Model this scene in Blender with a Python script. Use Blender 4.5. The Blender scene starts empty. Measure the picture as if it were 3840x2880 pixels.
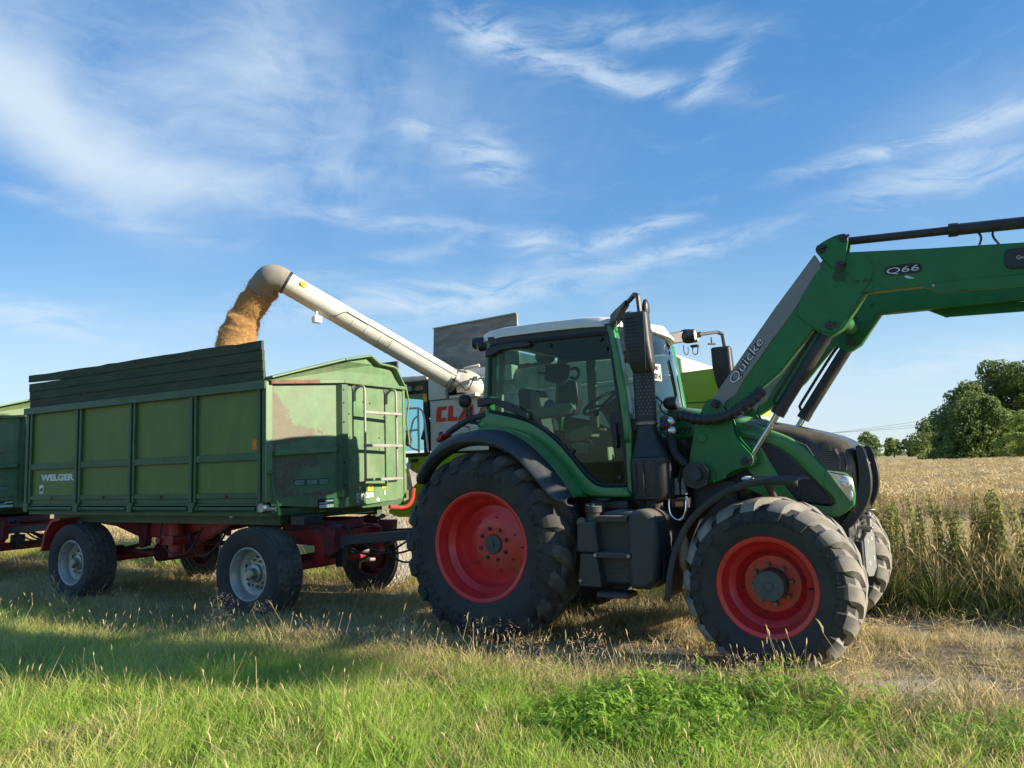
import bpy, bmesh, math, random
import numpy as np
from mathutils import Vector, Matrix, Euler

random.seed(7)
RNG = np.random.default_rng(11)
SC = bpy.context.scene
COL = SC.collection
PI = math.pi

# ------------------------------------------------------------------ camera
PITCH, ROLL, EYE = 0.104, 0.032, 1.621
cam_data = bpy.data.cameras.new('camera')
cam_data.sensor_fit = 'HORIZONTAL'
cam_data.sensor_width = 36.0
cam_data.lens = 2884.0 / 3840.0 * 36.0
cam_data.clip_start = 0.05
cam_data.clip_end = 12000.0
cam = bpy.data.objects.new('camera', cam_data)
COL.objects.link(cam)
_f = Vector((0, math.cos(PITCH), math.sin(PITCH)))
_u = Vector((0, -math.sin(PITCH), math.cos(PITCH)))
_r = Vector((1, 0, 0))
_cr, _sr = math.cos(ROLL), math.sin(ROLL)
_R = _r * _cr - _u * _sr
_U = _r * _sr + _u * _cr
cam.matrix_world = Matrix(((_R.x, _U.x, -_f.x, 0), (_R.y, _U.y, -_f.y, 0), (_R.z, _U.z, -_f.z, EYE), (0, 0, 0, 1)))
SC.camera = cam

# ------------------------------------------------------------------ light
SUN_AZ, SUN_EL = math.radians(-18.0), math.radians(20.0)      # azimuth counted from +X
SUN_DIR = Vector((math.cos(SUN_EL) * math.cos(SUN_AZ), math.cos(SUN_EL) * math.sin(SUN_AZ), math.sin(SUN_EL)))
sun_data = bpy.data.lights.new('sun', 'SUN')
sun_data.energy = 5.0
sun_data.angle = math.radians(0.53)
sun_data.color = (1.0, 0.88, 0.70)
sun = bpy.data.objects.new('sun', sun_data)
sun.rotation_euler = SUN_DIR.to_track_quat('Z', 'Y').to_euler()
sun.location = (30, -10, 30)
COL.objects.link(sun)

SC.view_settings.view_transform = 'Standard'
SC.view_settings.look = 'None'
SC.view_settings.exposure = 1.1
SC.view_settings.gamma = 1.0
SC.view_settings.use_curve_mapping = False
SC.render.engine = 'CYCLES'
SC.cycles.max_bounces = 8
SC.cycles.transparent_max_bounces = 24
SC.cycles.use_denoising = True
SC.cycles.sample_clamp_indirect = 6.0

# ------------------------------------------------------------------ world: sky with cirrus
class NT:
    """small helper to write node trees"""
    def __init__(s, tree): s.t = tree
    def n(s, kind, **kw):
        x = s.t.nodes.new(kind)
        for k, v in kw.items():
            if k.startswith('i_'):
                x.inputs[int(k[2:]) if k[2:].isdigit() else k[2:].replace('_', ' ')].default_value = v
            else: setattr(x, k, v)
        return x
    def l(s, a, b): s.t.links.new(a, b)
    def m(s, op, a, b=None, c=None, clamp=False):
        x = s.t.nodes.new('ShaderNodeMath'); x.operation = op; x.use_clamp = clamp
        for i, v in enumerate((a, b, c)):
            if v is None: continue
            if isinstance(v, (int, float)): x.inputs[i].default_value = v
            else: s.l(v, x.inputs[i])
        return x.outputs[0]
    def mix(s, fac, a, b, blend='MIX'):
        x = s.t.nodes.new('ShaderNodeMix'); x.data_type = 'RGBA'; x.blend_type = blend
        for i, v in ((0, fac), (6, a), (7, b)):
            if isinstance(v, (int, float)): x.inputs[i].default_value = v
            elif isinstance(v, tuple): x.inputs[i].default_value = (*v[:3], 1)
            else: s.l(v, x.inputs[i])
        return x.outputs[2]
    def ramp(s, fac, stops):
        x = s.t.nodes.new('ShaderNodeMapRange'); x.inputs[1].default_value, x.inputs[2].default_value = stops[0], stops[1]
        x.interpolation_type = 'SMOOTHSTEP'
        s.l(fac, x.inputs[0]); return x.outputs[0]
    def noise(s, vec, scale, detail=4, rough=0.55, dist=0.0):
        x = s.t.nodes.new('ShaderNodeTexNoise')
        x.inputs['Scale'].default_value = scale; x.inputs['Detail'].default_value = detail
        x.inputs['Roughness'].default_value = rough; x.inputs['Distortion'].default_value = dist
        if vec is not None: s.l(vec, x.inputs['Vector'])
        return x.outputs['Fac']

world = bpy.data.worlds.new('World')
SC.world = world
world.use_nodes = True
W = NT(world.node_tree)
W.t.nodes.clear()
w_out = W.n('ShaderNodeOutputWorld')
w_bg = W.n('ShaderNodeBackground')
SKY_STRENGTH = 0.098
w_bg.inputs[1].default_value = SKY_STRENGTH
sky = W.n('ShaderNodeTexSky', sky_type='NISHITA')
sky.sun_disc = False
sky.sun_elevation = SUN_EL
sky.sun_rotation = PI / 2 - SUN_AZ
sky.altitude = 50
sky.air_density = 1.0
sky.dust_density = 0.15
sky.ozone_density = 3.0
tc = W.n('ShaderNodeTexCoord')
sep = W.n('ShaderNodeSeparateXYZ'); W.l(tc.outputs['Generated'], sep.inputs[0])
az = W.m('ARCTAN2', sep.outputs[0], sep.outputs[1])
el = W.m('ARCSINE', sep.outputs[2])
comb = W.n('ShaderNodeCombineXYZ'); W.l(az, comb.inputs[0]); W.l(el, comb.inputs[1])
warp = W.n('ShaderNodeTexNoise'); warp.inputs['Scale'].default_value = 3.5; warp.inputs['Detail'].default_value = 3
W.l(comb.outputs[0], warp.inputs['Vector'])
wv = W.n('ShaderNodeVectorMath', operation='MULTIPLY_ADD')
W.l(warp.outputs['Color'], wv.inputs[0]); wv.inputs[1].default_value = (0.16, 0.10, 0); W.l(comb.outputs[0], wv.inputs[2])
off = W.n('ShaderNodeVectorMath', operation='SUBTRACT'); W.l(wv.outputs[0], off.inputs[0]); off.inputs[1].default_value = (0.08, 0.05, 0)
warped = off.outputs[0]
# clouds by bearing and height above the horizon: (azimuth, elevation, half length, half height, tilt, density)
CLOUDS = [(-0.42,0.43,0.40,0.115,-1.8,0.72),(-0.562,0.3953,0.125,0.032,-36.8,1.5),(-0.4203,0.3432,0.17,0.024,-4.8,1.0),(-0.2308,0.3691,0.06,0.020,-9.8,0.9),(-0.3111,0.4932,0.06,0.09,-1.8,0.8),(-0.5057,0.299,0.15,0.009,-8.8,0.36),(-0.0227,0.3881,0.042,0.026,-16.8,1.0),(-0.1113,0.4231,0.034,0.014,-11.8,0.6),(-0.0103,0.5308,0.066,0.021,-26.8,0.8),(0.1329,0.4824,0.15,0.015,-15.8,0.75),(0.2823,0.467,0.043,0.012,33,0.5),(0.171,0.5227,0.144,0.018,-5.8,0.4),(0.525,0.3492,0.141,0.011,6.2,0.85),(0.5483,0.3082,0.112,0.02,4.2,0.65),(-0.1419,0.3072,0.148,0.012,-5.8,0.4),(0.0344,0.2846,0.038,0.012,2.2,1.0),(0.1578,0.286,0.089,0.011,14.2,0.8),(0.225,0.259,0.122,0.012,6.2,0.75),(-0.1089,0.2133,0.214,0.022,4.2,0.95),(-0.1601,0.2606,0.110,0.011,12.2,0.4),(-0.5632,0.1785,0.08,0.016,-7.8,1.1),(0.5303,0.0932,0.090,0.018,2.2,1.25),(0.4726,0.045,0.25,0.037,-1.8,1.0),(0.406,0.1054,0.035,0.013,-16.8,0.5),(-0.4881,0.1191,0.214,0.067,-1.8,0.4),(0.0455,0.1094,0.312,0.069,-1.8,0.3),(0.5787,0.3549,0.145,0.058,13.2,0.3),
          (-1.3,0.35,0.3,0.06,10,0.5),(1.3,0.4,0.35,0.05,-8,0.5),(2.2,0.3,0.4,0.06,5,0.5),(-2.3,0.45,0.4,0.07,-6,0.5)]
SHEETS = {0, 1, 2, 3, 4, 22, 24, 25, 26}
offs = W.n('ShaderNodeVectorMath', operation='MULTIPLY_ADD'); W.l(warp.outputs['Color'], offs.inputs[0]); offs.inputs[1].default_value = (0.05, 0.035, 0)
sh0 = W.n('ShaderNodeVectorMath', operation='SUBTRACT'); W.l(comb.outputs[0], sh0.inputs[0]); sh0.inputs[1].default_value = (0.025, 0.0175, 0); W.l(sh0.outputs[0], offs.inputs[2])
dens = {True: None, False: None}
for ci, (a0, e0, sa, se, tl, amp) in enumerate(CLOUDS):
    mp = W.n('ShaderNodeMapping', vector_type='TEXTURE')
    mp.inputs['Location'].default_value = (a0, e0, 0)
    mp.inputs['Rotation'].default_value = (0, 0, math.radians(tl))
    mp.inputs['Scale'].default_value = (sa, se, 1)
    W.l(warped if ci in SHEETS else offs.outputs[0], mp.inputs['Vector'])
    ln = W.n('ShaderNodeVectorMath', operation='DOT_PRODUCT'); W.l(mp.outputs[0], ln.inputs[0]); W.l(mp.outputs[0], ln.inputs[1])
    g = W.m('MULTIPLY', W.m('EXPONENT', W.m('MULTIPLY', ln.outputs['Value'], -1.1)), amp)
    k_ = ci in SHEETS
    dens[k_] = g if dens[k_] is None else W.m('ADD', dens[k_], g)
# fibres: noise drawn out along the wind; billows for the broad sheets
fm = W.n('ShaderNodeMapping'); fm.inputs['Rotation'].default_value = (0, 0, math.radians(9)); fm.inputs['Scale'].default_value = (1.7, 6.0, 1)
W.l(warped, fm.inputs['Vector'])
fib = W.noise(fm.outputs[0], 6.5, 10, 0.64, 0.45)
soft = W.noise(warped, 4.2, 7, 0.56, 0.5)
wisp = W.m('MULTIPLY', dens[False], W.m('MULTIPLY', W.ramp(fib, (0.32, 0.72)), 1.35))
sheet = W.m('MULTIPLY', dens[True], W.m('ADD', W.m('MULTIPLY', W.ramp(soft, (0.28, 0.72)), 0.95), W.m('MULTIPLY', W.ramp(fib, (0.3, 0.7)), 0.22)))
base_c = W.m('MULTIPLY', W.ramp(fib, (0.52, 0.85)), 0.09)
cl = W.m('ADD', W.m('ADD', wisp, sheet), base_c)
cl = W.m('SUBTRACT', 1.0, W.m('EXPONENT', W.m('MULTIPLY', cl, -1.25)))
# the blue pales towards the horizon
hs = W.n('ShaderNodeHueSaturation'); hs.inputs['Saturation'].default_value = 1.22; hs.inputs['Value'].default_value = 0.98
W.l(sky.outputs[0], hs.inputs['Color'])
grad = W.n('ShaderNodeValToRGB'); W.l(W.m('MAXIMUM', el, 0.0), grad.inputs[0])
cr_ = grad.color_ramp; cr_.elements[0].position = 0.0; cr_.elements[0].color = (.60, .77, .90, 1); cr_.elements[1].position = .55; cr_.elements[1].color = (.085, .285, .64, 1)
for p_, c_ in ((.12, (.49, .70, .90)), (.21, (.30, .54, .82)), (.31, (.15, .37, .74))): e_ = cr_.elements.new(p_); e_.color = (*c_, 1)
gsc = W.n('ShaderNodeVectorMath', operation='SCALE'); W.l(grad.outputs[0], gsc.inputs[0]); gsc.inputs['Scale'].default_value = 4.75
c1 = W.mix(0.7, hs.outputs[0], gsc.outputs[0])
c2 = W.mix(cl, c1, (3.3, 3.95, 4.6))
W.l(c2, w_bg.inputs[0]); W.l(w_bg.outputs[0], w_out.inputs[0])

# ------------------------------------------------------------------ helpers: meshes
def new_mesh(name, V, F, mats=(), smooth=True, sharp=40, fm=None):
    me = bpy.data.meshes.new(name)
    me.from_pydata([tuple(v) for v in V], [], F)
    for m in mats: me.materials.append(m)
    if fm is not None: me.polygons.foreach_set('material_index', np.array(fm, dtype=np.int32))
    if smooth:
        me.polygons.foreach_set('use_smooth', np.ones(len(me.polygons), dtype=bool))
        try: me.set_sharp_from_angle(angle=math.radians(sharp))
        except Exception: pass
    me.update()
    return me

def link(name, me, parent=None, loc=None, rot=None):
    o = bpy.data.objects.new(name, me); COL.objects.link(o)
    if parent is not None: o.parent = parent
    if loc is not None: o.location = loc
    if rot is not None: o.rotation_euler = rot
    return o

class MB:
    """collects simple shapes, built as ONE mesh object"""
    def __init__(s): s.V = []; s.F = []; s.M = []
    def add(s, V, F, mi=0):
        b = len(s.V); s.V += [tuple(v) for v in V]
        for f in F: s.F.append(tuple(b + i for i in f)); s.M.append(mi)
        return s
    def box(s, x0, x1, y0, y1, z0, z1, mi=0):
        V = [(x, y, z) for x in (x0, x1) for y in (y0, y1) for z in (z0, z1)]
        F = [(0,1,3,2),(4,6,7,5),(0,4,5,1),(2,3,7,6),(0,2,6,4),(1,5,7,3)]
        return s.add(V, F, mi)
    def obox(s, c, ax, ay, az_, mi=0):
        """box by centre and three half-axis vectors"""
        c, ax, ay, az_ = map(Vector, (c, ax, ay, az_))
        V = [c + i*ax + j*ay + k*az_ for i in (-1,1) for j in (-1,1) for k in (-1,1)]
        F = [(0,1,3,2),(4,6,7,5),(0,4,5,1),(2,3,7,6),(0,2,6,4),(1,5,7,3)]
        return s.add(V, F, mi)
    def bar(s, p0, p1, w, h, mi=0, up=(0,0,1)):
        p0, p1 = Vector(p0), Vector(p1); d = (p1 - p0)
        n = d.normalized(); side = n.cross(Vector(up))
        if side.length < 1e-4: side = n.cross(Vector((0,1,0)))
        side.normalize(); u2 = side.cross(n)
        return s.obox((p0 + p1) / 2, d / 2, side * (w / 2), u2 * (h / 2), mi)
    def prism(s, poly, y0, y1, mi=0, plane='xz'):
        """outline in the x-z plane (or yz / xy) given real thickness"""
        n = len(poly)
        def P(a, b, d): return (a, d, b) if plane == 'xz' else ((d, a, b) if plane == 'yz' else (a, b, d))
        V = [P(a, b, y0) for a, b in poly] + [P(a, b, y1) for a, b in poly]
        F = [tuple(range(n)), tuple(range(2*n-1, n-1, -1))]
        for i in range(n):
            j = (i + 1) % n; F.append((i, i + n, j + n, j))
        return s.add(V, F, mi)
    def tube(s, pts, r, n=10, mi=0, caps=True, closed=False):
        pts = [Vector(p) for p in pts]; k = len(pts)
        rs = r if isinstance(r, (list, tuple)) else [r] * k
        V = []; F = []; prev = None
        for i, p in enumerate(pts):
            if closed: t = (pts[(i+1) % k] - pts[i-1])
            else: t = pts[min(i+1, k-1)] - pts[max(i-1, 0)]
            if t.length < 1e-9: t = Vector((0,0,1))
            t.normalize()
            if prev is None:
                a = t.cross(Vector((0,0,1)))
                if a.length < 0.1: a = t.cross(Vector((0,1,0)))
            else:
                a = prev - t * prev.dot(t)
            a.normalize(); prev = a; b = t.cross(a)
            for q in range(n):
                an = 2*PI*q/n; V.append(p + (a*math.cos(an) + b*math.sin(an)) * rs[i])
        for i in range(k if closed else k-1):
            i2 = (i+1) % k
            for q in range(n):
                q2 = (q+1) % n; F.append((i*n+q, i*n+q2, i2*n+q2, i2*n+q))
        if caps and not closed:
            F.append(tuple(range(n-1, -1, -1))); F.append(tuple((k-1)*n + q for q in range(n)))
        return s.add(V, F, mi)
    def cyl(s, p0, p1, r0, r1=None, n=16, mi=0):
        return s.tube([p0, p1], [r0, r0 if r1 is None else r1], n, mi)
    def lathe(s, prof, n=48, mi=0, axis='y', c=(0,0,0), closed=False):
        """prof: (radius, along) pairs, turned about an axis"""
        V = []; F = []; k = len(prof)
        for q in range(n):
            an = 2*PI*q/n; ca, sa = math.cos(an), math.sin(an)
            for r, a in prof:
                if axis == 'y': V.append((c[0]+r*ca, c[1]+a, c[2]+r*sa))
                elif axis == 'x': V.append((c[0]+a, c[1]+r*ca, c[2]+r*sa))
                else: V.append((c[0]+r*ca, c[1]+r*sa, c[2]+a))
        for q in range(n):
            q2 = (q+1) % n
            for i in range(k if closed else k-1):
                i2 = (i+1) % k
                F.append((q*k+i, q*k+i2, q2*k+i2, q2*k+i))
        return s.add(V, F, mi)
    def loft(s, rows, mi=0, close=False):
        """rows of equally many points"""
        n = len(rows[0]); V = [p for r in rows for p in r]; F = []
        for i in range(len(rows)-1):
            for j in range(n if close else n-1):
                j2 = (j+1) % n
                F.append((i*n+j, i*n+j2, (i+1)*n+j2, (i+1)*n+j))
        return s.add(V, F, mi)
    def sphere(s, c, rx, ry=None, rz=None, n=16, m=10, mi=0):
        ry = rx if ry is None else ry; rz = rx if rz is None else rz
        rows = []
        for i in range(m+1):
            th = PI*i/m
            rows.append([(c[0]+rx*math.sin(th)*math.cos(2*PI*q/n), c[1]+ry*math.sin(th)*math.sin(2*PI*q/n), c[2]+rz*math.cos(th)) for q in range(n)])
        return s.loft(rows, mi, close=True)
    def mirror_y(s):
        k = len(s.V); V = [(x, -y, z) for x, y, z in s.V]
        F = [tuple(k + i for i in reversed(f)) for f in s.F]
        s.V += V; s.F += F; s.M += list(s.M); return s
    def flipped_y(s):
        t = MB(); t.V = [(x, -y, z) for x, y, z in s.V]; t.F = [tuple(reversed(f)) for f in s.F]; t.M = list(s.M); return t
    def moved(s, d):
        t = MB(); t.V = [(x+d[0], y+d[1], z+d[2]) for x, y, z in s.V]; t.F = list(s.F); t.M = list(s.M); return t
    def build(s, name, mat, parent=None, bevel=0, smooth=True, sharp=40, solid=0, fix=True, seg=2, label=None):
        mats = mat if isinstance(mat, (list, tuple)) else [mat]
        me = new_mesh(name, s.V, s.F, mats, False, sharp, s.M)
        if fix:
            bm = bmesh.new(); bm.from_mesh(me); bmesh.ops.recalc_face_normals(bm, faces=bm.faces); bm.to_mesh(me); bm.free()
        if smooth:
            me.polygons.foreach_set('use_smooth', np.ones(len(me.polygons), dtype=bool))
            me.set_sharp_from_angle(angle=math.radians(sharp))
        o = link(name, me, parent)
        if solid:
            m = o.modifiers.new('solid', 'SOLIDIFY'); m.thickness = solid; m.offset = 0
        if bevel:
            m = o.modifiers.new('bevel', 'BEVEL'); m.width = bevel; m.segments = seg; m.limit_method = 'ANGLE'; m.angle_limit = math.radians(38); m.harden_normals = False
        if label: o['label'] = label
        return o

def resample(poly, n):
    P = np.array(poly, float); d = np.r_[0, np.cumsum(np.linalg.norm(np.diff(P, axis=0), axis=1))]
    t = np.linspace(0, d[-1], n)
    return np.stack([np.interp(t, d, P[:, i]) for i in range(P.shape[1])], 1)

def smooth_line(poly, n=40, it=3, closed=False):
    """corner-cut a polyline, then space its points evenly"""
    P = [np.array(p, float) for p in poly]
    for _ in range(it):
        Q = [] if closed else [P[0]]
        for i in range(len(P) if closed else len(P)-1):
            a, b = P[i], P[(i+1) % len(P)]
            Q += [a*.75+b*.25, a*.25+b*.75]
        if not closed: Q.append(P[-1])
        P = Q
    if closed: P.append(P[0])
    R = resample(P, n + (1 if closed else 0))
    return [tuple(p) for p in (R[:-1] if closed else R)]

def thing(name, label, cat, loc=(0,0,0), rz=0, group=None):
    o = bpy.data.objects.new(name, None); COL.objects.link(o)
    o.empty_display_size = 0.3
    o.location = loc; o.rotation_euler = (0, 0, rz)
    return tag(o, label, cat, group)
def tag(o, label=None, cat=None, group=None, kind=None):
    if label: o['label'] = label
    if cat: o['category'] = cat
    if group: o['group'] = group
    if kind: o['kind'] = kind
    return o
def copy_tree(o, parent=None):
    c = o.copy(); COL.objects.link(c); c.parent = parent
    for k in list(CH.get(o.name, ())): copy_tree(k, c)
    return c
CH = {}
def index_children():
    CH.clear()
    for o in bpy.data.objects:
        if o.parent: CH.setdefault(o.parent.name, []).append(o)

# ------------------------------------------------------------------ helpers: materials
def mat(name, col, rough=0.5, metal=0.0, var=0.12, vscale=6.0, bump=0.0, bscale=40.0, spec=0.5, coat=0.0,
        dirt=0.0, dirt_col=(0.20, 0.16, 0.11), dscale=3.0, stretch=(1,1,1), rust=0.0, rust_col=(0.13, 0.05, 0.03), rscale=5.0, dust_up=0.0):
    m = bpy.data.materials.new(name); m.use_nodes = True
    N = NT(m.node_tree); N.t.nodes.clear()
    out = N.n('ShaderNodeOutputMaterial'); b = N.n('ShaderNodeBsdfPrincipled'); N.l(b.outputs[0], out.inputs[0])
    tc = N.n('ShaderNodeTexCoord'); mp = N.n('ShaderNodeMapping'); mp.inputs['Scale'].default_value = stretch
    N.l(tc.outputs['Object'], mp.inputs[0]); vec = mp.outputs[0]
    nz = N.noise(vec, vscale, 6, 0.6)
    lo = tuple(c*(1-var) for c in col); hi = tuple(min(1, c*(1+var)) for c in col)
    c = N.mix(N.ramp(nz, (0.3, 0.7)), lo, hi)
    r = rough
    rr = N.m('ADD', N.m('MULTIPLY', nz, 0.22), rough - 0.11)
    if dirt:
        dn = N.noise(vec, dscale, 8, 0.68, 0.3)
        df = N.m('MULTIPLY', N.ramp(dn, (0.42, 0.72)), dirt)
        c = N.mix(df, c, dirt_col); rr = N.m('ADD', rr, N.m('MULTIPLY', df, 0.3))
    if dust_up:
        ge = N.n('ShaderNodeNewGeometry'); sp = N.n('ShaderNodeSeparateXYZ'); N.l(ge.outputs['Normal'], sp.inputs[0])
        uf = N.m('MULTIPLY', N.ramp(sp.outputs[2], (0.3, 1.0)), dust_up); c = N.mix(uf, c, (0.34, 0.29, 0.21)); rr = N.m('ADD', rr, N.m('MULTIPLY', uf, 0.3))
    if rust:
        rn = N.noise(vec, rscale, 10, 0.7, 0.2)
        rf = N.m('MULTIPLY', N.ramp(rn, (0.60, 0.66)), rust)
        rc = N.mix(N.noise(vec, 30, 4), rust_col, tuple(x*1.9 for x in rust_col))
        c = N.mix(rf, c, rc); rr = N.m('ADD', rr, N.m('MULTIPLY', rf, 0.35))
    N.l(c, b.inputs['Base Color']); N.l(N.m('MINIMUM', N.m('MAXIMUM', rr, 0.04), 1.0), b.inputs['Roughness'])
    b.inputs['Metallic'].default_value = metal
    b.inputs['Specular IOR Level'].default_value = spec
    b.inputs['Coat Weight'].default_value = coat; b.inputs['Coat Roughness'].default_value = 0.12
    if bump:
        bp = N.n('ShaderNodeBump'); bp.inputs['Strength'].default_value = bump; bp.inputs['Distance'].default_value = 0.01
        N.l(N.noise(vec, bscale, 6, 0.65), bp.inputs['Height']); N.l(bp.outputs[0], b.inputs['Normal'])
    m['bsdf'] = b.name
    return m

def glass_mat(name, tint, refl=1.0, film=0.06):
    m = bpy.data.materials.new(name); m.use_nodes = True
    N = NT(m.node_tree); N.t.nodes.clear()
    out = N.n('ShaderNodeOutputMaterial')
    tr = N.n('ShaderNodeBsdfTransparent'); tr.inputs[0].default_value = (*tint, 1)
    gl = N.n('ShaderNodeBsdfGlossy'); gl.inputs['Roughness'].default_value = 0.01
    df = N.n('ShaderNodeBsdfDiffuse'); df.inputs[0].default_value = (0.35, 0.34, 0.28, 1)
    fr = N.n('ShaderNodeFresnel'); fr.inputs[0].default_value = 1.5
    a = N.n('ShaderNodeMixShader'); N.l(N.m('MULTIPLY', N.noise(None, 5, 6), film * 1.2), a.inputs[0]); N.l(tr.outputs[0], a.inputs[1]); N.l(df.outputs[0], a.inputs[2])
    b = N.n('ShaderNodeMixShader'); N.l(N.m('MULTIPLY', fr.outputs[0], refl, clamp=True), b.inputs[0]); N.l(a.outputs[0], b.inputs[1]); N.l(gl.outputs[0], b.inputs[2])
    N.l(b.outputs[0], out.inputs[0])
    return m

def leaf_mat(name, c_a, c_b, trans=0.4, rough=0.6, attr='bc', mul=1.0):
    """foliage: colour between two tones by the leaf's own value and the plant's own value, part of the light passing through"""
    m = bpy.data.materials.new(name); m.use_nodes = True
    N = NT(m.node_tree); N.t.nodes.clear()
    out = N.n('ShaderNodeOutputMaterial')
    at = N.n('ShaderNodeAttribute', attribute_name=attr)
    oi = N.n('ShaderNodeObjectInfo')
    f = N.m('ADD', N.m('MULTIPLY', at.outputs['Fac'], 0.6), N.m('MULTIPLY', oi.outputs['Random'], 0.4), clamp=True)
    c = N.mix(f, c_a, c_b)
    d = N.n('ShaderNodeBsdfPrincipled'); N.l(c, d.inputs['Base Color']); d.inputs['Roughness'].default_value = rough
    d.inputs['Specular IOR Level'].default_value = 0.3
    t = N.n('ShaderNodeBsdfTranslucent'); N.l(N.mix(0.5, c, tuple(min(1, x*1.5) for x in c_b)), t.inputs[0])
    mx = N.n('ShaderNodeMixShader'); mx.inputs[0].default_value = trans
    N.l(d.outputs[0], mx.inputs[1]); N.l(t.outputs[0], mx.inputs[2]); N.l(mx.outputs[0], out.inputs[0])
    return m

# ================================================================== THE SETTING
T_ORG, T_YAW = Vector((0.2525, 8.2499, 0)), -0.5376       # rear axle of the tractor; the lane runs along its x axis
R_ORG, R_YAW = Vector((-2.4508, 9.903, 0)), -0.5323       # front axle of the loaded trailer
_ct, _st = math.cos(T_YAW), math.sin(T_YAW)
def lane(x, y): return (T_ORG.x + x*_ct - y*_st, T_ORG.y + x*_st + y*_ct)
def to_lane(X, Y):
    dx, dy = X - T_ORG.x, Y - T_ORG.y
    return dx*_ct + dy*_st, -dx*_st + dy*_ct

def vnoise(x, y, s, seed=0, oct=3):
    """cheap smooth value noise on arrays, 0..1"""
    x = np.asarray(x, float); y = np.asarray(y, float); tot = np.zeros(np.broadcast(x, y).shape); amp = 1; norm = 0
    r = np.random.default_rng(seed); G = r.random((64, 64))
    for o in range(oct):
        u, v = x / s + 17.3*o, y / s + 9.1*o
        i, j = np.floor(u).astype(int), np.floor(v).astype(int); fu, fv = u - i, v - j
        fu = fu*fu*(3-2*fu); fv = fv*fv*(3-2*fv)
        g = lambda a, b: G[a % 64, b % 64]
        tot = tot + amp*((g(i,j)*(1-fu)+g(i+1,j)*fu)*(1-fv) + (g(i,j+1)*(1-fu)+g(i+1,j+1)*fu)*fv)
        norm += amp; amp *= .5; s *= .5
    return tot / norm

def ground_z(x, y):
    """height of the ground at lane coordinates"""
    near = np.clip(1 - (np.hypot(x-1, y) - 12) / 20, 0, 1)
    z = (vnoise(x, y, 1.6, 3) - .5) * .09 * near + (vnoise(x, y, .35, 5) - .5) * .035 * near
    rut = np.exp(-((np.abs(y) - .98) / .30)**2)
    z = z * (1 - .75*rut) - .03*rut*near
    z = z + .05 * np.clip((-y - 2.0) / 1.5, 0, 1) * near
    return z

def axis_pts(n_lo, hi, step):
    a = list(np.arange(0, n_lo, step)); v = n_lo; st = step
    while v < hi: a.append(v); st *= 1.22; v += st
    a.append(hi); return np.array(a)
ax_p = axis_pts(9, 4500, .12); gx = np.r_[-ax_p[:0:-1], ax_p]; gy = gx.copy()
GX, GY = np.meshgrid(gx, gy, indexing='ij')
GZ = ground_z(GX, GY)
nx, ny = GX.shape
gv = np.stack([GX, GY, GZ], -1).reshape(-1, 3)
ii, jj = np.meshgrid(np.arange(nx-1), np.arange(ny-1), indexing='ij')
gf = np.stack([ii*ny+jj, (ii+1)*ny+jj, (ii+1)*ny+jj+1, ii*ny+jj+1], -1).reshape(-1, 4)
gme = bpy.data.meshes.new('ground'); gme.from_pydata(gv.tolist(), [], gf.tolist())
gme.polygons.foreach_set('use_smooth', np.ones(len(gme.polygons), dtype=bool))
def ground_material():
    m = bpy.data.materials.new('field_earth'); m.use_nodes = True
    N = NT(m.node_tree); N.t.nodes.clear()
    out = N.n('ShaderNodeOutputMaterial'); b = N.n('ShaderNodeBsdfPrincipled'); N.l(b.outputs[0], out.inputs[0])
    tc = N.n('ShaderNodeTexCoord'); P = tc.outputs['Object']
    sp = N.n('ShaderNodeSeparateXYZ'); N.l(P, sp.inputs[0]); y = sp.outputs[1]
    n1 = N.noise(P, 1.3, 6, .6); n2 = N.noise(P, 14, 6, .65); n3 = N.noise(P, 90, 3)
    wob = N.m('MULTIPLY', N.m('SUBTRACT', n1, .5), .9); yw = N.m('ADD', y, wob)
    earth = N.mix(N.ramp(n2, (.35, .65)), (.13, .105, .07), (.27, .225, .16))
    thatch = N.mix(N.ramp(n2, (.3, .7)), (.10, .11, .035), (.22, .20, .08))
    straw = N.mix(N.ramp(n2, (.3, .7)), (.26, .20, .10), (.50, .40, .21))
    rut = N.m('ABSOLUTE', N.m('SUBTRACT', N.m('ABSOLUTE', yw), 1.0))
    rutf = N.m('SUBTRACT', 1.0, N.ramp(rut, (.15, .55)))
    pale = N.mix(N.ramp(n2, (.3, .7)), (.30, .26, .19), (.42, .37, .28))
    lanec = N.mix(rutf, earth, pale)
    v = N.mix(N.ramp(yw, (-2.6, -1.7)), thatch, lanec)
    v = N.mix(N.ramp(yw, (2.4, 3.3)), v, straw)
    v = N.mix(N.m('MULTIPLY', N.ramp(n3, (.5, .75)), .35), v, (.40, .33, .2))
    N.l(v, b.inputs['Base Color']); b.inputs['Roughness'].default_value = .95; b.inputs['Specular IOR Level'].default_value = .15
    bp = N.n('ShaderNodeBump'); bp.inputs['Strength'].default_value = .9; bp.inputs['Distance'].default_value = .03
    N.l(N.m('ADD', n2, N.m('MULTIPLY', n3, .5)), bp.inputs['Height']); N.l(bp.outputs[0], b.inputs['Normal'])
    return m
gme.materials.append(ground_material())
ground = link('ground', gme, None, T_ORG, (0, 0, T_YAW)); ground['kind'] = 'structure'

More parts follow.
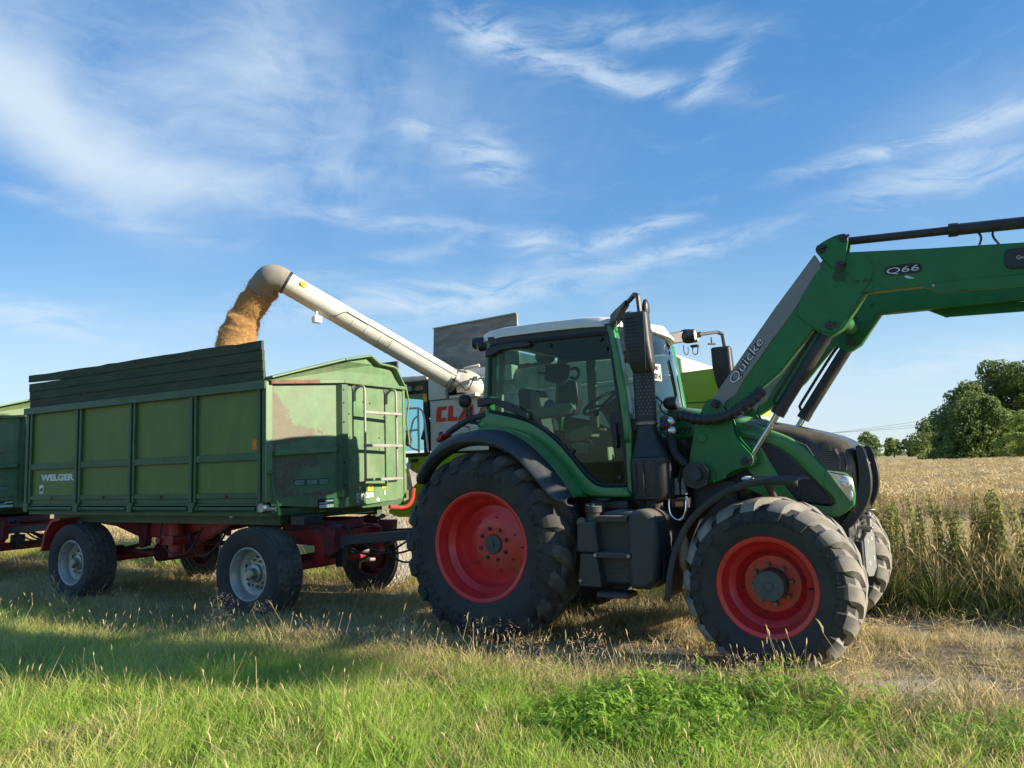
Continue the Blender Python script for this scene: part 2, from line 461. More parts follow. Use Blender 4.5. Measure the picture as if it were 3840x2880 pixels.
# ------------------------------------------------------------------ grass and crops: prototypes
def blades(n, rad, h, w, lean, curl, seed, head=None, stiff=False):
    """a tuft of n tapering blades; returns vertices, faces, value per face"""
    r = np.random.default_rng(seed); V = []; F = []; B = []
    for i in range(n):
        a = r.random()*2*PI; d = rad*math.sqrt(r.random()); x, y = d*math.cos(a), d*math.sin(a)
        hh = h[0] + (h[1]-h[0])*r.random(); ww = w*(.7+.6*r.random())
        da = a + r.normal()*.9 if rad else r.random()*2*PI
        ln = lean*(.3+r.random()); cu = curl*(.4+r.random()*1.2)
        fa = r.random()*2*PI; sx, sy = math.cos(fa), math.sin(fa)
        b0 = len(V); bc = r.random(); S = 3 if not stiff else 2
        for k in range(S+1):
            t = k/S; off = ln*t*hh + cu*t*t*hh; z = hh*t*(1-.35*min(1, (ln+cu))*t)
            cx, cy = x+math.cos(da)*off, y+math.sin(da)*off
            wk = ww*(1-t**1.6)*.5 if not head else ww*.5*(1-.5*t)
            if k < S or head:
                V.append((cx-sx*wk, cy-sy*wk, z)); V.append((cx+sx*wk, cy+sy*wk, z))
            else: V.append((cx, cy, z))
        for k in range(S-1 if not head else S):
            F.append((b0+2*k, b0+2*k+1, b0+2*k+3, b0+2*k+2)); B.append(bc)
        if not head:
            F.append((b0+2*(S-1), b0+2*(S-1)+1, b0+2*S)); B.append(bc)
        else:   # seed head: a thin spindle carried on the stalk
            hl, hr, droop = head
            L = hl*(.7+.6*r.random()); dirx, diry = math.cos(da), math.sin(da); b1 = len(V)
            for k, (t, q) in enumerate(((0, .35), (.35, 1), (.75, .7), (1, .05))):
                px, py, pz = cx+dirx*droop*L*t*t, cy+diry*droop*L*t*t, z+L*t*(1-.5*droop*t)
                for e in range(3):
                    ea = 2*PI*e/3; V.append((px+hr*q*math.cos(ea), py+hr*q*math.sin(ea), pz+hr*q*.3*math.sin(ea*2)))
            for k in range(3):
                for e in range(3):
                    F.append((b1+k*3+e, b1+k*3+(e+1) % 3, b1+k*3+3+(e+1) % 3, b1+k*3+3+e)); B.append(min(1, .55+.45*bc))
    return V, F, B

def proto(V, F, B, mats, name, fm=None):
    me = bpy.data.meshes.new(name); me.from_pydata(V, [], F)
    for m in (mats if isinstance(mats, (list, tuple)) else [mats]): me.materials.append(m)
    if fm is not None: me.polygons.foreach_set('material_index', np.array(fm, dtype=np.int32))
    at = me.attributes.new('bc', 'FLOAT', 'FACE'); at.data.foreach_set('value', np.array(B, dtype=np.float32))
    me.update(); return me

def proto_collection(name, meshes):
    c = bpy.data.collections.new(name)
    for i, me in enumerate(meshes):
        o = bpy.data.objects.new('%s_%02d' % (name, i), me); c.objects.link(o)
    return c

def scatter(name, coll, X, Y, Z, scale, rng, tilt=.12, rz=None, n_proto=3, label=None, cat=None, zscale=None):
    """one object whose points each carry a copy of a tuft (geometry nodes)"""
    n = len(X); me = bpy.data.meshes.new(name)
    me.vertices.add(n); me.vertices.foreach_set('co', np.stack([X, Y, Z], 1).astype(np.float32).ravel())
    rot = np.stack([rng.normal(0, tilt, n), rng.normal(0, tilt, n), rng.random(n)*2*PI if rz is None else rz], 1)
    s3 = np.stack([scale, scale, scale if zscale is None else zscale], 1)
    a = me.attributes.new('rot', 'FLOAT_VECTOR', 'POINT'); a.data.foreach_set('vector', rot.astype(np.float32).ravel())
    a = me.attributes.new('scl', 'FLOAT_VECTOR', 'POINT'); a.data.foreach_set('vector', s3.astype(np.float32).ravel())
    a = me.attributes.new('pick', 'INT', 'POINT'); a.data.foreach_set('value', rng.integers(0, n_proto, n).astype(np.int32))
    o = link(name, me)
    g = bpy.data.node_groups.new(name + '_nodes', 'GeometryNodeTree')
    g.interface.new_socket('Geometry', in_out='INPUT', socket_type='NodeSocketGeometry')
    g.interface.new_socket('Geometry', in_out='OUTPUT', socket_type='NodeSocketGeometry')
    gi = g.nodes.new('NodeGroupInput'); go = g.nodes.new('NodeGroupOutput')
    ip = g.nodes.new('GeometryNodeInstanceOnPoints'); ci = g.nodes.new('GeometryNodeCollectionInfo')
    ci.inputs['Collection'].default_value = coll; ci.inputs['Separate Children'].default_value = True; ci.inputs['Reset Children'].default_value = True
    def named(nm, dt):
        x = g.nodes.new('GeometryNodeInputNamedAttribute'); x.data_type = dt; x.inputs['Name'].default_value = nm; return x.outputs['Attribute']
    g.links.new(gi.outputs[0], ip.inputs['Points']); g.links.new(ci.outputs[0], ip.inputs['Instance'])
    ip.inputs['Pick Instance'].default_value = True
    g.links.new(named('pick', 'INT'), ip.inputs['Instance Index'])
    g.links.new(named('rot', 'FLOAT_VECTOR'), ip.inputs['Rotation']); g.links.new(named('scl', 'FLOAT_VECTOR'), ip.inputs['Scale'])
    g.links.new(ip.outputs[0], go.inputs[0])
    md = o.modifiers.new('scatter', 'NODES'); md.node_group = g
    return tag(o, label, cat, None, 'stuff')

M_green = leaf_mat('grass_green', (.20, .36, .045), (.47, .61, .12), .54)
M_lime = leaf_mat('grass_yellow_green', (.34, .44, .085), (.64, .66, .21), .54)
M_dry = leaf_mat('grass_dry', (.36, .28, .13), (.64, .53, .30), .42)
M_dull = leaf_mat('grass_dull', (.19, .185, .06), (.42, .37, .16), .42)
M_wheat = leaf_mat('wheat_ripe', (.50, .41, .24), (.76, .63, .40), .4)
M_straw = leaf_mat('straw', (.45, .35, .17), (.74, .60, .34), .25)
M_weed = leaf_mat('weed_green', (.13, .28, .025), (.36, .52, .09), .5)
M_nettle = leaf_mat('nettle_leaf', (.14, .165, .045), (.36, .34, .11), .4)
M_nettle_stem = leaf_mat('nettle_stem', (.12, .09, .04), (.25, .2, .09), .1)
M_pink = leaf_mat('grass_panicle', (.44, .29, .20), (.66, .48, .34), .5)
M_deep = leaf_mat('grass_deep', (.05, .10, .015), (.14, .20, .03), .45)

def tufts(name, m, specs):
    return proto_collection(name, [proto(*blades(*s), m, '%s_mesh_%d' % (name, i)) for i, s in enumerate(specs)])
C_green = tufts('green_tuft', M_green, [(50, .13, (.06, .19), .006, .28, .4, k) for k in (1, 2, 3)])
C_lime = tufts('lime_tuft', M_lime, [(48, .13, (.06, .19), .006, .3, .4, k) for k in (4, 5, 6)])
C_dull = tufts('dull_tuft', M_dull, [(44, .13, (.06, .20), .006, .35, .4, k) for k in (7, 8, 9)])
C_dry = tufts('dry_tuft', M_dry, [(36, .12, (.05, .19), .005, .35, .45, k) for k in (10, 11, 12)])
C_deep = tufts('deep_tuft', M_deep, [(52, .15, (.25, .62), .009, .2, .3, k) for k in (13, 14, 15)])
C_tall = tufts('tall_tuft', M_dull, [(40, .16, (.4, .95), .007, .18, .28, k) for k in (16, 17, 18)])
C_talldry = tufts('tall_dry_tuft', M_dry, [(16, .14, (.4, .85), .005, .15, .3, k, (.09, .006, .5)) for k in (19, 20, 21)])
C_stalk = tufts('seed_stalk', M_dry, [(1, .0, (.36, .52), .004, .10, .15, k, (.075, .007, .35)) for k in (22, 23, 24, 25)])
C_oat = tufts('dry_stalk', M_dry, [(5, .10, (.16, .30), .0035, .3, .2, k, (.04, .0036, .4)) for k in (26, 27, 28)])
C_wheat = tufts('wheat_clump', M_wheat, [(42, .24, (.62, .78), .008, .10, .08, k, (.10, .013, .8)) for k in (31, 32, 33)])
def straw_bits(seed, n=46, rad=.35, hgt=.10, ln=.32):
    r = np.random.default_rng(seed); V = []; F = []; B = []
    for i in range(n):
        c = np.array([r.normal()*rad*.5, r.normal()*rad*.5, abs(r.normal())*hgt*.6+.01]); a = r.random()*PI
        d = np.array([math.cos(a), math.sin(a), r.normal()*.35])*ln*(.3+r.random())*.5; s = np.array([-math.sin(a), math.cos(a), r.normal()*.5])*.0028
        b = len(V); V += [tuple(c-d-s), tuple(c-d+s), tuple(c+d+s), tuple(c+d-s)]; F.append((b, b+1, b+2, b+3)); B.append(r.random())
    return V, F, B
C_straw = proto_collection('straw_bits', [proto(*straw_bits(k), M_straw, 'straw_mesh_%d' % k) for k in (1, 2, 3)])
C_stub = tufts('stubble', M_straw, [(30, .16, (.08, .17), .007, .12, .05, k) for k in (34, 35, 36)])
def panicle(seed):
    r = np.random.default_rng(seed); V, F, B = blades(6, .08, (.22, .34), .003, .25, .15, seed)
    for i in range(150):
        a = r.random()*2*PI; z = .18+.18*r.random(); d = .11*r.random()**.6
        c = np.array([math.cos(a)*d, math.sin(a)*d, z]); t = r.normal(size=3); t /= np.linalg.norm(t); q = np.cross(t, r.normal(size=3)); q /= np.linalg.norm(q)
        b = len(V); t *= .011; q *= .0022; V += [tuple(c-t), tuple(c+q), tuple(c+t), tuple(c-q)]; F.append((b, b+1, b+2, b+3)); B.append(r.random())
    return V, F, B
C_pink = proto_collection('panicle', [proto(*panicle(k), M_pink, 'panicle_mesh_%d' % k) for k in (1, 2, 3)])
def weed(seed):
    """leafy herb with feathered leaves"""
    r = np.random.default_rng(seed); V = []; F = []; B = []
    for i in range(13):
        a = r.random()*2*PI; L = .16+.14*r.random(); up = .45+.6*r.random(); bc = r.random()
        d = np.array([math.cos(a), math.sin(a), 0]); s = np.array([-math.sin(a), math.cos(a), 0])
        base = d*.03*r.random()
        for k in range(1, 8):
            t = k/7; p = base + d*L*t*.8 + np.array([0, 0, L*up*t*(1.25-.55*t)])
            l = .055*math.sin(PI*(.18+.8*t))**.8*(.8+.4*r.random()); w = l*.34
            for sg in (-1, 1):
                tip = p + s*sg*l + d*l*.55 + np.array([0, 0, -.012+.02*r.normal()])
                m1 = p + (tip-p)*.5 + d*w*.6; m2 = p + (tip-p)*.5 - d*w*.6
                b = len(V); V += [tuple(p), tuple(m1), tuple(tip), tuple(m2)]; F.append((b, b+1, b+2, b+3)); B.append(min(1, max(0, bc+.25*r.normal())))
    return V, F, B
C_weed = proto_collection('herb', [proto(*weed(k), M_weed, 'herb_mesh_%d' % k) for k in (1, 2, 3, 4)])

def in_view(X, Y, margin=.10, near=2.2):
    return (Y > near) & (np.abs(X) < (0.666+margin)*Y + .6)
def lane_points(x0, x1, y0, y1, dens, rng):
    n = int((x1-x0)*(y1-y0)*dens); x = x0+(x1-x0)*rng.random(n); y = y0+(y1-y0)*rng.random(n)
    X, Y = lane(x, y); k = in_view(X, Y); return x[k], y[k], X[k], Y[k]
def sow(name, coll, x, y, keep, sc, label, cat='grass', tilt=.15, n_proto=3, seed=1, zs=None, dz=0):
    r = np.random.default_rng(seed); k = r.random(len(x)) < keep; x, y = x[k], y[k]
    X, Y = lane(x, y); s = (sc[0]+(sc[1]-sc[0])*r.random(len(x))) * (.72+.62*vnoise(x, y, .55, 41))
    return scatter(name, coll, X, Y, ground_z(x, y)-.01+dz, s, r, tilt, None, n_proto, label, cat, None if zs is None else s*zs)

r0 = np.random.default_rng(5)
# verge in the foreground
x, y, X, Y = lane_points(-9, 7, -8.2, -1.7, 115, r0)
pn = np.clip((vnoise(x, y, 1.1, 21)-.5)*1.7+.5, 0, 1); pn2 = np.clip((vnoise(x, y, .6, 22)-.5)*1.7+.5, 0, 1)
edge = np.clip((-y-1.7)/1.0, 0, 1)
weedy = np.exp(-(((X-.95)/.78)**2 + ((Y-4.85)/.60)**2))*np.clip(vnoise(x, y, .4, 43)*2.2-.15, 0, 1.2) + .5*np.exp(-(((X-2.6)/.4)**2 + ((Y-4.25)/.3)**2))
right = np.clip((X-1.6)/1.2, 0, 1)
g_green = np.clip((pn-.30)*3.2, .10, 1)*edge*np.clip(1-.75*weedy, 0, 1)*(1-.55*right)
sow('verge_grass', C_green, x, y, g_green, (.68, 1.3), 'short green grass covering the verge in the foreground', seed=2)
g_lime = np.clip((.62-pn)*2.0, .10, 1)*edge*np.clip(1-.8*weedy, .1, 1)*(1-.2*right)
sow('yellow_green_grass', C_lime, x, y, g_lime, (.68, 1.3), 'yellowish green grass mixed through the sunlit verge', seed=3)
g_dull = (1-edge)*.8 + .22 + .35*right
sow('faded_grass', C_dull, x, y, g_dull*.38, (.8, 1.35), 'faded olive grass at the edge of the wheel track', seed=4)
g_dry = np.clip((.60-pn2)*2.2, 0, 1)*.9 + .4*(1-edge) + .35*right
sow('dry_verge_grass', C_dry, x, y, (g_dry*.42 + .32*np.exp(-((y+2.7)/.6)**2)*(pn2 < .6)), (.8, 1.4), 'straw coloured dry grass blades among the green verge', seed=6)
sow('verge_straw', C_straw, x, y, np.clip(.55-pn2, 0, 1)*.30*edge, (.3, .6), 'bleached straw and dead blades lying in the verge', 'straw', seed=45)
sow('leafy_weeds', C_weed, x, y, np.clip(weedy*1.4-.12, 0, .95), (.7, 1.25), 'bright green leafy weeds spreading below the front tractor wheel', 'weeds', n_proto=4, seed=7, dz=.02)
band = np.exp(-((y+2.25+.25*np.sin(x*1.7))/.38)**2)
sow('pinkish_seed_grass', C_pink, x, y, band*.045*np.clip((vnoise(x, y, .8, 23)-.38)*5, 0, 1)*(x < 3.2) + .005, (.8, 1.25), 'pinkish brown feathery seed heads along the verge edge', seed=8, dz=.03)
sow('seed_head_stalks', C_stalk, x, y, band*.035 + .006, (.8, 1.15), 'tall straw stalks with pale seed heads above the verge', seed=9, n_proto=4)
sow('thin_dry_stalks', C_oat, x, y, .05 + .12*band + .10*right, (.8, 1.3), 'thin dry stalks with small ears scattered in the verge', seed=10)
# wheel track and the strip between the ruts
x, y, X, Y = lane_points(-16, 9, -2.2, 1.7, 80, r0)
rut = np.exp(-((np.abs(y+.12*np.sin(x*.9))-1.02)/.34)**2)
cover = np.clip(1-rut*np.clip(.55+.25*(x-1), .55, .93), 0, 1)*np.clip(vnoise(x, y, .7, 31)*1.7-.15, .1, 1)
sow('track_dry_grass', C_dry, x, y, cover*.55, (.7, 1.3), 'dry trodden grass on the track between the wheels', seed=11)
sow('track_faded_grass', C_dull, x, y, cover*.42, (.6, 1.2), 'low faded grass growing on the track', seed=12)
sow('track_stalks', C_oat, x, y, cover*.16, (.7, 1.2), 'thin bleached stalks standing on the track', seed=13)
sow('track_straw', C_straw, x, y, .10 + .1*rut, (.35, .7), 'loose straw lying on the track', 'straw', seed=14)
# tall strip beyond the track
x, y, X, Y = lane_points(-18, 11, 1.5, 3.1, 60, r0)
tallf = np.clip((x-.8)/1.5, .0, 1)
sow('tall_deep_grass', C_deep, x, y, .6*tallf*np.clip((2.8-y), .25, 1), (.7, 1.1), 'deep green long grass at the foot of the nettles', seed=15)
sow('tall_faded_grass', C_tall, x, y, .6*tallf + .03, (.6, 1.1), 'tall faded grass between the track and the stubble', seed=16)
sow('tall_seed_grass', C_talldry, x, y, .30*tallf + .05, (.6, 1.15), 'tall dry grass with nodding seed heads in front of the nettles', seed=17)
sow('strip_dry_grass', C_dry, x, y, .55-.35*tallf, (1.2, 2.2), 'sunlit dry grass strip behind the trailers', seed=18)
sow('strip_lime_grass', C_lime, x, y, .75-.5*tallf, (1.1, 2.0), 'sunlit yellow green grass strip behind the trailers', seed=19)
# stubble with straw swaths
x, y, X, Y = lane_points(-26, 22, 3.0, 13.5, 10, r0)
sow('stubble_rows', C_stub, x, y, .9, (.9, 1.4), 'short golden stubble left by the combine', 'stubble', seed=20)
x, y, X, Y = lane_points(-26, 22, 3.0, 13.0, 38, r0)
sw = np.exp(-((y-5.6)/.7)**2) + np.exp(-((y-9.6)/.8)**2)
sow('straw_swaths', C_straw, x, y, np.clip(.4+sw, 0, 1), (.9, 1.4), 'swaths of cut straw lying on the stubble', 'straw', seed=21, zs=1.1)

# ripe wheat: standing crop, thinner clumps further away
r1 = np.random.default_rng(9); wx = []; wy = []; wsz = []
for (d0, d1, dens, sc) in ((0, 9, 9, 1.0), (9, 24, 3.6, 1.35), (24, 80, 1.1, 2.1)):
    n = int(190*(d1-d0)*dens); a = -50+190*r1.random(n); b = 11.2+d0+(d1-d0)*r1.random(n)
    Xw, Yw = lane(a, b); k = (Xw > .12*Yw-1) & (Xw < .80*Yw+2) & (Yw < 95) & (Yw > 8)
    wx.append(a[k]); wy.append(b[k]); wsz.append(sc*(.85+.3*r1.random(k.sum())))
wx, wy, wsz = map(np.concatenate, (wx, wy, wsz))
Xw, Yw = lane(wx, wy)
scatter('wheat_field', C_wheat, Xw, Yw, np.zeros(len(Xw))-.02, wsz, r1, .06, None, 3, 'ripe golden wheat standing in the field behind the tractor', 'wheat', np.full(len(Xw), 1.0)*(.9+.16*r1.random(len(Xw))))

# a green crop far off
gb = MB(); gb.box(60, 900, 330, 620, -.05, 1.15)
fc = gb.build('crop_field', mat('far_crop', (.12, .19, .05), .9, var=.3, vscale=.05), None, smooth=False); fc['kind'] = 'structure'

# ------------------------------------------------------------------ nettles, one by one
def nettle_mesh(seed):
    r = np.random.default_rng(seed); H = 1.25; V = []; F = []; B = []
    lx, ly = r.normal()*.06, r.normal()*.06
    st = MB(); st.tube([(lx*t*t, ly*t*t, H*t) for t in (0, .3, .6, 1)], [.006, .005, .004, .002], 5)
    for k in range(15):
        t = .22 + .78*k/14; z = H*t; L = .13*(1.08-t)**.45; bx, by = lx*t*t, ly*t*t
        for q in range(6 if k % 2 else 5):
            a = k*PI/2 + q*2*PI/3.5 + r.normal()*.3; d = np.array([math.cos(a), math.sin(a), 0]); s = np.array([-d[1], d[0], 0])
            l = L*(.62+.5*r.random()); p0 = np.array([bx, by, z]); p1 = p0+d*l*.5+np.array([0, 0, .02]); p2 = p0+d*l+np.array([0, 0, -l*(.3+.5*r.random())])
            w = l*.25; b = len(V); V += [tuple(p0), tuple(p1-s*w), tuple(p2), tuple(p1+s*w)]; F += [(b, b+1, b+2, b+3)]; B.append(r.random())
        if t > .5:      # hanging clusters of seed
            for q in range(16):
                a = r.random()*2*PI; c = np.array([bx, by, z-.03])+np.array([math.cos(a), math.sin(a), -.4*r.random()])*.055*r.random()**.5
                e = r.normal(size=3)*.010; f2 = r.normal(size=3)*.010; b = len(V); V += [tuple(c-e), tuple(c+f2), tuple(c+e), tuple(c-f2)]; F.append((b, b+1, b+2, b+3)); B.append(r.random()*.6)
    return st, proto(V, F, B, M_nettle, 'nettle_foliage_%d' % seed)
NP = []
for s in range(5):
    st, fol = nettle_mesh(40+s)
    me = new_mesh('nettle_stem_%d' % s, st.V, st.F, [M_nettle_stem])
    NP.append((me, fol))
rn = np.random.default_rng(77)
for i in range(140):
    lx_ = 2.55 + 4.9*rn.random(); ly_ = 1.95 + 1.05*rn.random()
    if i < 12: lx_ = 2.75 + .36*i; ly_ = 1.78 + .2*rn.random()
    Xn, Yn = lane(lx_, ly_)
    if Xn > .80*Yn: continue
    me, fol = NP[i % 5]
    nt = link('nettle', me, None, (Xn, Yn, float(ground_z(lx_, ly_))-.01), (rn.normal()*.07, rn.normal()*.07, rn.random()*6.28))
    sc_ = .62 + .34*rn.random(); nt.scale = (sc_, sc_, sc_)
    ORD = ('first', 'second', 'third', 'fourth', 'fifth', 'sixth', 'seventh', 'eighth', 'ninth', 'tenth', 'eleventh', 'twelfth')
    tag(nt, ('%s tall nettle of the front row, counted from the front wheel of the tractor' % ORD[i]) if i < 12 else 'tall seeding nettle in the crowded back rows before the wheat', 'nettle', 'nettles along the field edge')
    link('foliage', fol, nt)

# ------------------------------------------------------------------ trees
M_bark = mat('bark', (.09, .07, .05), .9, var=.3, bump=.6, bscale=12)
def leaves_mesh(blobs, n, size, seed, m, name):
    r = np.random.default_rng(seed); w = np.array([b[3]*b[4]*b[5] for b in blobs])**.67; pick = r.choice(len(blobs), n, p=w/w.sum())
    bl = np.array(blobs)[pick]; d = r.normal(size=(n, 3)); d /= np.linalg.norm(d, axis=1)[:, None]
    rad = (.50+.55*r.random(n)**.6)
    # clumps: pull leaves towards random sprigs so that gaps open
    c = bl[:, :3] + d*bl[:, 3:6]*rad[:, None]
    q = .8; cell = np.floor(c/q); hsh = np.abs(np.sin(cell @ np.array([12.9898, 78.233, 37.719]))*43758.5453) % 1
    keep = hsh > .33; c = c[keep]; d = d[keep]; hsh = hsh[keep]; n = len(c)
    nn = d*.7 + r.normal(size=(n, 3))*.6 + np.array([0, 0, .25]); nn /= np.linalg.norm(nn, axis=1)[:, None]
    t = np.cross(nn, r.normal(size=(n, 3))); t /= np.linalg.norm(t, axis=1)[:, None]; b = np.cross(nn, t)
    s = size*(.5+.9*r.random(n))[:, None]
    V = np.stack([c-t*s, c+b*s*.55, c+t*s, c-b*s*.55], 1).reshape(-1, 3)
    F = np.arange(4*n).reshape(-1, 4)
    return proto(V.tolist(), [], [], m, name) if n == 0 else proto(V.tolist(), F.tolist(), np.clip(.15+.7*hsh+.2*r.normal(size=n), 0, 1), m, name)
def tree(name, X, Y, h, blobs, n, size, seed, m, label, group, trunk_r=.28, z0=0):
    rr = np.random.default_rng(seed+100); root = thing(name, label, 'tree', (X, Y, z0), 0, group)
    tb = MB(); tb.tube([(0, 0, -.2), (.03*h*rr.normal()*.3, 0, h*.25), (.04*h*rr.normal()*.4, .1, h*.5), (0, 0, h*.82)], [trunk_r, trunk_r*.8, trunk_r*.5, trunk_r*.1], 9)
    for k in range(9):
        z = h*(.22+.5*rr.random()); bl = blobs[rr.integers(len(blobs))]
        tb.tube([(0, 0, z), (bl[0]*.45, bl[1]*.45, (z+bl[2])*.5+.2), (bl[0]*.95, bl[1]*.95, bl[2]+.2)], [trunk_r*.38, trunk_r*.22, trunk_r*.06], 6)
    tb.build('trunk', M_bark, root)
    link('crown', leaves_mesh(blobs, n, size, seed, m, name+'_leaves_%d' % seed), root)
    return root
def crown(h, w, seed, n=16, low=.25):
    r = np.random.default_rng(seed); out = []
    for i in range(n):
        t = low + (1-low)*(i+.5)/n; prof = math.sin(PI*min(1, .22+.74*((t-low)/(1-low))))**.7
        a = r.random()*2*PI; d = w*.5*prof*(.35+.5*r.random())
        s = w*(.17+.12*r.random())*(.6+.5*prof)
        out.append((math.cos(a)*d, math.sin(a)*d, h*t*.93, s, s, s*.8))
    return out
M_leafA = leaf_mat('leaf_dark', (.065, .11, .028), (.20, .26, .075), .42)
M_leafB = leaf_mat('leaf_mid', (.07, .12, .025), (.18, .24, .06), .38)
M_leafC = leaf_mat('leaf_light', (.13, .20, .035), (.28, .35, .085), .42)
def at(px, d):   # bearing of a tree as seen from the lane's verge, distance d
    return (px-1920)/2884*d, d
far = 'trees at the far side of the wheat field'
for (px, d, h, w, sd, m, nm, lb) in ((3610, 92, 10.6, 8.5, 1, M_leafA, 'broadleaf_tree', 'dark broadleaf tree at the left shoulder of the big copse'),
        (3745, 95, 14.2, 9.5, 2, M_leafA, 'broadleaf_tree', 'tallest dark tree in the copse behind the wheat'),
        (3850, 92, 13.6, 9.5, 3, M_leafB, 'broadleaf_tree', 'rightmost tall tree of the copse, cut by the frame'),
        (3680, 86, 8.4, 8.0, 4, M_leafA, 'broadleaf_tree', 'low dark tree in front of the tallest copse tree'),
        (3560, 94, 7.2, 6.0, 6, M_leafA, 'broadleaf_tree', 'small dark tree at the left foot of the copse')):
    X_, Y_ = at(px, d); tree(nm, X_, Y_, h, crown(h*.90, w*.86, sd, 26, .06), 30000, .165, sd, m, lb, far)
X_, Y_ = at(3822, 80); tree('young_tree', X_, Y_, 5.4, crown(5.4, 4.2, 5, 14, .08), 12000, .11, 5, M_leafC, 'young bright green tree in front of the dark copse', far, .12)
X_, Y_ = at(3565, 86); tree('shrub', X_, Y_, 2.6, crown(2.6, 4.0, 15, 10, .05), 2600, .2, 15, M_leafB, 'low green bush at the left foot of the copse', far, .08)
X_, Y_ = at(3478, 132); tree('lone_tree', X_, Y_, 7.0, crown(7.0, 7.0, 7, 14, .16), 8000, .2, 7, M_leafB, 'grey green spreading tree standing left of the copse', far, .2)
for (px, d, h, w, sd, lb) in ((3335, 240, 6.2, 6.0, 8, 'round distant tree right of the wind turbine'), (3390, 240, 5.2, 6.0, 9, 'wide low distant tree between turbine and copse'), (3238, 230, 7.6, 7.5, 10, 'distant tree showing beside the tractor bonnet')):
    X_, Y_ = at(px, d); tree('distant_tree', X_, Y_, h, crown(h, w, sd, 11, .18), 3500, .32, sd, M_leafB, lb, far, .25)

# ------------------------------------------------------------------ wind turbines and the power line far off
M_white = mat('turbine_white', (.72, .74, .76), .5, var=.03)
for (px, d, hub, rot, lb) in ((3286, 2600, 19, .08, 'distant white wind turbine beside the tractor guard'), (3331, 3400, 30, .5, 'distant white wind turbine behind the round tree')):
    X_, Y_ = at(px, d); t = thing('wind_turbine', lb, 'wind turbine', (X_, Y_, 0), 0, 'wind turbines on the horizon')
    b = MB(); b.tube([(0, 0, -40), (0, 0, hub)], [2.6, 1.6], 10); b.build('tower', M_white, t)
    b = MB(); b.box(-1.5, 1.5, -3, 4, hub-1.4, hub+1.6); b.build('nacelle', M_white, t, bevel=.3)
    for k in range(3):
        a = rot + k*2*PI/3; dx, dz = math.sin(a), math.cos(a); L = 34
        b = MB(); b.loft([[(dx*s - dz*w, -3.3-th, hub+dz*s + dx*w), (dx*s, -3.3-th*2, hub+dz*s), (dx*s + dz*w*.6, -3.3, hub+dz*s - dx*w*.6), (dx*s, -3.2+th, hub+dz*s)] for s, w, th in ((0, .8, .4), (8, 1.6, .3), (L, .3, .05))], close=True)
        b.build('blade', M_white, t)
M_wire = mat('wire', (.10, .10, .11), .6)
pX, pY = at(3060, 150); pl = thing('power_pole', 'power pole whose crossarm shows over the tractor bonnet', 'power pole', (pX, pY, 0))
b = MB(); b.tube([(0, 0, -.3), (0, 0, 5.6)], [.16, .11], 8); b.build('pole', M_bark, pl)
b = MB(); b.box(-1.6, 1.6, -.08, .08, 5.35, 5.5); b.build('crossarm', M_wire, pl)
q2X, q2Y = at(3900, 128)
pl2 = thing('power_pole', 'power pole hidden in the copse at the right', 'power pole', (q2X, q2Y, 0))
b = MB(); b.tube([(0, 0, -.3), (0, 0, 9.4)], [.16, .11], 8); b.build('pole', M_bark, pl2)
for k, (za, zb, dx) in enumerate(((5.62, 6.9, -1.5), (5.62, 9.3, 1.5), (5.55, 8.0, 0))):
    pts = [(pX+dx+(q2X-pX-dx)*t, pY+(q2Y-pY)*t, za+(zb-za)*t - .9*4*t*(1-t)*.35) for t in np.linspace(0, 1, 14)]
    b = MB(); b.tube(pts, .022, 5); o = b.build('power_cable', M_wire)
    tag(o, ('lowest', 'topmost', 'middle')[k] + ' of the thin cables running from the pole to the copse', 'cable', 'power cables across the sky')

# slim tree added out of view, its crown shading the verge at the left
b_tree = Vector((-1.75, 6.0, 0)) + Vector((math.cos(SUN_AZ), math.sin(SUN_AZ), 0)) * 17.6
col_blobs = [(.16*math.cos(k*2.1), .16*math.sin(k*2.1), 6.9+.40*k, .82-.05*abs(k-3), .82-.05*abs(k-3), .6) for k in range(8)]
sl = thing('added_shade_tree', 'slim tree added out of view at the right to shade the verge', 'tree', b_tree)
b = MB(); b.tube([(0, 0, -.2), (.03, 0, 3.5), (0, .03, 6.5), (0, 0, 9.6)], [.07, .055, .045, .012], 8)
for k in range(8): b.tube([(0, 0, 6.2+.35*k), (.5*math.cos(k*2.4), .5*math.sin(k*2.4), 6.7+.36*k)], [.018, .005], 5)
b.build('trunk', M_bark, sl)
link('crown', leaves_mesh(col_blobs, 4200, .11, 55, M_leafB, 'added_shade_leaves'), sl)

# ================================================================== shared materials of the machines
M_tgreen = mat('trailer_green', (.034, .095, .038), .5, var=.18, dirt=.45, dirt_col=(.085, .095, .06), dscale=2.5, bump=.08)
M_tpanel = mat('trailer_panel_green', (.108, .165, .027), .55, var=.14, dirt=.25, dirt_col=(.13, .16, .05), dscale=1.5, stretch=(1, 1, .25), bump=.05)
M_twall = mat('trailer_wall_green', (.105, .19, .088), .5, var=.12, dirt=.6, dirt_col=(.17, .19, .115), dscale=2.0, bump=.1, rust=.35, rust_col=(.11, .055, .035), rscale=2.2)
M_plank = mat('weathered_plank', (.044, .060, .034), .85, var=.35, vscale=9, dirt=.5, dirt_col=(.095, .09, .065), dscale=5, stretch=(.18, 1, 2.2), bump=.6, bscale=30)
M_red = mat('chassis_red', (.36, .022, .028), .5, var=.15, dirt=.5, dirt_col=(.10, .045, .035), dscale=4, bump=.1, dust_up=.35)
M_darkred = mat('chassis_red_grimy', (.15, .018, .022), .65, var=.3, dirt=.6, dirt_col=(.05, .03, .025), dscale=5)
M_steel = mat('bare_steel', (.34, .33, .31), .42, .75, var=.2, dirt=.4, dirt_col=(.16, .13, .10), dscale=9)
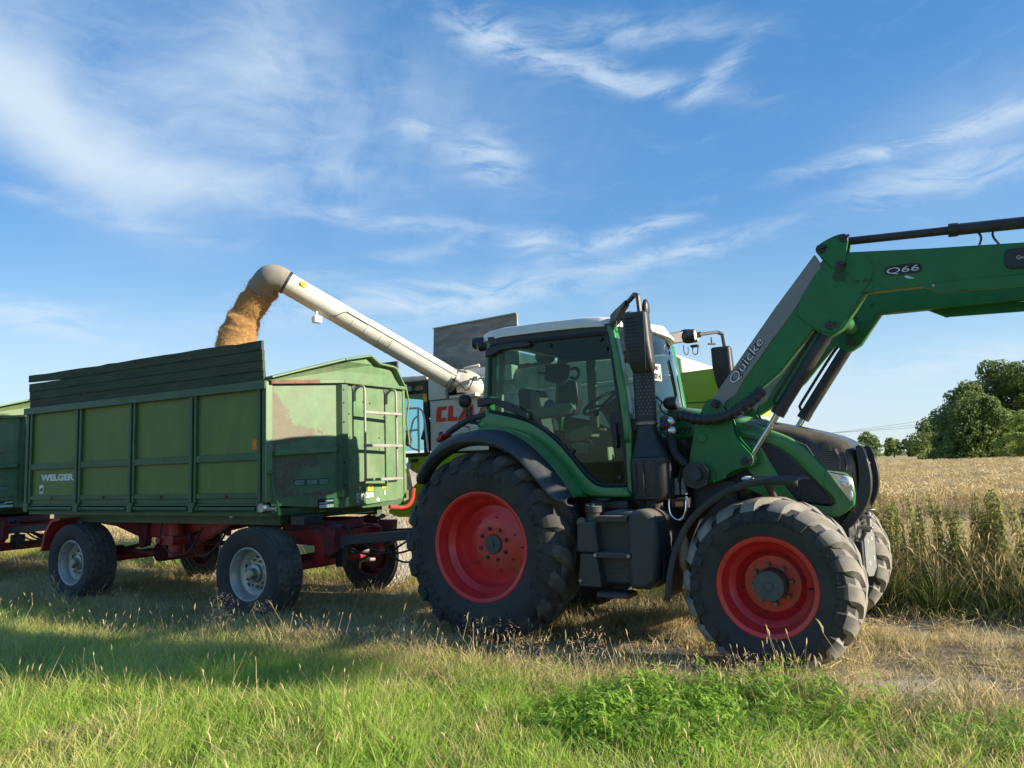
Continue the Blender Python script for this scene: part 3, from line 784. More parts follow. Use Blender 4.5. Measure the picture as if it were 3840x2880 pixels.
M_black = mat('black_plastic', (.016, .018, .022), .45, var=.15, dirt=.35, dirt_col=(.05, .047, .042), dscale=4, bump=.12, bscale=160)
M_blackm = mat('black_metal', (.022, .025, .032), .45, var=.2, dirt=.3, dirt_col=(.06, .055, .05), dscale=5)
M_rubber = mat('tyre_rubber', (.026, .028, .031), .78, var=.2, dirt=.6, dirt_col=(.080, .072, .060), dscale=2.6, bump=.15, bscale=60)
M_treadlit = mat('tyre_tread_sunlit_dust', (.20, .188, .165), .92, var=.3, dirt=.75, dirt_col=(.33, .30, .26), dscale=3.5, bump=.2, bscale=50)  # dusty tread with sunlight put into its paler colour
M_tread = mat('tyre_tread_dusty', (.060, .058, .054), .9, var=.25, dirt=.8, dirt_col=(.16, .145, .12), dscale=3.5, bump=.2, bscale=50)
M_silverrim = mat('silver_wheel', (.42, .42, .40), .45, .55, var=.12, dirt=.45, dirt_col=(.17, .14, .10), dscale=3)
M_yellow = mat('sticker_yellow', (.70, .50, .02), .5, var=.05)
M_orange = mat('sticker_orange', (.62, .13, .02), .5, var=.05)
M_whitep = mat('white_print', (.62, .66, .64), .55, var=.08)
M_printg = mat('faded_print', (.30, .42, .36), .6, var=.1)
M_ink = mat('dark_print', (.012, .014, .016), .6, var=.05)
M_hose = mat('black_hose', (.016, .017, .02), .5, var=.2, dirt=.2)
M_rustm = mat('rusty_metal', (.16, .075, .05), .8, var=.35, vscale=12, bump=.3)
M_alu = mat('ladder_metal', (.31, .30, .27), .5, .4, var=.12, dirt=.35, dirt_col=(.2, .18, .14), dscale=8)

def letters(parent, name, text, m, p0, ax, up, size, extrude=.002, offset=0.0, shear=0.0, width=None, align='LEFT'):
    """flat lettering standing on a surface: p0 = lower left, ax = reading direction, up = letter height direction"""
    cu = bpy.data.curves.new(name, 'FONT'); cu.body = text; cu.size = size; cu.extrude = extrude; cu.offset = offset; cu.shear = shear
    cu.align_x = align; cu.resolution_u = 3
    tmp = bpy.data.objects.new('tmp_text', cu); COL.objects.link(tmp); bpy.context.view_layer.update()
    me = bpy.data.meshes.new_from_object(tmp.evaluated_get(bpy.context.evaluated_depsgraph_get()))
    bpy.data.objects.remove(tmp); bpy.data.curves.remove(cu)
    ax = Vector(ax).normalized(); up = Vector(up).normalized(); nz = ax.cross(up)
    xs = [v.co.x for v in me.vertices]; k = 1.0
    if width: k = width / (max(xs)-min(xs))
    x0 = min(xs) if align == 'LEFT' else 0
    M3 = Matrix((ax, up, nz)).transposed()
    for v in me.vertices:
        v.co = Vector(p0) + M3 @ Vector(((v.co.x-x0)*k, v.co.y, v.co.z))
    me.materials.clear(); me.materials.append(m); me.name = name
    return link(name, me, parent)

# ================================================================== wheels
def lug_tyre(R, W, rim, lugs, lug_h=.034, seed=0):
    """farm tyre: carcass turned about y, with V lugs set on it; two materials: rubber, dusty tread"""
    b = MB(); Rt = R-lug_h; hw = W/2
    side = [(rim-.004, -.40*W), (rim+.012, -.44*W), (rim+.03, -.455*W), (rim+(Rt-rim)*.38, -.515*W), (rim+(Rt-rim)*.58, -.522*W), (rim+(Rt-rim)*.76, -.495*W), (Rt-.045, -.435*W), (Rt-.012, -.34*W)]
    prof = side + [(Rt, -.2*W), (Rt+.006, 0), (Rt, .2*W)] + [(r, -a) for r, a in reversed(side)]
    b.lathe(prof, 72, 0)
    k0 = len(side); n = len(prof)
    for i in range(len(b.F)):
        if k0-1 <= i % (n-1) <= k0+2: b.M[i] = 1
    st = [(-.535, -.150, 0), (-.512, -.088, .006), (-.460, -.036, .022), (-.385, -.010, .05), (-.29, 0, .09), (-.15, 0, .16), (-.02, 0, .235), (.045, 0, .27)]
    for sgn in (1, -1):
        for q in range(lugs):
            a0 = 2*PI*(q + (0 if sgn > 0 else .5))/lugs
            rows = []
            for j, (u, dr, da) in enumerate(st):
                y = sgn*u*W; ro = R+dr; f = j/(len(st)-1)
                rb = Rt-.014 if dr > -.005 else ro-lug_h*1.1
                an = a0 - da*(W/.58)*(.85/R)*1.0
                wb, wt = (.090-.014*f)/R, (.058-.010*f)/R
                if j == 0: wb *= .8; wt *= .75; ro -= .012
                P = lambda r, t: (r*math.cos(an+t), y, r*math.sin(an+t))
                if j < 2:
                    yo = y - sgn*0 ; P2 = lambda r, t, dy: (r*math.cos(an+t), y+dy, r*math.sin(an+t))
                    d_in = -sgn*(-.0); o = -sgn*(.004 + .010*j); i_ = sgn*.045
                    rows.append([P2(ro, -wb, i_), P2(ro, -wt, -sgn*.010), P2(ro, wt, -sgn*.010), P2(ro, wb, i_)])
                else: rows.append([P(rb, -wb), P(ro, -wt), P(ro, wt), P(rb, wb)])
            nb = len(b.F); b.loft(rows, 1); m0 = len(b.M)
            # the two stations on the sidewall keep the cleaner rubber
            for i in range(nb, nb+3): b.M[i] = 0
            e = rows[-1]; b.add(e, [(0, 1, 2, 3)], 1); e = rows[0]; b.add(e, [(0, 1, 2, 3)], 0)
    return b

def truck_tyre(R, W, rim):
    n, prof = 168, []
    side = [(rim-.004, -.40*W), (rim+.018, -.45*W), (rim+(R-rim)*.45, -.52*W), (rim+(R-rim)*.8, -.515*W), (R-.035, -.49*W), (R-.010, -.468*W)]
    tread = [(t, ) for t in np.linspace(-.45, .45, 37)]
    K = len(side)*2 + len(tread); V = []; F = []; M = []
    for q in range(n):
        an = 2*PI*q/n; ph = q/n*2*PI*42
        row = [(r, a) for r, a in side]
        for (t,) in tread:
            r = R - .007*(abs(t)/.45)**4
            for g in (-.30, -.10, .10, .30):
                d = abs(t-(g+.018*math.copysign(1, math.sin(ph+g*9))))
                if d < .026: r -= .017*(1-d/.026)**.4
            if abs(abs(t)-.38) < .07 and math.sin(ph*.5+(t > 0)*1.5) > .62: r -= .015
            if abs(abs(t)-.20) < .07 and math.sin(ph+(t > 0)*2) > .78: r -= .012
            row.append((r, t*W))
        row += [(r, -a) for r, a in reversed(side)]
        ca, sa = math.cos(an), math.sin(an); V += [(r*ca, a, r*sa) for r, a in row]
    for q in range(n):
        q2 = (q+1) % n
        for i in range(K-1):
            F.append((q*K+i, q*K+i+1, q2*K+i+1, q2*K+i)); M.append(1 if len(side)-1 <= i < len(side)+len(tread) else 0)
    b = MB(); b.V, b.F, b.M = V, F, M; return b

M_redrim = mat('red_wheel', (.58, .023, .026), .38, var=.10, dirt=.42, dirt_col=(.20, .06, .05), dscale=2.2, coat=.25)
M_hub = mat('hub_grey', (.045, .06, .07), .5, var=.12, dirt=.3)
M_nut = mat('wheel_nut', (.22, .14, .08), .5, .6, var=.3)
def farm_wheel(parent, c, R, W, rim, lugs, dish, hubr, hubd, nuts, nutr, side, phase=0, holes=None, word=None, tread=None):
    """side -1: outer face towards -y"""
    prof = [(rim+.012, -.43*W), (rim+.004, -.445*W), (rim-.010, -.445*W), (rim-.030, -.425*W), (rim-.036, -.36*W), (rim-.055, -.30*W), (rim-.060, -.22*W), (rim-.105, -.13*W), (rim-.115, dish-.035), (rim-.140, dish), (rim*.62, dish-.004), (rim*.55, dish-.022), (hubr*1.75, dish-.030), (hubr*1.6, dish-.030), (0, dish-.028)]
    back = [(rim+.012, .43*W), (rim-.03, .42*W), (rim-.06, .2*W), (rim-.10, .05*W), (rim-.11, dish+.02), (0, dish+.02)]
    def fy(b): return b if side < 0 else b.flipped_y()
    b = MB(); b.lathe(prof, 72, 0); b.lathe(back, 40, 0)
    w = fy(b).moved(c).build('wheel', M_redrim, parent, sharp=30)
    t = fy(lug_tyre(R, W, rim, lugs)).moved(c) if side < 0 else lug_tyre(R, W, rim, lugs).flipped_y().moved(c)
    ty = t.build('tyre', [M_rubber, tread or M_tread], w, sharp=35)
    h = MB(); h.lathe([(hubr*1.02, dish-.02), (hubr, dish-hubd*.8), (hubr*.93, dish-hubd), (0, dish-hubd)], 32); h.lathe([(hubr*.28, dish-hubd-.004), (hubr*.25, dish-hubd-.012), (0, dish-hubd-.012)], 16)
    fy(h).moved(c).build('hub_cap', M_hub, w)
    nm = None
    for k in range(nuts):
        a = phase + 2*PI*k/nuts; nb = MB(); px, pz = nutr*math.cos(a), nutr*math.sin(a)
        nb.cyl((px, dish-.032, pz), (px, dish-.060, pz), .021, .019, 6); nb.cyl((px, dish-.056, pz), (px, dish-.075, pz), .011, .011, 8)
        fy(nb).moved(c).build('wheel_nut', M_nut, w)
    hb = MB()
    for (rr, a) in (holes or ()):
        px, pz = rr*math.cos(a), rr*math.sin(a); hb.cyl((px, dish-.034, pz), (px, dish-.031, pz), .010, .010, 8)
    if holes: fy(hb).moved(c).build('bolt_hole', M_ink, w)
    vb = MB(); vb.tube([(rim-.05, -.34*W, 0), (rim-.075, -.38*W, 0)], .009, 6); fy(vb).moved(c).build('valve', M_ink, w)
    if word and side < 0:
        LV, LF = [], []
        for (txt, mid, rr, sz, gap) in word:
            n = len(txt)
            for i, ch in enumerate(txt):
                if ch == ' ': continue
                a = mid - (i-(n-1)/2)*gap
                up = Vector((math.cos(a), 0, math.sin(a))); ax = Vector((math.sin(a), 0, -math.cos(a)))
                p = Vector(c) + up*(rr-sz*.35) - ax*sz*.3 + Vector((0, -.526*W-.001, 0))
                o = letters(w, 'tmp', ch, M_rubber, p, ax, up, sz, .004); k = len(LV)
                LV += [tuple(v.co) for v in o.data.vertices]; LF += [tuple(k+q for q in f.vertices) for f in o.data.polygons]
                bpy.data.objects.remove(o)
        tl_ = link('tyre_lettering', new_mesh('tyre_lettering', LV, LF, [M_rubber], False), w); tl_['kind'] = 'stuff'
    return w

def truck_wheel(parent, c, side, R=.525, W=.385, rim=.298, red_in=True):
    def fy(b): return b if side < 0 else b.flipped_y()
    b = MB(); dish = -.02
    b.lathe([(rim+.01, -.42*W), (rim-.004, -.44*W), (rim-.014, -.43*W), (rim-.022, -.36*W), (rim-.046, -.27*W), (rim-.05, -.15*W), (rim-.085, dish-.03), (rim-.115, dish-.008), (rim*.50, dish-.018), (.105, dish-.022), (.0, dish-.022)], 56)
    w = fy(b).moved(c).build('wheel', M_silverrim, parent, sharp=30)
    bb = MB(); bb.lathe([(rim+.01, .42*W), (rim-.02, .40*W), (rim-.05, .1*W), (.2, .06*W), (.19, .3*W), (.10, .34*W), (0, .34*W)], 32); fy(bb).moved(c).build('brake_drum', M_darkred, w)
    truck = truck_tyre(R, W, rim); fy(truck).moved(c).build('tyre', [M_rubber, M_tread if side < 0 else M_treadlit], w, sharp=30)  # far tyres take the tread colour that has sunlight in it
    for k in range(10):
        a = 2*PI*k/10+.2
        if k % 2 == 0:
            h = MB(); px, pz = .185*math.cos(a), .185*math.sin(a); e = Vector((-math.sin(a), 0, math.cos(a)))*.028; f2 = Vector((math.cos(a), 0, math.sin(a)))*.014
            h.add([Vector((px, dish-.020, pz)) + e*math.cos(t)+f2*math.sin(t) for t in np.linspace(0, 2*PI, 13)[:-1]], [tuple(range(12))]); fy(h).moved(c).build('hand_hole', M_ink, w, fix=False)
        n = MB(); px, pz = .150*math.cos(a+.3), .150*math.sin(a+.3); n.cyl((px, dish-.016, pz), (px, dish-.045, pz), .016, .014, 6); fy(n).moved(c).build('wheel_nut', M_nut if k % 3 else M_steel, w)
    hb = MB(); hb.lathe([(.105, dish-.02), (.10, dish-.05), (.062, dish-.06), (.058, dish-.12), (.045, dish-.132), (0, dish-.132)], 24); fy(hb).moved(c).build('hub', M_steel, w)
    return w

# ================================================================== the trailers
def make_trailer():
    t = thing('grain_trailer', 'green two axle tipping trailer with dark plank boards being filled with grain', 'trailer', R_ORG, R_YAW, 'green tipping trailers')
    posts = [(-4.66, -4.52), (-3.42, -3.28), (-2.21, -2.08), (-.99, -.87), (.20, .315)]
    Y = -1.20
    # side made of pressed panels between posts
    for i in range(4):
        x0, x1 = posts[i][1], posts[i+1][0]
        for (z0, z1) in ((1.41, 1.77), (1.86, 2.585)):
            b = MB(); b.box(x0-.02, x1+.02, Y-.004, Y+.02, z0-.01, z1+.01)
            p = b.build('side_panel', M_tpanel, t, smooth=False)
            if i == 0 and z0 < 1.5: p['label'] = 'lower side panel carrying the maker lettering'; lettered = p
            if i == 3 and z0 > 1.5: warned = p
        b = MB(); b.box(x0, x1, Y-.035, Y+.02, 1.772, 1.858); b.build('side_rail', M_tgreen, t, bevel=.006)
        b = MB(); b.box(x0, x1, Y-.032, Y+.02, 1.345, 1.405); b.box(x0, x1, Y-.012, Y+.02, 1.285, 1.345); b.box(x0, x1, Y-.03, Y+.02, 1.262, 1.285)
        b.build('bottom_rail', M_tgreen, t, bevel=.004)
        b = MB(); b.tube([(x0+.03, Y-.03, 1.225), (x1-.03, Y-.03, 1.225)], .027, 12); b.tube([(x0+.025, Y-.03, 1.225), (x0+.06, Y-.03, 1.225)], .034, 12); b.build('hinge_tube', M_tgreen, t)
        b = MB(); b.cyl(((x0+x1)/2, Y-.036, 1.375), ((x0+x1)/2, Y-.05, 1.375), .022, .018, 8); b.build('side_latch', M_rustm, t)
    for (x0, x1) in posts:
        b = MB(); w = x1-x0
        b.box(x0, x0+w*.42, Y-.045, Y+.02, 1.30, 2.60); b.box(x1-w*.30, x1, Y-.04, Y+.02, 1.30, 2.60); b.box(x0+w*.42, x1-w*.30, Y-.02, Y+.02, 1.30, 2.60)
        b.build('side_post', M_tgreen, t, bevel=.004)
        b = MB(); b.prism([(x0+.01, 1.18), (x1-.03, 1.18), (x1, 1.30), (x0, 1.30)], Y-.06, Y); b.build('hinge_bracket', M_tgreen, t, bevel=.006)
    b = MB(); b.box(-4.72, .34, Y-.06, Y+.03, 2.588, 2.672); b.box(-4.72, .34, Y-.062, Y-.045, 2.575, 2.60); b.build('top_rail', M_tgreen, t, bevel=.006)
    # plank extension boards, ragged along the top
    rp = np.random.default_rng(3)
    for sgn, nm in ((-1, 'near'), (1, 'far')):
        for k in range(4):
            z0 = 2.676 + k*.119; z1 = z0 + .1185
            xs = np.linspace(-4.66 - .006*rp.random(), .255 + .004*rp.random(), 26)
            jag = np.abs(rp.normal(0, .004, 26)) * (1.6 if k == 3 else .3); ln = .010*k
            yo = sgn*(1.185 + ln + .001*(k % 2)); b = MB()
            rows = []
            gap = [(.030*max(0, 1-(x+4.66)/.9) if (k == 3 and sgn < 0) else 0) for x in xs]
            for i, x in enumerate(xs):
                zl, zu = z0 + gap[i]*.8, z1 - jag[i] + gap[i]*.35
                rows.append([(x, yo-.018, zl), (x, yo-.018, zu), (x, yo+.018, zu), (x, yo+.018, zl)])
            b.loft(rows, close=True); b.add(rows[0], [(0, 1, 2, 3)]); b.add(rows[-1], [(3, 2, 1, 0)])
            b.build('plank', M_plank, t, smooth=False, bevel=.003, seg=1)
    # far side, floor, tail wall
    b = MB(); b.box(-4.64, .30, 1.18, 1.22, 1.20, 2.66); b.build('far_side', M_tpanel, t, smooth=False)
    b = MB(); b.box(-4.72, .34, 1.18, 1.26, 2.59, 2.672); b.build('far_rail', M_tgreen, t)
    b = MB(); b.box(-4.66, .36, -1.17, 1.17, 1.14, 1.22); b.box(-4.5, .2, -.9, -.8, 1.02, 1.14); b.box(-4.5, .2, .8, .9, 1.02, 1.14)
    for x in np.arange(-4.3, .3, .55): b.box(x, x+.05, -.86, .86, 1.06, 1.14)
    b.build('floor', M_tgreen, t, smooth=False)
    b = MB(); b.box(-4.70, -4.65, -1.19, 1.19, 1.2, 2.66); b.build('tail_wall', M_twall, t)
    # front wall: slightly V-shaped, centre post on the fold
    A, Bf, D = (.335, -1.16), (.475, -.165), (.345, 1.20)
    def wall(p, q, z0a, z1a, z0b, z1b, th=.03):
        d = Vector((q[0]-p[0], q[1]-p[1], 0)).normalized(); n = Vector((d.y, -d.x, 0))*th
        V = [(p[0], p[1], z0a), (q[0], q[1], z0b), (q[0], q[1], z1b), (p[0], p[1], z1a)]
        b = MB(); b.add(V + [(x-n.x, y-n.y, z) for x, y, z in V], [(0,1,2,3), (7,6,5,4), (0,4,5,1), (1,5,6,2), (2,6,7,3), (3,7,4,0)]); return b
    fw = MB()
    n1 = wall((A[0], A[1]), Bf, 1.26, 2.64, 1.17, 2.70); w1 = n1.build('front_panel', make_rust_wall(), t, smooth=False, label='rust patched half of the front wall')
    w2 = wall(Bf, D, 1.17, 2.70, 1.215, 2.74).build('front_panel', M_twall, t, smooth=False, label='brighter half of the front wall behind the ladder')
    b = MB(); b.add([(.30, -1.23, 1.30), (.345, -1.245, 1.30), (.36, -1.16, 1.30), (.30, -1.15, 1.30), (.30, -1.23, 2.66), (.345, -1.245, 2.66), (.36, -1.16, 2.66), (.30, -1.15, 2.66)], [(0,1,5,4), (1,2,6,5), (2,3,7,6), (3,0,4,7), (4,5,6,7), (0,3,2,1)]); b.build('corner_post', M_twall, t, bevel=.006)
    b = MB(); b.box(.32, .36, 1.19, 1.235, 1.22, 2.72); b.build('corner_post', M_twall, t, bevel=.006)
    b = MB(); b.prism([(.46, -.25), (.535, -.215), (.55, -.13), (.47, -.085), (.44, -.16)], 1.30, 2.69, plane='xy'); b.build('centre_post', M_tgreen, t, bevel=.006)
    for z in (1.45, 1.72, 1.98, 2.22, 2.46, 2.62):
        b = MB(); b.cyl((.535, -.19, z), (.550, -.197, z), .012, .010, 8); b.build('bolt', M_ink, t)
    # folded cap above the wall
    def onwall(y): 
        return A[0] + (Bf[0]-A[0])*(y-A[1])/(Bf[1]-A[1]) if y < Bf[1] else Bf[0] + (D[0]-Bf[0])*(y-Bf[1])/(D[1]-Bf[1])
    low = [(-1.20, 2.655), (-.165, 2.725), (1.20, 2.745)]
    top = [(-1.18, 2.70), (-.135, 2.995), (.41, 3.105), (.60, 3.02), (.93, 3.01), (1.0, 2.99), (1.19, 2.765)]
    f1 = MB(); xx = lambda y, d: onwall(y)+d
    poly = [(xx(-1.17, .012), -1.17, 2.67), (xx(-.165, .012), -.165, 2.73), (xx(1.19, .012), 1.19, 2.75)] + [(xx(y, -.03), y, z) for y, z in reversed(top)]
    f1.add(poly + [(x-.02, y, z) for x, y, z in poly], [tuple(range(len(poly))), tuple(range(2*len(poly)-1, len(poly)-1, -1))] + [(i, i+len(poly), (i+1) % len(poly)+len(poly), (i+1) % len(poly)) for i in range(len(poly))])
    f1.build('front_cap', M_twall, t, smooth=False)
    rim_ = [(xx(y, .0), y, z+.012) for y, z in top]
    for a, b2 in zip(rim_[:-1], rim_[1:]):
        b = MB(); b.bar(a, b2, .11, .026); b.build('cap_edge', M_twall, t, bevel=.005)
    for (p, q, mm) in (((xx(-1.2, .025), -1.2, 2.652), (xx(-.54, .03), -.54, 2.70), M_rustm), ((xx(-.54, .03), -.54, 2.70), (xx(-.165, .03), -.165, 2.728), M_twall), ((xx(-.165, .03), -.165, 2.728), (xx(1.2, .03), 1.2, 2.745), M_twall)):
        b = MB(); b.bar(p, q, .07, .045); b.build('wall_ledge', mm, t, bevel=.006)
    b = MB(); b.bar((onwall(-1.14)+.02, -1.14, 1.845), (onwall(-.28)+.02, -.28, 1.885), .07, .055); b.add([(onwall(-.28)+.05, -.28, 1.912), (onwall(-.14)+.01, -.14, 1.905), (onwall(-.28)+.01, -.28, 1.86)], [(0, 1, 2)]); b.build('wall_stiffener', M_twall, t, bevel=.005)
    # ladder: two bent tubes standing off the wall, flat rungs
    for y0 in (.10, .80):
        xw = onwall(y0)+.02; b = MB(); b.tube(smooth_line([(xw, y0-.02, 2.50), (xw, y0-.02, 2.66), (xw+.15, y0, 2.70), (xw+.15, y0, 2.55)], 14) + [(xw+.15, y0, z) for z in (2.3, 2.0, 1.75, 1.50)] + [(xw+.13, y0, 1.47), (xw+.01, y0-.01, 1.46)], .017, 10)
        b.bar((xw, y0-.02, 2.52), (xw+.02, y0-.05, 2.70), .035, .006)
        b.build('ladder_stile', M_alu, t)
    for z in (2.35, 1.93, 1.50):
        b = MB(); b.box(onwall(.1)+.150, onwall(.1)+.185, .09, .83, z-.018, z+.018); b.build('ladder_rung', M_alu, t, bevel=.004)
    for (y, z) in ((.28, 2.50), (.42, 2.49), (-.02, 2.33), (.73, 2.32), (-.02, 2.04), (.62, 2.04), (.75, 2.04), (.62, 1.89), (.75, 1.9), (-.01, 1.75), (.76, 1.77)):
        b = MB(); b.cyl((onwall(y), y, z), (onwall(y)+.010, y, z), .011, .009, 8); b.build('bolt', M_ink, t)
    # stickers, plates and lettering
    def plate(name, m, y0, y1, z0, z1, d=.004, par=None):
        b = MB(); b.add([(onwall(y0)+d, y0, z0), (onwall(y1)+d, y1, z0), (onwall(y1)+d, y1, z1), (onwall(y0)+d, y0, z1)], [(0, 1, 2, 3)]); return b.build(name, m, par or t, smooth=False, fix=False)
    d1 = plate('data_plate', M_ink, -.53, -.29, 1.185, 1.30, .005)
    plate('plate_print', M_whitep, -.515, -.305, 1.19, 1.228, .009, d1)
    plate('plate_print', M_printg, -.515, -.40, 1.238, 1.255, .009, d1); plate('plate_print', M_whitep, -.43, -.305, 1.262, 1.28, .009, d1)
    for k in range(6): plate('plate_print', M_ink, -.513+.036*k, -.510+.036*k, 1.19, 1.228, .011, d1)
    l1 = plate('faded_label', M_tgreen, -.87, -.37, 1.47, 1.54, .005)
    for (a, c) in ((-.865, -.71), (-.70, -.53), (-.52, -.375)):
        for z in (1.478, 1.492, 1.506, 1.520): plate('label_print', M_printg, a+.01, c-.012, z, z+.006, .008, l1)
    y1_ = plate('warning_sticker', M_yellow, .36, .47, 1.355, 1.435, .006); y2_ = plate('warning_sticker', M_yellow, .67, .76, 1.375, 1.43, .006)
    for z in (1.37, 1.385, 1.40): plate('sticker_print', M_ink, .385, .445, z, z+.005, .009, y1_)
    plate('white_sticker', M_whitep, .72, .748, 1.29, 1.345, .006)
    b = MB(); yy = .575; b.add([(onwall(yy)+.006, yy-.03, 1.235), (onwall(yy)+.006, yy+.01, 1.20), (onwall(yy)+.006, yy+.035, 1.235), (onwall(yy)+.006, yy-.005, 1.268)], [(0, 1, 2, 3)]); b.build('white_sticker', M_whitep, t, smooth=False, fix=False)
    dd = Vector((D[0]-Bf[0], D[1]-Bf[1], 0))
    letters(t, 'lettering', 'DK 280', M_whitep, (onwall(.12)+.004, .12, 1.272), dd, (0, 0, 1), .085, .002, .003, 0, .36)
    letters(t, 'lettering', 'G', M_whitep, (onwall(.12)+.004, .12, 1.215), dd, (0, 0, 1), .06, .002, .003)
    letters(lettered, 'maker_lettering', 'WELGER', M_whitep, (-4.30, Y-.005, 1.615), (1, 0, 0), (0, 0, 1), .118, .002, .006, 0, .82)
    b = MB(); b.box(-4.335, -4.235, Y-.007, Y-.003, 1.43, 1.555); pg = b.build('pictogram_sticker', M_whitep, lettered)
    b = MB(); b.prism([(-4.325, 1.46), (-4.30, 1.46), (-4.29, 1.49), (-4.262, 1.46), (-4.245, 1.462), (-4.255, 1.50), (-4.28, 1.515), (-4.30, 1.505), (-4.318, 1.48)], Y-.009, Y-.006); b.box(-4.32, -4.25, Y-.009, Y-.006, 1.437, 1.443); b.build('pictogram', M_ink, t, smooth=False)
    b = MB(); b.box(.075, .19, Y-.008, Y-.003, 1.895, 2.015); og = b.build('orange_sign', M_orange, warned)
    b = MB(); ring = [(.1325+.042*math.cos(a), Y-.010, 1.965+.042*math.sin(a)) for a in np.linspace(-.5, PI+.5, 15)]; b.tube(ring, .0035, 4); b.tube([(.1325, Y-.010, 1.945), (.1325, Y-.010, 1.99)], .008, 6); b.sphere((.117, Y-.010, 1.942), .008, .003, .008, 8, 5); b.sphere((.148, Y-.010, 1.942), .008, .003, .008, 8, 5); b.box(.10, .165, Y-.010, Y-.007, 1.912, 1.917); b.build('sign_print', M_yellow, t)
    # locking lever at the corner
    b = MB(); b.prism([(.365, 1.655), (.40, 1.66), (.42, 1.50), (.50, 1.20), (.47, 1.20), (.38, 1.48)], -1.20, -1.18); b.cyl((.385, -1.17, 1.63), (.385, -1.225, 1.63), .022, .022, 10); b.tube([(.27, -1.215, 1.63), (.385, -1.215, 1.63)], .012, 8); b.build('locking_lever', M_tgreen, t, bevel=.003)
    b = MB(); b.tube([(.30, -1.23, 1.225), (.47, -1.20, 1.225)], .028, 10); b.cyl((.30, -1.28, 1.24), (.30, -1.2, 1.24), .05, .05, 10); b.build('hinge_pin', M_steel, t)
    # far corner fittings: lever, rod, fold-out step plate, red grab bar
    b = MB(); b.tube([(.37, 1.24, 2.80), (.40, 1.27, 2.55), (.37, 1.25, 2.30), (.40, 1.27, 1.95)], .013, 8); b.build('locking_rod', M_tpanel, t)
    b = MB(); b.prism([(1.23, 1.62), (1.46, 1.53), (1.42, 1.43), (1.30, 1.36)], .36, .42, plane='yz'); b.build('step_plate', M_steel, t, bevel=.004)
    b = MB(); b.prism([(1.28, 2.16), (1.34, 2.02), (1.30, 1.93), (1.24, 1.96)], .34, .40, plane='yz'); b.build('lock_handle', M_blackm, t, bevel=.005)
    b = MB(); b.tube(smooth_line([(.50, .70, 1.13), (.55, .98, 1.10), (.52, 1.16, 1.17), (.46, 1.27, 1.34)], 12), .026, 10); b.build('grab_bar', mat('bright_red', (.55, .03, .02), .4, coat=.2), t)
    # chassis
    b = MB()
    for sy in (-1, 1):
        b.prism([(-4.55, 1.13), (.15, 1.13), (.15, 1.06), (-1.05, 1.02), (-2.3, .80), (-3.1, .80), (-3.6, .93), (-4.55, 1.0)], sy*.47-.04, sy*.47+.04)
        b.box(-4.5, .1, sy*.47-.075, sy*.47+.075, 1.115, 1.135)
    for x in (-4.5, -3.5, -2.6, -1.6, -.6): b.box(x, x+.1, -.47, .47, .98, 1.10)
    b.build('chassis', M_red, t, bevel=.005)
    b = MB()
    for sy in (-1, 1): b.bar((-1.97, sy*.40, .74), (-.75, sy*.78, 1.09), .07, .13); b.bar((-2.2, sy*.35, .78), (-3.0, sy*.5, 1.0), .06, .10)
    b.build('brace', M_red, t, bevel=.005)
    b = MB(); b.tube([(-2.07, -.62, .56), (-2.07, -.62, .99)], .10, 18); b.tube([(-2.07, -.62, .99), (-2.07, -.62, 1.16)], .055, 14); b.box(-2.19, -1.95, -.76, -.5, .72, .84); b.cyl((-1.93, -.80, .78), (-1.93, -.44, .78), .045, .045, 12); b.cyl((-2.21, -.80, .78), (-2.21, -.44, .78), .045, .045, 12)
    b.build('tipping_ram', M_red, t, bevel=.004)
    # rear axle: springs, hangers, mud plate
    b = MB(); b.tube([(-3.517, -.98, .50), (-3.517, .98, .50)], .065, 12); b.tube([(-.0, -.98, .50), (0, .98, .50)], .07, 12); b.build('axle', M_red, t)
    for ax_ in (-3.517, 0):
        for sy in (-1, 1):
            b = MB()
            for k in range(5):
                L = .62-.10*k; b.tube([(ax_-L, sy*.52, .70-.025*k), (ax_, sy*.52, .60-.018*k), (ax_+L, sy*.52, .70-.025*k)], .022, 6)
            b.box(ax_-.06, ax_+.06, sy*.52-.06, sy*.52+.06, .44, .66); b.build('leaf_spring', M_darkred, t)
            b = MB(); b.prism([(ax_+.50, .98), (ax_+.74, .98), (ax_+.70, .68), (ax_+.58, .64), (ax_+.54, .8)], sy*.52-.05, sy*.52+.05); b.build('spring_hanger', M_darkred, t, bevel=.006); b = MB(); b.prism([(ax_-.74, .98), (ax_-.52, .98), (ax_-.56, .66), (ax_-.70, .66)], sy*.52-.05, sy*.52+.05); b.build('spring_hanger', M_darkred, t, bevel=.006)
    b = MB(); b.prism([(-4.32, .62), (-4.27, .62), (-4.20, .86), (-4.05, 1.03), (-3.85, 1.06), (-3.85, 1.09), (-4.08, 1.06), (-4.24, .88)], -1.18, -.80); b.build('mudguard', M_red, t, bevel=.003); b = MB(); b.prism([(-4.32, .62), (-4.27, .62), (-4.20, .86), (-4.05, 1.03), (-3.85, 1.06), (-3.85, 1.09), (-4.08, 1.06), (-4.24, .88)], .80, 1.18); b.build('mudguard', M_red, t, bevel=.003)
    b = MB(); b.tube([(-2.9, -.3, .55), (-2.9, .35, .55)], .13, 16); b.tube([(-2.6, .1, .66), (-1.1, .1, .66)], .035, 8); b.tube([(-3.2, -.62, .62), (-2.5, -.62, .58)], .03, 8); b.build('air_tank', M_darkred, t)
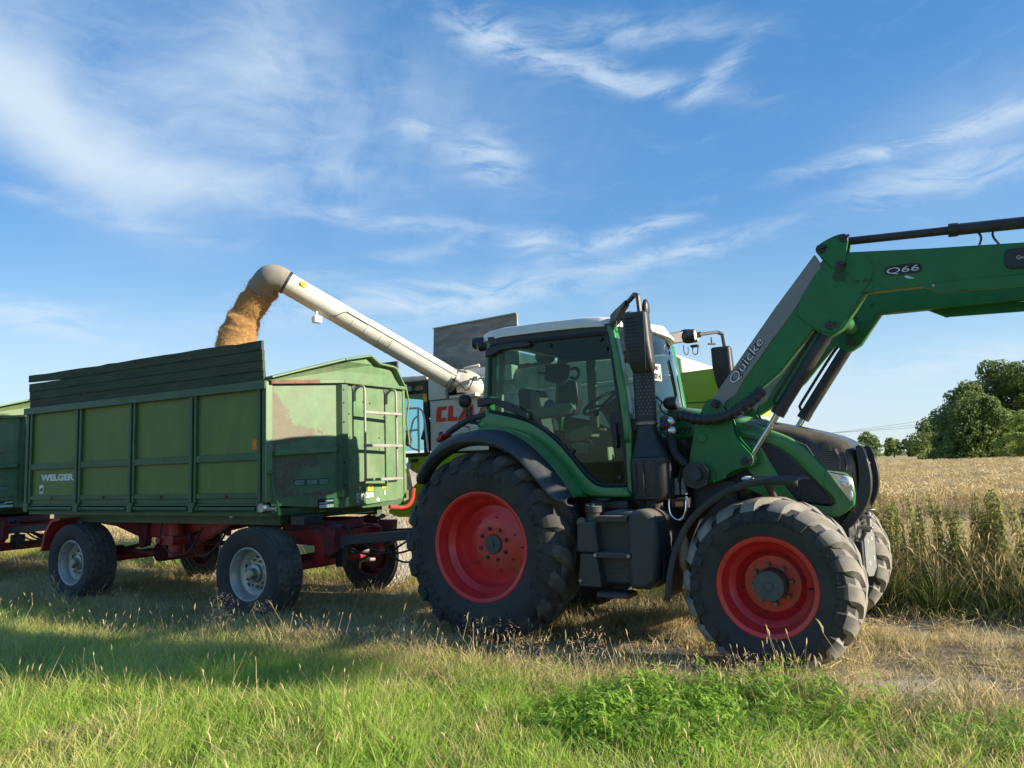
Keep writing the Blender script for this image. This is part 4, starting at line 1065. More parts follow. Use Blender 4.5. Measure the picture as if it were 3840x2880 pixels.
    for (p) in ([(-2.3, -.66, 1.02), (-2.33, -.7, .85), (-2.1, -.72, .60), (-1.7, -.7, .58), (-1.5, -.66, .95)], [(-1.9, -.55, .9), (-1.62, -.66, .55), (-1.35, -.6, .62), (-1.1, -.55, .95)]):
        b = MB(); b.tube(smooth_line(p, 16), .014, 6); b.build('brake_hose', M_hose, t)
    # front bogie: turntable ring, frame, steering eye, drawbar
    b = MB(); b.lathe([(.36, .92), (.50, .92), (.50, 1.02), (.36, 1.02)], 40, axis='z', closed=True); b.build('turntable', M_darkred, t)
    b = MB()
    for sy in (-1, 1):
        b.prism([(-.62, .92), (.42, .93), (.56, .86), (.56, .74), (.20, .76), (-.62, .80)], sy*.50-.05, sy*.50+.05)
    b.box(-.5, -.4, -.5, .5, .80, .92); b.box(.30, .42, -.5, .5, .78, .90); b.box(-.45, .36, -.46, .46, .90, .92); b.build('bogie_frame', M_red, t, bevel=.006)
    b = MB()
    for sy in (-1, 1): b.prism([(.38, .92), (.56, .90), (.60, .80), (.52, .56), (.44, .50), (.34, .52), (.40, .70)], sy*.50-.065, sy*.50+.065)
    b.build('drawbar_hanger', M_red, t, bevel=.01)
    b = MB()
    for sy in (-1, 1): b.bar((.50, sy*.50, .80), (2.02, sy*.10, .90), .07, .11)
    b.box(1.95, 2.16, -.11, .11, .86, .95); b.lathe([(.035, -.02), (.07, -.02), (.07, .03), (.035, .03)], 20, axis='z', c=(2.23, 0, .90), closed=True); b.box(1.1, 1.17, -.36, .36, .82, .86); b.build('drawbar', M_blackm, t, bevel=.006)
    b = MB(); b.tube([(.18, -.34, .98), (.30, -.345, .985), (.42, -.35, .975)], .010, 6)
    for k in range(15): b.lathe([(.032, 0), (.040, .006), (.032, .012)], 12, axis='x', c=(.46+.0135*k, -.35, .965-.0012*k))
    b.tube([(.66, -.35, .945), (.74, -.34, .935)], .010, 6); b.bar((.74, -.36, .98), (.79, -.36, .76), .045, .012); b.build('drawbar_spring', M_blackm, t)
    for p in ([(.55, -.2, .72), (.75, -.15, .62), (1.05, -.05, .60), (1.45, 0, .84), (1.9, .06, 1.02)], [(.85, -.30, .80), (1.05, -.25, .67), (1.4, -.2, .64), (1.75, -.15, .80), (2.0, -.1, 1.05)], [(.60, -.28, .70), (.5, -.2, .56), (.7, -.1, .52), (.95, -.1, .70)], [(1.1, -.15, .74), (1.3, -.1, .52), (1.6, -.1, .58), (1.85, -.1, .9)]):
        b = MB(); b.tube(smooth_line(p, 20), .013, 6); b.build('supply_hose', M_hose, t)
    b = MB(); b.box(.36, .50, -.28, -.10, .58, .72); b.cyl((.42, -.2, .72), (.42, -.2, .80), .04, .04, 10); b.box(.48, .60, -.30, -.24, .48, .70); b.build('brake_valve', M_blackm, t, bevel=.01)
    b = MB(); b.tube([(.08, .45, .58), (.08, .82, .54)], .035, 10); b.tube([(.16, .5, .45), (.16, .78, .43)], .026, 8); b.tube([(.16, .5, .45), (.16, .5, .35)], .016, 6); b.build('brake_cylinder', M_steel, t)
    b = MB(); b.box(.38, .60, -.92, -.62, 1.02, 1.13); b.build('tool_box', M_blackm, t, bevel=.01)
    b = MB(); b.box(.44, .46, -.72, -.52, 1.07, 1.12); b.build('yellow_plate', M_yellow, t)
    b = MB(); b.sphere((.47, -.86, 1.07), .05, .06, .045, 12, 8); b.build('front_lamp', mat('lamp_dusty', (.5, .5, .42), .3), t)
    b = MB(); b.cyl((-.62, -.88, 1.115), (-.62, -.93, 1.115), .028, .022, 10); b.build('side_marker', M_whitep, t)
    for x in (-3.517, 0):
        for s in (-1, 1): truck_wheel(t, (x, s*1.035, .49), s)
    return t

def make_rust_wall():
    m = mat('rust_patched_wall', (.100, .18, .085), .5, var=.15, dirt=.6, dirt_col=(.16, .175, .11), dscale=2.5, bump=.1)
    N = NT(m.node_tree); b = m.node_tree.nodes[m['bsdf']]
    src = b.inputs['Base Color'].links[0].from_socket
    tc = N.n('ShaderNodeTexCoord'); sp = N.n('ShaderNodeSeparateXYZ'); N.l(tc.outputs['Object'], sp.inputs[0])
    y, z = sp.outputs[1], sp.outputs[2]
    nz = N.noise(tc.outputs['Object'], 5.5, 10, .68, .2); nf = N.noise(tc.outputs['Object'], 38, 3)
    def blob(y0, z0, sy, sz, a):
        q = N.m('ADD', N.m('POWER', N.m('DIVIDE', N.m('SUBTRACT', y, y0), sy), 2), N.m('POWER', N.m('DIVIDE', N.m('SUBTRACT', z, z0), sz), 2))
        return N.m('MULTIPLY', N.m('EXPONENT', N.m('MULTIPLY', q, -1)), a)
    s = None
    for p in ((-1.1, 2.22, .30, .24, .50), (-.95, 2.05, .42, .12, .42), (-.55, 2.10, .25, .06, .36), (-1.12, 2.45, .07, .2, .32), (-.95, 1.70, .28, .16, .44), (-.55, 1.75, .22, .10, .38), (-1.0, 1.48, .3, .10, .36), (-.6, 1.36, .5, .035, .42), (-1.15, 1.9, .05, .7, .36)):
        g = blob(p[0], p[1], p[2], p[3], p[4]*1.45); s = g if s is None else N.m('ADD', s, g)
    nb_ = N.noise(tc.outputs['Object'], 24, 8, .7); f = N.ramp(N.m('ADD', N.m('MULTIPLY', N.m('SUBTRACT', N.m('ADD', N.m('MULTIPLY', nz, .45), N.m('MULTIPLY', nb_, .55)), .5), 2.6), s), (.42, .56))
    rc = N.mix(nf, (.075, .048, .034), (.155, .108, .078))
    N.l(N.mix(N.m('MULTIPLY', f, .78), src, rc), b.inputs['Base Color'])
    return m

trailer = make_trailer()
index_children()
trailer2 = copy_tree(trailer)
trailer2['label'] = 'second green tipping trailer coupled behind the first, cut by the left frame edge'
_off = Vector((-7.30, -.0, 0)); _off.rotate(Euler((0, 0, R_YAW))); trailer2.location = Vector(R_ORG) + _off
trailer.location.z = -.015; trailer2.location.z = -.015

# ------------------------------------------------------------------ grain: heap in the trailer and the falling stream
def rw(p):   # trailer frame to world
    v = Vector(p); v.rotate(Euler((0, 0, R_YAW))); return v + Vector(R_ORG)
M_grain = mat('grain_bulk', (.62, .38, .15), .8, var=.28, vscale=60, bump=.8, bscale=110)
M_kernel = leaf_mat('grain_kernel', (.56, .34, .12), (.88, .62, .32), .15, .55)
gx_, gy_ = np.meshgrid(np.linspace(-4.6, .3, 40), np.linspace(-1.17, 1.17, 22), indexing='ij')
gz_ = 2.72 - .22*np.hypot((gx_+2.4)*.55, gy_-.5) + .03*vnoise(gx_+9, gy_+9, .3, 8)
hb = MB(); hb.loft([[(gx_[i, j], gy_[i, j], min(2.66+.02, gz_[i, j])) for j in range(22)] for i in range(40)])
heap = hb.build('grain_heap', M_grain, None); heap.location = R_ORG; heap.rotation_euler = (0, 0, R_YAW)
tag(heap, 'heap of golden grain lying inside the plank sided trailer', 'grain', None, 'stuff')
# the stream leaves the spout and bends down, lumpy at the lower left
SL = [((-1.80, .70, 4.47), .20), ((-1.90, .68, 4.36), .225), ((-2.06, .66, 4.20), .235), ((-2.20, .64, 4.04), .225), ((-2.30, .62, 3.90), .235), ((-2.36, .61, 3.75), .26), ((-2.40, .60, 3.58), .29), ((-2.42, .60, 3.2), .32), ((-2.43, .6, 2.6), .36)]
spts = np.array([p for p, r in SL]); srad = np.array([r for p, r in SL])
tt = np.linspace(0, len(SL)-1, 70); cx_ = np.stack([np.interp(tt, np.arange(len(SL)), spts[:, k]) for k in range(3)], 1); cr_ = np.interp(tt, np.arange(len(SL)), srad)
rg = np.random.default_rng(4)
def stream_r(i, a):
    """radius of the falling body: bulges and hollows run down it"""
    w = vnoise(np.array([i*.16+3]), np.array([a*1.1+20]), 1.0, 14, 2)[0]
    return cr_[i]*(.80+.38*w)
sb = MB(); rows = []
for i in range(70):
    tdir = Vector(cx_[min(i+1, 69)]-cx_[max(i-1, 0)]).normalized(); a1 = tdir.cross(Vector((0, 1, 0))).normalized(); b1 = tdir.cross(a1)
    rows.append([tuple(Vector(cx_[i]) + (a1*math.cos(an)+b1*math.sin(an))*stream_r(i, an if an < PI else 2*PI-an)*.93) for an in np.linspace(0, 2*PI, 29)[:-1]])
sb.loft(rows, close=True); stream = sb.build('grain_stream', M_grain, None, sharp=180); stream.location = R_ORG; stream.rotation_euler = (0, 0, R_YAW)
tag(stream, 'thick stream of golden grain pouring from the unloading spout into the trailer', 'grain', None, 'stuff')
def kernel(seed):
    r = np.random.default_rng(seed); V = []; F = []; B = []
    for k in range(14):
        c = r.normal(size=3)*.022; t = r.normal(size=3); t /= np.linalg.norm(t); q = np.cross(t, r.normal(size=3)); q /= np.linalg.norm(q); q2 = np.cross(t, q)
        b = len(V); t *= .0085; q *= .0036; q2 *= .0036
        V += [tuple(c-t), tuple(c+q), tuple(c+q2), tuple(c-q), tuple(c-q2), tuple(c+t)]
        F += [(b, b+1, b+2), (b, b+2, b+3), (b, b+3, b+4), (b, b+4, b+1), (b+5, b+2, b+1), (b+5, b+3, b+2), (b+5, b+4, b+3), (b+5, b+1, b+4)]; B += [r.random()]*8
    return V, F, B
C_kern = proto_collection('kernels', [proto(*kernel(k), M_kernel, 'kernel_mesh_%d' % k) for k in (1, 2, 3)])
kp = []
ROWS = np.array(rows)
for i in range(17000):
    u = rg.random()*58; j = int(u); fu = u-j; v = rg.random()*28; q = int(v) % 28; fv = v-int(v)
    lo = ROWS[j, q]*(1-fv) + ROWS[j, (q+1) % 28]*fv; hi = ROWS[j+1, q]*(1-fv) + ROWS[j+1, (q+1) % 28]*fv
    c = cx_[j]*(1-fu) + cx_[j+1]*fu; rr = lo*(1-fu) + hi*fu
    kp.append(c + (rr-c)*(1.0+abs(rg.normal())*.03) + rg.normal(size=3)*.006)
for i in range(260):
    j = int(rg.integers(5, 60)); c = cx_[j]; d = rg.normal(size=3); d /= np.linalg.norm(d); kp.append(c + d*cr_[j]*(1.0+.35*rg.random()))
kp = np.array([rw(p) for p in kp])
scatter('loose_grains', C_kern, kp[:, 0], kp[:, 1], kp[:, 2], (.42+.25*rg.random(len(kp))), rg, 1.0, None, 3, 'single kernels flying round the pouring grain stream', 'grain')

# ================================================================== the combine harvester
M_csilver = mat('combine_grey_white', (.74, .73, .68), .5, var=.06, dirt=.4, dirt_col=(.30, .28, .23), dscale=1.2, stretch=(1, 1, .5))
M_ccream = mat('combine_cream', (.62, .58, .46), .5, var=.08, dirt=.5, dirt_col=(.42, .36, .26), dscale=2)
M_tube = mat('unloading_tube_cream', (.58, .555, .48), .42, var=.06, dirt=.85, dirt_col=(.33, .28, .20), dscale=1.9, stretch=(1, 1, 1.6))
M_ctank = mat('tank_grey_scuffed', (.19, .175, .145), .65, var=.22, vscale=5, dirt=.8, dirt_col=(.36, .37, .35), dscale=2.6, stretch=(.55, 1, 2.2), bump=.12)
M_lime = mat('combine_lime', (.32, .46, .012), .42, var=.06, dirt=.3, dirt_col=(.22, .28, .05), dscale=2, coat=.15)
M_cred = mat('letter_red', (.74, .06, .025), .45, var=.05)
M_spout = mat('spout_rubber', (.19, .18, .155), .75, var=.12, dirt=.5, dirt_col=(.26, .24, .2), dscale=3, dust_up=.5)
M_cyan = glass_mat('combine_cab_glass', (.60, .86, .90), .7, .03)
cb = thing('combine_harvester', 'grey and lime green combine harvester unloading grain over the trailer', 'combine harvester', R_ORG, R_YAW)
YC = 3.0
b = MB(); b.prism([(-.52, 1.86), (-.52, 2.71), (.62, 2.735), (3.62, 2.80), (3.70, 2.1), (3.62, 1.86)], YC, YC+.06); body = b.build('side_panel', M_csilver, cb, bevel=.012)
b = MB(); b.prism([(-.55, 2.72), (-.55, 3.13), (-.19, 3.16), (-.19, 2.73)], YC, YC+.08); b.build('upper_panel', M_csilver, cb, bevel=.012)
b = MB(); b.box(-.55, 3.62, YC+.10, 5.9, 1.3, 2.68); b.box(-.19, 1.6, YC+.35, 5.6, 2.68, 3.22); b.build('body', mat('combine_inner', (.10, .10, .095), .8, dirt=.4), cb)
b = MB(); b.prism([(.62, 2.75), (3.75, 2.82), (3.74, 3.05), (3.60, 3.12), (1.6, 3.16), (.62, 3.12)], YC+.25, 5.6); b.build('engine_cover', M_ccream, cb, bevel=.03)
# grain tank with its raised extension
b = MB(); b.box(-.18, 1.0, YC+.14, 5.5, 2.95, 3.20); b.build('tank_base', M_csilver, cb, bevel=.01)
tk = MB(); P0 = [(-.74, 3.24), (-.70, 4.0), (.97, 4.06), (.99, 3.24)]
tk.prism([(-.74, 3.24), (-.70, 4.0), (.97, 4.06), (.99, 3.24)], 3.40, 3.44); tk.box(.95, .985, 3.44, 5.4, 3.24, 3.30); tk.box(-.74, -.70, 3.44, 5.4, 3.24, 3.30); tk.box(-.74, .985, 5.40, 5.44, 3.24, 3.30); tk.box(-.76, 1.0, 3.38, 5.46, 3.18, 3.24)
tk.build('grain_tank', M_ctank, cb)
b = MB(); b.bar((-.70, 3.395, 4.005), (.97, 3.395, 4.065), .05, .02); b.build('tank_rim', M_steel, cb)
# rear hood in lime
b = MB(); b.prism([(3.62, 1.55), (3.66, 2.80), (4.50, 2.84), (4.55, 2.3), (4.50, 1.55)], YC-.01, 5.0); b.build('rear_hood', M_lime, cb, bevel=.02)
b = MB(); b.box(3.63, 4.5, YC-.02, YC-.011, 2.372, 2.384); b.build('hood_seam', M_ink, cb)
b = MB(); b.prism([(4.0, 1.0), (4.0, 1.9), (4.45, 2.35), (4.55, 2.2), (4.5, 1.0)], YC+.15, 5.2); b.build('straw_chopper', M_ccream, cb, bevel=.02)
# lower lime frame
b = MB(); b.prism([(-1.45, .80), (-1.45, .92), (-1.02, 1.10), (-1.02, 1.80), (-.62, 1.83), (3.62, 1.80), (3.62, 1.2), (.2, 1.2), (-.55, .80)], YC+.02, YC+.10); b.box(-1.0, 3.4, YC+.3, 5.7, .95, 1.6); b.build('lower_frame', M_lime, cb, bevel=.01)
b = MB(); b.tube([(-.93, YC-.005, 1.735), (-.80, YC-.005, 1.74)], .028, 8); b.build('grip_slot', M_ink, cb)
b = MB(); b.prism([(-1.0, 1.25), (-.94, 1.25), (-.94, 1.68), (-.97, 1.72), (-1.0, 1.68)], YC-.04, YC-.01); b.cyl((-.97, YC-.06, 1.67), (-.97, YC-.01, 1.67), .03, .03, 10); b.build('latch_arm', M_csilver, cb)
# cab
M_cabf = mat('cab_frame_dark', (.018, .022, .026), .45, var=.1)
b = MB()
b.prism([(-.66, 1.83), (-.56, 1.83), (-.56, 3.06), (-1.62, 3.08), (-1.62, 3.0), (-.66, 2.985)], YC-.005, YC+.045); b.box(-1.62, -1.56, YC, YC+.05, 1.9, 3.05); b.box(-1.60, -1.52, 4.75, 4.85, 1.9, 3.05); b.box(-.64, -.58, 4.75, 4.85, 1.9, 3.05); b.box(-1.62, -.58, YC, 4.8, 1.80, 1.86)
b.build('cab_frame', M_cabf, cb, bevel=.008)
b = MB(); b.box(-1.75, -.52, YC-.06, 4.95, 3.06, 3.16); b.build('cab_roof', M_csilver, cb, bevel=.03)
b = MB(); b.box(-1.55, -.66, YC+.01, YC+.018, 1.90, 2.99); b.build('cab_window', M_cyan, cb)
b = MB(); b.box(-1.55, -.66, 4.80, 4.808, 1.90, 2.99); b.build('cab_window', M_cyan, cb)
b = MB(); b.box(-1.50, -.62, YC+.1, 4.7, 2.86, 3.05); b.build('cab_ceiling', M_cabf, cb)
b = MB(); b.tube(smooth_line([(-1.05, 3.5, 2.1), (-.95, 3.5, 2.36), (-.75, 3.4, 2.42)], 10), .05, 8); b.box(-1.05, -.7, 3.6, 4.0, 1.9, 2.25); b.box(-.80, -.66, 3.5, 4.2, 1.9, 2.75); b.tube([(-.86, YC+.3, 2.0), (-.80, YC+.4, 2.35), (-.66, YC+.5, 2.6)], .03, 6); b.tube([(-.72, YC+.25, 2.45), (-.68, YC+.25, 2.80)], .025, 6); b.build('cab_seat', M_cabf, cb)
for (dx) in (0, .30):
    b = MB(); b.tube(smooth_line([(-.96+dx*.2, YC-.14, 2.60), (-.72+dx*.2, YC-.14, 2.60), (-.62+dx*.2, YC-.14, 2.56), (-.57+dx*.2, YC-.14, 2.25), (-.53+dx*.2, YC-.14, 1.86)], 16) if dx else [(-.66, YC-.14, 1.86), (-.66, YC-.14, 2.61)], .017, 8); b.build('hand_rail', mat('rail_white%d' % int(dx*10), (.62, .63, .60), .45, var=.05), cb)
b = MB(); b.tube(smooth_line([(-.66, YC-.15, 2.46), (-.76, YC-.15, 2.42), (-.82, YC-.15, 2.2), (-.86, YC-.15, 2.0), (-.80, YC-.15, 1.93), (-.66, YC-.15, 1.90)], 18), .016, 8); b.tube([(-.97, YC-.15, 2.22), (-.66, YC-.15, 2.24)], .016, 8); b.build('hand_rail', bpy.data.materials['rail_white3'], cb)
b = MB(); b.box(-.645, -.575, YC-.012, YC-.007, 2.70, 2.84); b.build('yellow_sticker', M_yellow, cb)
# CLAAS lettering, built letter by letter: slanted heavy strokes
def block(poly, x0, z0, h, sl=.10):
    return [(x0 + (u + sl*v)*h, z0 + v*h) for u, v in poly]
LET = {'C': [(.05, 0), (.82, 0), (.82, .22), (.42, .24), (.40, .76), (.82, .78), (.82, 1), (.12, 1), (0, .88), (0, .08)],
       'L': [(0, 0), (.80, 0), (.80, .24), (.40, .26), (.40, 1), (0, 1)],
       'A': [(0, 0), (.40, 0), (.46, .16), (.80, .16), (.80, .38), (.53, .38), (.66, .70), (.80, .70), (.80, 0), (1.24, 0), (1.12, 1), (.42, 1)],
       'S': [(0, 0), (.78, 0), (.86, .1), (.86, .55), (.40, .62), (.40, .78), (.84, .78), (.84, 1), (.1, 1), (0, .9), (0, .48), (.46, .40), (.46, .22), (0, .22)]}
pos = -.40; hL = .245
for ch in 'CLAAS':
    b = MB(); b.prism(block(LET[ch], pos, 2.355, hL), YC-.008, YC-.001); b.build('red_letter', M_cred, cb, smooth=False)
    pos += .235 if ch == 'C' else (.215 if ch == 'L' else .345)
# dealer badge: white arch with a dark swirl
arch = [(-.38, 1.90), (-.38, 2.15)] + [(-.28+.10*math.cos(a), 2.15+.10*math.sin(a)) for a in np.linspace(PI, 0, 13)] + [(-.18, 1.90)]
b = MB(); b.prism(arch, YC-.006, YC-.001); bd = b.build('badge', M_whitep, cb, smooth=False)
b = MB(); q = 0
for k in range(5):
    r_ = .018+.014*k; b.tube([(-.28+r_*math.cos(a)*.85, YC-.008, 2.12+r_*math.sin(a)) for a in np.linspace(.4*k, .4*k+3.6, 10)], .006, 4)
b.tube([(-.36, YC-.008, 2.02), (-.32, YC-.008, 2.03), (-.30, YC-.008, 2.07)], .007, 4); b.build('badge_print', M_ink, bd)
b = MB(); b.box(-.36, -.22, YC-.009, YC-.006, 1.965, 1.975); b.box(-.36, -.26, YC-.009, YC-.006, 1.94, 1.95); b.build('badge_print', M_lime, bd)
b = MB(); b.box(-.50, 3.6, YC-.004, YC-.001, 2.705, 2.712); b.build('panel_seam', M_ink, cb)
# unloading auger
BASE, TIP = Vector((.10, 2.85, 2.985)), Vector((-1.475, .75, 4.44)); ad = (TIP-BASE).normalized()
b = MB(); b.tube([BASE, BASE.lerp(TIP, .55)], .172, 28); b.tube([BASE.lerp(TIP, .548), TIP], .166, 28); aug = b.build('unloading_tube', M_tube, cb, sharp=60)
for t_ in (.02, .035, .40, .46, .62): 
    b = MB(); p = BASE.lerp(TIP, t_); b.tube([p, p+ad*.012], .178 if t_ < .55 else .171, 28); b.build('tube_band', M_tube if t_ > .05 else M_steel, aug)
side_v = ad.cross(Vector((0, 0, 1))).normalized(); nrm = side_v.cross(ad)
outv = (side_v if side_v.y < 0 else -side_v)
b = MB(); b.bar(BASE.lerp(TIP, .02) + outv*.172 + nrm*.05, BASE.lerp(TIP, .67) + outv*.172 + nrm*.05, .022, .02); b.build('tube_rail', M_tube, aug)
b = MB(); p_ = BASE.lerp(TIP, .67) + outv*.17 + nrm*.05; b.tube(smooth_line([p_, p_ + ad*.06 - nrm*.05, p_ + ad*.12 - nrm*.15, p_ + ad*.2 - nrm*.2], 10), .006, 6); b.build('lamp_cable', M_hose, aug)
lp = BASE.lerp(TIP, .79) + outv*.06 - nrm*.22
b = MB(); b.obox(lp - Vector((0, 0, .06)), (.055, -.02, 0), (.02, .055, 0), (0, 0, .05)); b.tube([lp - Vector((0, 0, .02)), lp + Vector((0, 0, .08))], .018, 8); b.build('tube_lamp', M_csilver, aug, bevel=.008)
yv = BASE.lerp(TIP, .925) + outv*.1655
b = MB(); bb = yv + nrm*.06
b.add([bb + ad*s1*.05 + nrm*s2*.035 + outv*(.003 - .012*(s2 > 0)) for s1, s2 in ((-1, -1), (1, -1), (1, 1), (-1, 1))], [(0, 1, 2, 3)]); b.build('yellow_sticker', M_yellow, aug, solid=.002)
# rubber spout bending down at the end
MO = Vector((-1.905, .66, 4.335)); md = Vector((-.62, -.08, -.78)).normalized()
sp_ = smooth_line([TIP - ad*.02, TIP + ad*.14, TIP + ad*.24 + md*.06, MO - md*.10, MO], 12)
b = MB(); b.tube(sp_, [.172 + .05*(i/11) for i in range(12)], 26, caps=False); b.build('spout', M_spout, aug, solid=.012, sharp=70)
b = MB(); b.tube([TIP - ad*.03, TIP + ad*.02], .181, 26); b.build('spout_clamp', M_blackm, aug)
# turret at the base
b = MB(); b.tube(smooth_line([BASE + Vector((.30, .45, -.26)), BASE + Vector((.25, .22, -.10)), BASE + Vector((.14, .10, .0)), BASE - ad*.02], 12), .19, 24); b.build('auger_turret', M_tube, cb, sharp=60)
b = MB(); b.tube([BASE - ad*.03, BASE + ad*.05], .20, 28); b.build('turret_collar', M_steel, cb)
b = MB(); b.bar((.02, 2.86, 2.72), (.5, 2.9, 2.74), .16, .05); b.tube([(.30, 2.83, 3.16), (.55, 2.9, 3.2)], .03, 8); b.tube([(.42, 2.8, 2.98), (.8, 2.85, 2.99)], .02, 8); b.box(.48, .58, 2.79, 2.86, 2.95, 3.02); b.build('turret_bracket', M_ccream, cb, bevel=.006)
b = MB(); b.tube(smooth_line([BASE + Vector((.08, -.18, .02)), (.35, 2.70, 2.88), (.42, 2.72, 2.75), (.5, 2.8, 3.0)], 14), .010, 6); b.build('turret_hose', M_hose, cb)
# wheels of the combine, behind the tractor
def comb_wheel(x, R, W):
    for s, y in ((-1, 3.35), (1, 5.5)):
        tt_ = lug_tyre(R, W, R*.55, 18, .05).moved((x, y, R)); w = MB(); w.lathe([(R*.56, -.4*W), (R*.5, -.38*W), (R*.42, -.1*W), (0, -.1*W)], 32); wo = w.moved((x, y, R)).build('wheel', M_ccream, cb); tt_.build('tyre', [M_rubber, M_tread], wo)
comb_wheel(1.0, .86, .62); comb_wheel(3.5, .60, .42)

# ================================================================== the tractor
M_fgreen = mat('tractor_green', (.016, .175, .043), .34, var=.06, dirt=.2, dirt_col=(.09, .14, .06), dscale=2.0, coat=.3, dust_up=.3)
M_fgreen2 = mat('loader_green', (.016, .155, .045), .46, var=.10, dirt=.35, dirt_col=(.06, .10, .045), dscale=2.2, coat=.05, bump=.04, spec=.35)
def stain(m, spots, col=(.028, .026, .012)):
    """grease and dirt that has run from pins, at fixed places on the part (x, z)"""
    N = NT(m.node_tree); b = m.node_tree.nodes[m['bsdf']]; src = b.inputs['Base Color'].links[0].from_socket
    tc = N.n('ShaderNodeTexCoord'); sp = N.n('ShaderNodeSeparateXYZ'); N.l(tc.outputs['Object'], sp.inputs[0]); s = None
    for (x0, z0, sx, sz, a) in spots:
        q = N.m('ADD', N.m('POWER', N.m('DIVIDE', N.m('SUBTRACT', sp.outputs[0], x0), sx), 2), N.m('POWER', N.m('DIVIDE', N.m('SUBTRACT', sp.outputs[2], z0), sz), 2))
        g = N.m('MULTIPLY', N.m('EXPONENT', N.m('MULTIPLY', q, -1)), a); s = g if s is None else N.m('ADD', s, g)
    n1 = N.noise(tc.outputs['Object'], 14, 8, .7, .6)
    f = N.ramp(N.m('ADD', N.m('MULTIPLY', N.m('SUBTRACT', n1, .5), 2.2), s), (.40, .75))
    N.l(N.mix(N.m('MULTIPLY', f, .8), src, col), b.inputs['Base Color'])
stain(M_fgreen2, [(3.19, 3.05, .10, .05, .75), (3.33, 2.98, .16, .03, .5), (3.15, 2.85, .025, .18, .55), (3.085, 2.66, .06, .06, .6), (3.36, 2.885, .12, .015, .6), (2.12, 2.06, .05, .05, .5), (2.35, 1.57, .05, .04, .5), (2.0, 1.46, .12, .04, .4), (3.9, 2.80, .5, .012, .5), (2.60, 2.20, .3, .03, .35)])
M_roof = mat('roof_white', (.66, .66, .63), .38, var=.04, dirt=.2, dirt_col=(.45, .42, .36), dscale=2, coat=.3)
M_roofb = mat('roof_beige', (.50, .46, .34), .5, var=.05)
M_fend = mat('fender_black', (.030, .035, .043), .55, var=.12, dirt=.45, dirt_col=(.075, .072, .07), dscale=3.5, bump=.1, bscale=120)
M_seal = mat('rubber_seal', (.010, .011, .013), .5, var=.1)
M_dark = mat('engine_dark', (.030, .030, .032), .7, var=.3, dirt=.5, dirt_col=(.08, .07, .055), dscale=5)
M_tank = mat('tank_plastic', (.034, .036, .037), .55, var=.12, dirt=.5, dirt_col=(.075, .07, .06), dscale=3, bump=.12, bscale=140, dust_up=.35)
M_gloss = mat('bonnet_black_gloss', (.013, .012, .011), .24, var=.1, dirt=.75, dirt_col=(.085, .066, .042), dscale=4.5, coat=.25, dust_up=.25, spec=.4)
M_mesh = mat('bonnet_mesh', (.014, .016, .020), .5, var=.4, vscale=120, bump=.5, bscale=220)
M_chrome = mat('chrome', (.75, .76, .78), .12, 1.0, var=.03)
M_rod = mat('piston_rod', (.55, .57, .58), .16, 1.0, var=.04)
M_lens = mat('lamp_lens', (.78, .80, .80), .10, .3, var=.05, spec=.8)
M_cyl = mat('cylinder_black', (.022, .023, .026), .5, var=.25, dirt=.5, dirt_col=(.09, .075, .055), dscale=6)
M_grey = mat('loader_grey', (.21, .215, .215), .5, var=.06, dirt=.35, dirt_col=(.30, .28, .24), dscale=2.5)
M_decal = mat('decal_silver', (.60, .62, .62), .4, .2, var=.05)
M_fabric = mat('seat_fabric', (.055, .065, .06), .9, var=.2)
M_cabtrim = mat('cab_trim_beige', (.26, .235, .175), .65, var=.06)
M_glass = glass_mat('cab_glass', (.66, .78, .71), .45, .003)
M_glassf = glass_mat('windscreen_glass', (.72, .88, .86), 1.6, .03)
M_tail = mat('tail_lamp_red', (.30, .01, .015), .3, var=.05)
M_amber = mat('amber', (.55, .22, .02), .35, var=.05)
M_numw = mat('plate_white', (.70, .71, .70), .4, var=.04)

tr = thing('tractor', 'green tractor with red wheels and a raised front loader, standing before the trailer', 'tractor', T_ORG, T_YAW)

# ---- wheels
rw_words = [('TM700', 1.42, .665, .085, .135), ('TRELLEBORG', 3.45, .665, .080, .115), ('TRELLEBORG', .02, .665, .080, .115), ('580/70 R38', -1.62, .665, .070, .115)]
holes_r = [(.255, a) for a in (.35, 1.4, 2.2, 3.9, 5.0, 5.7)]
for s in (-1, 1):
    farm_wheel(tr, (0, s*.922, .872), .885, .58, .502, 20, .02, .094, .05, 8, .148, s, .27, holes_r, rw_words if s < 0 else None)
fw_words = [('TRELLEBORG', 1.60, .505, .062, .105), ('TM700', 2.95, .505, .070, .15), ('480/70 R28', .15, .505, .055, .10), ('TRELLEBORG', -1.75, .505, .062, .105)]
holes_f = [(.235, a) for a in (.2, 1.1, 1.75, 2.6, 3.3, 4.4, 5.5)]
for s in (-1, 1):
    farm_wheel(tr, (2.573, s*.946, .634), .668, .48, .374, 18, .03, .122, .175, 8, .150, s, .15, holes_f, fw_words if s < 0 else None, M_treadlit)

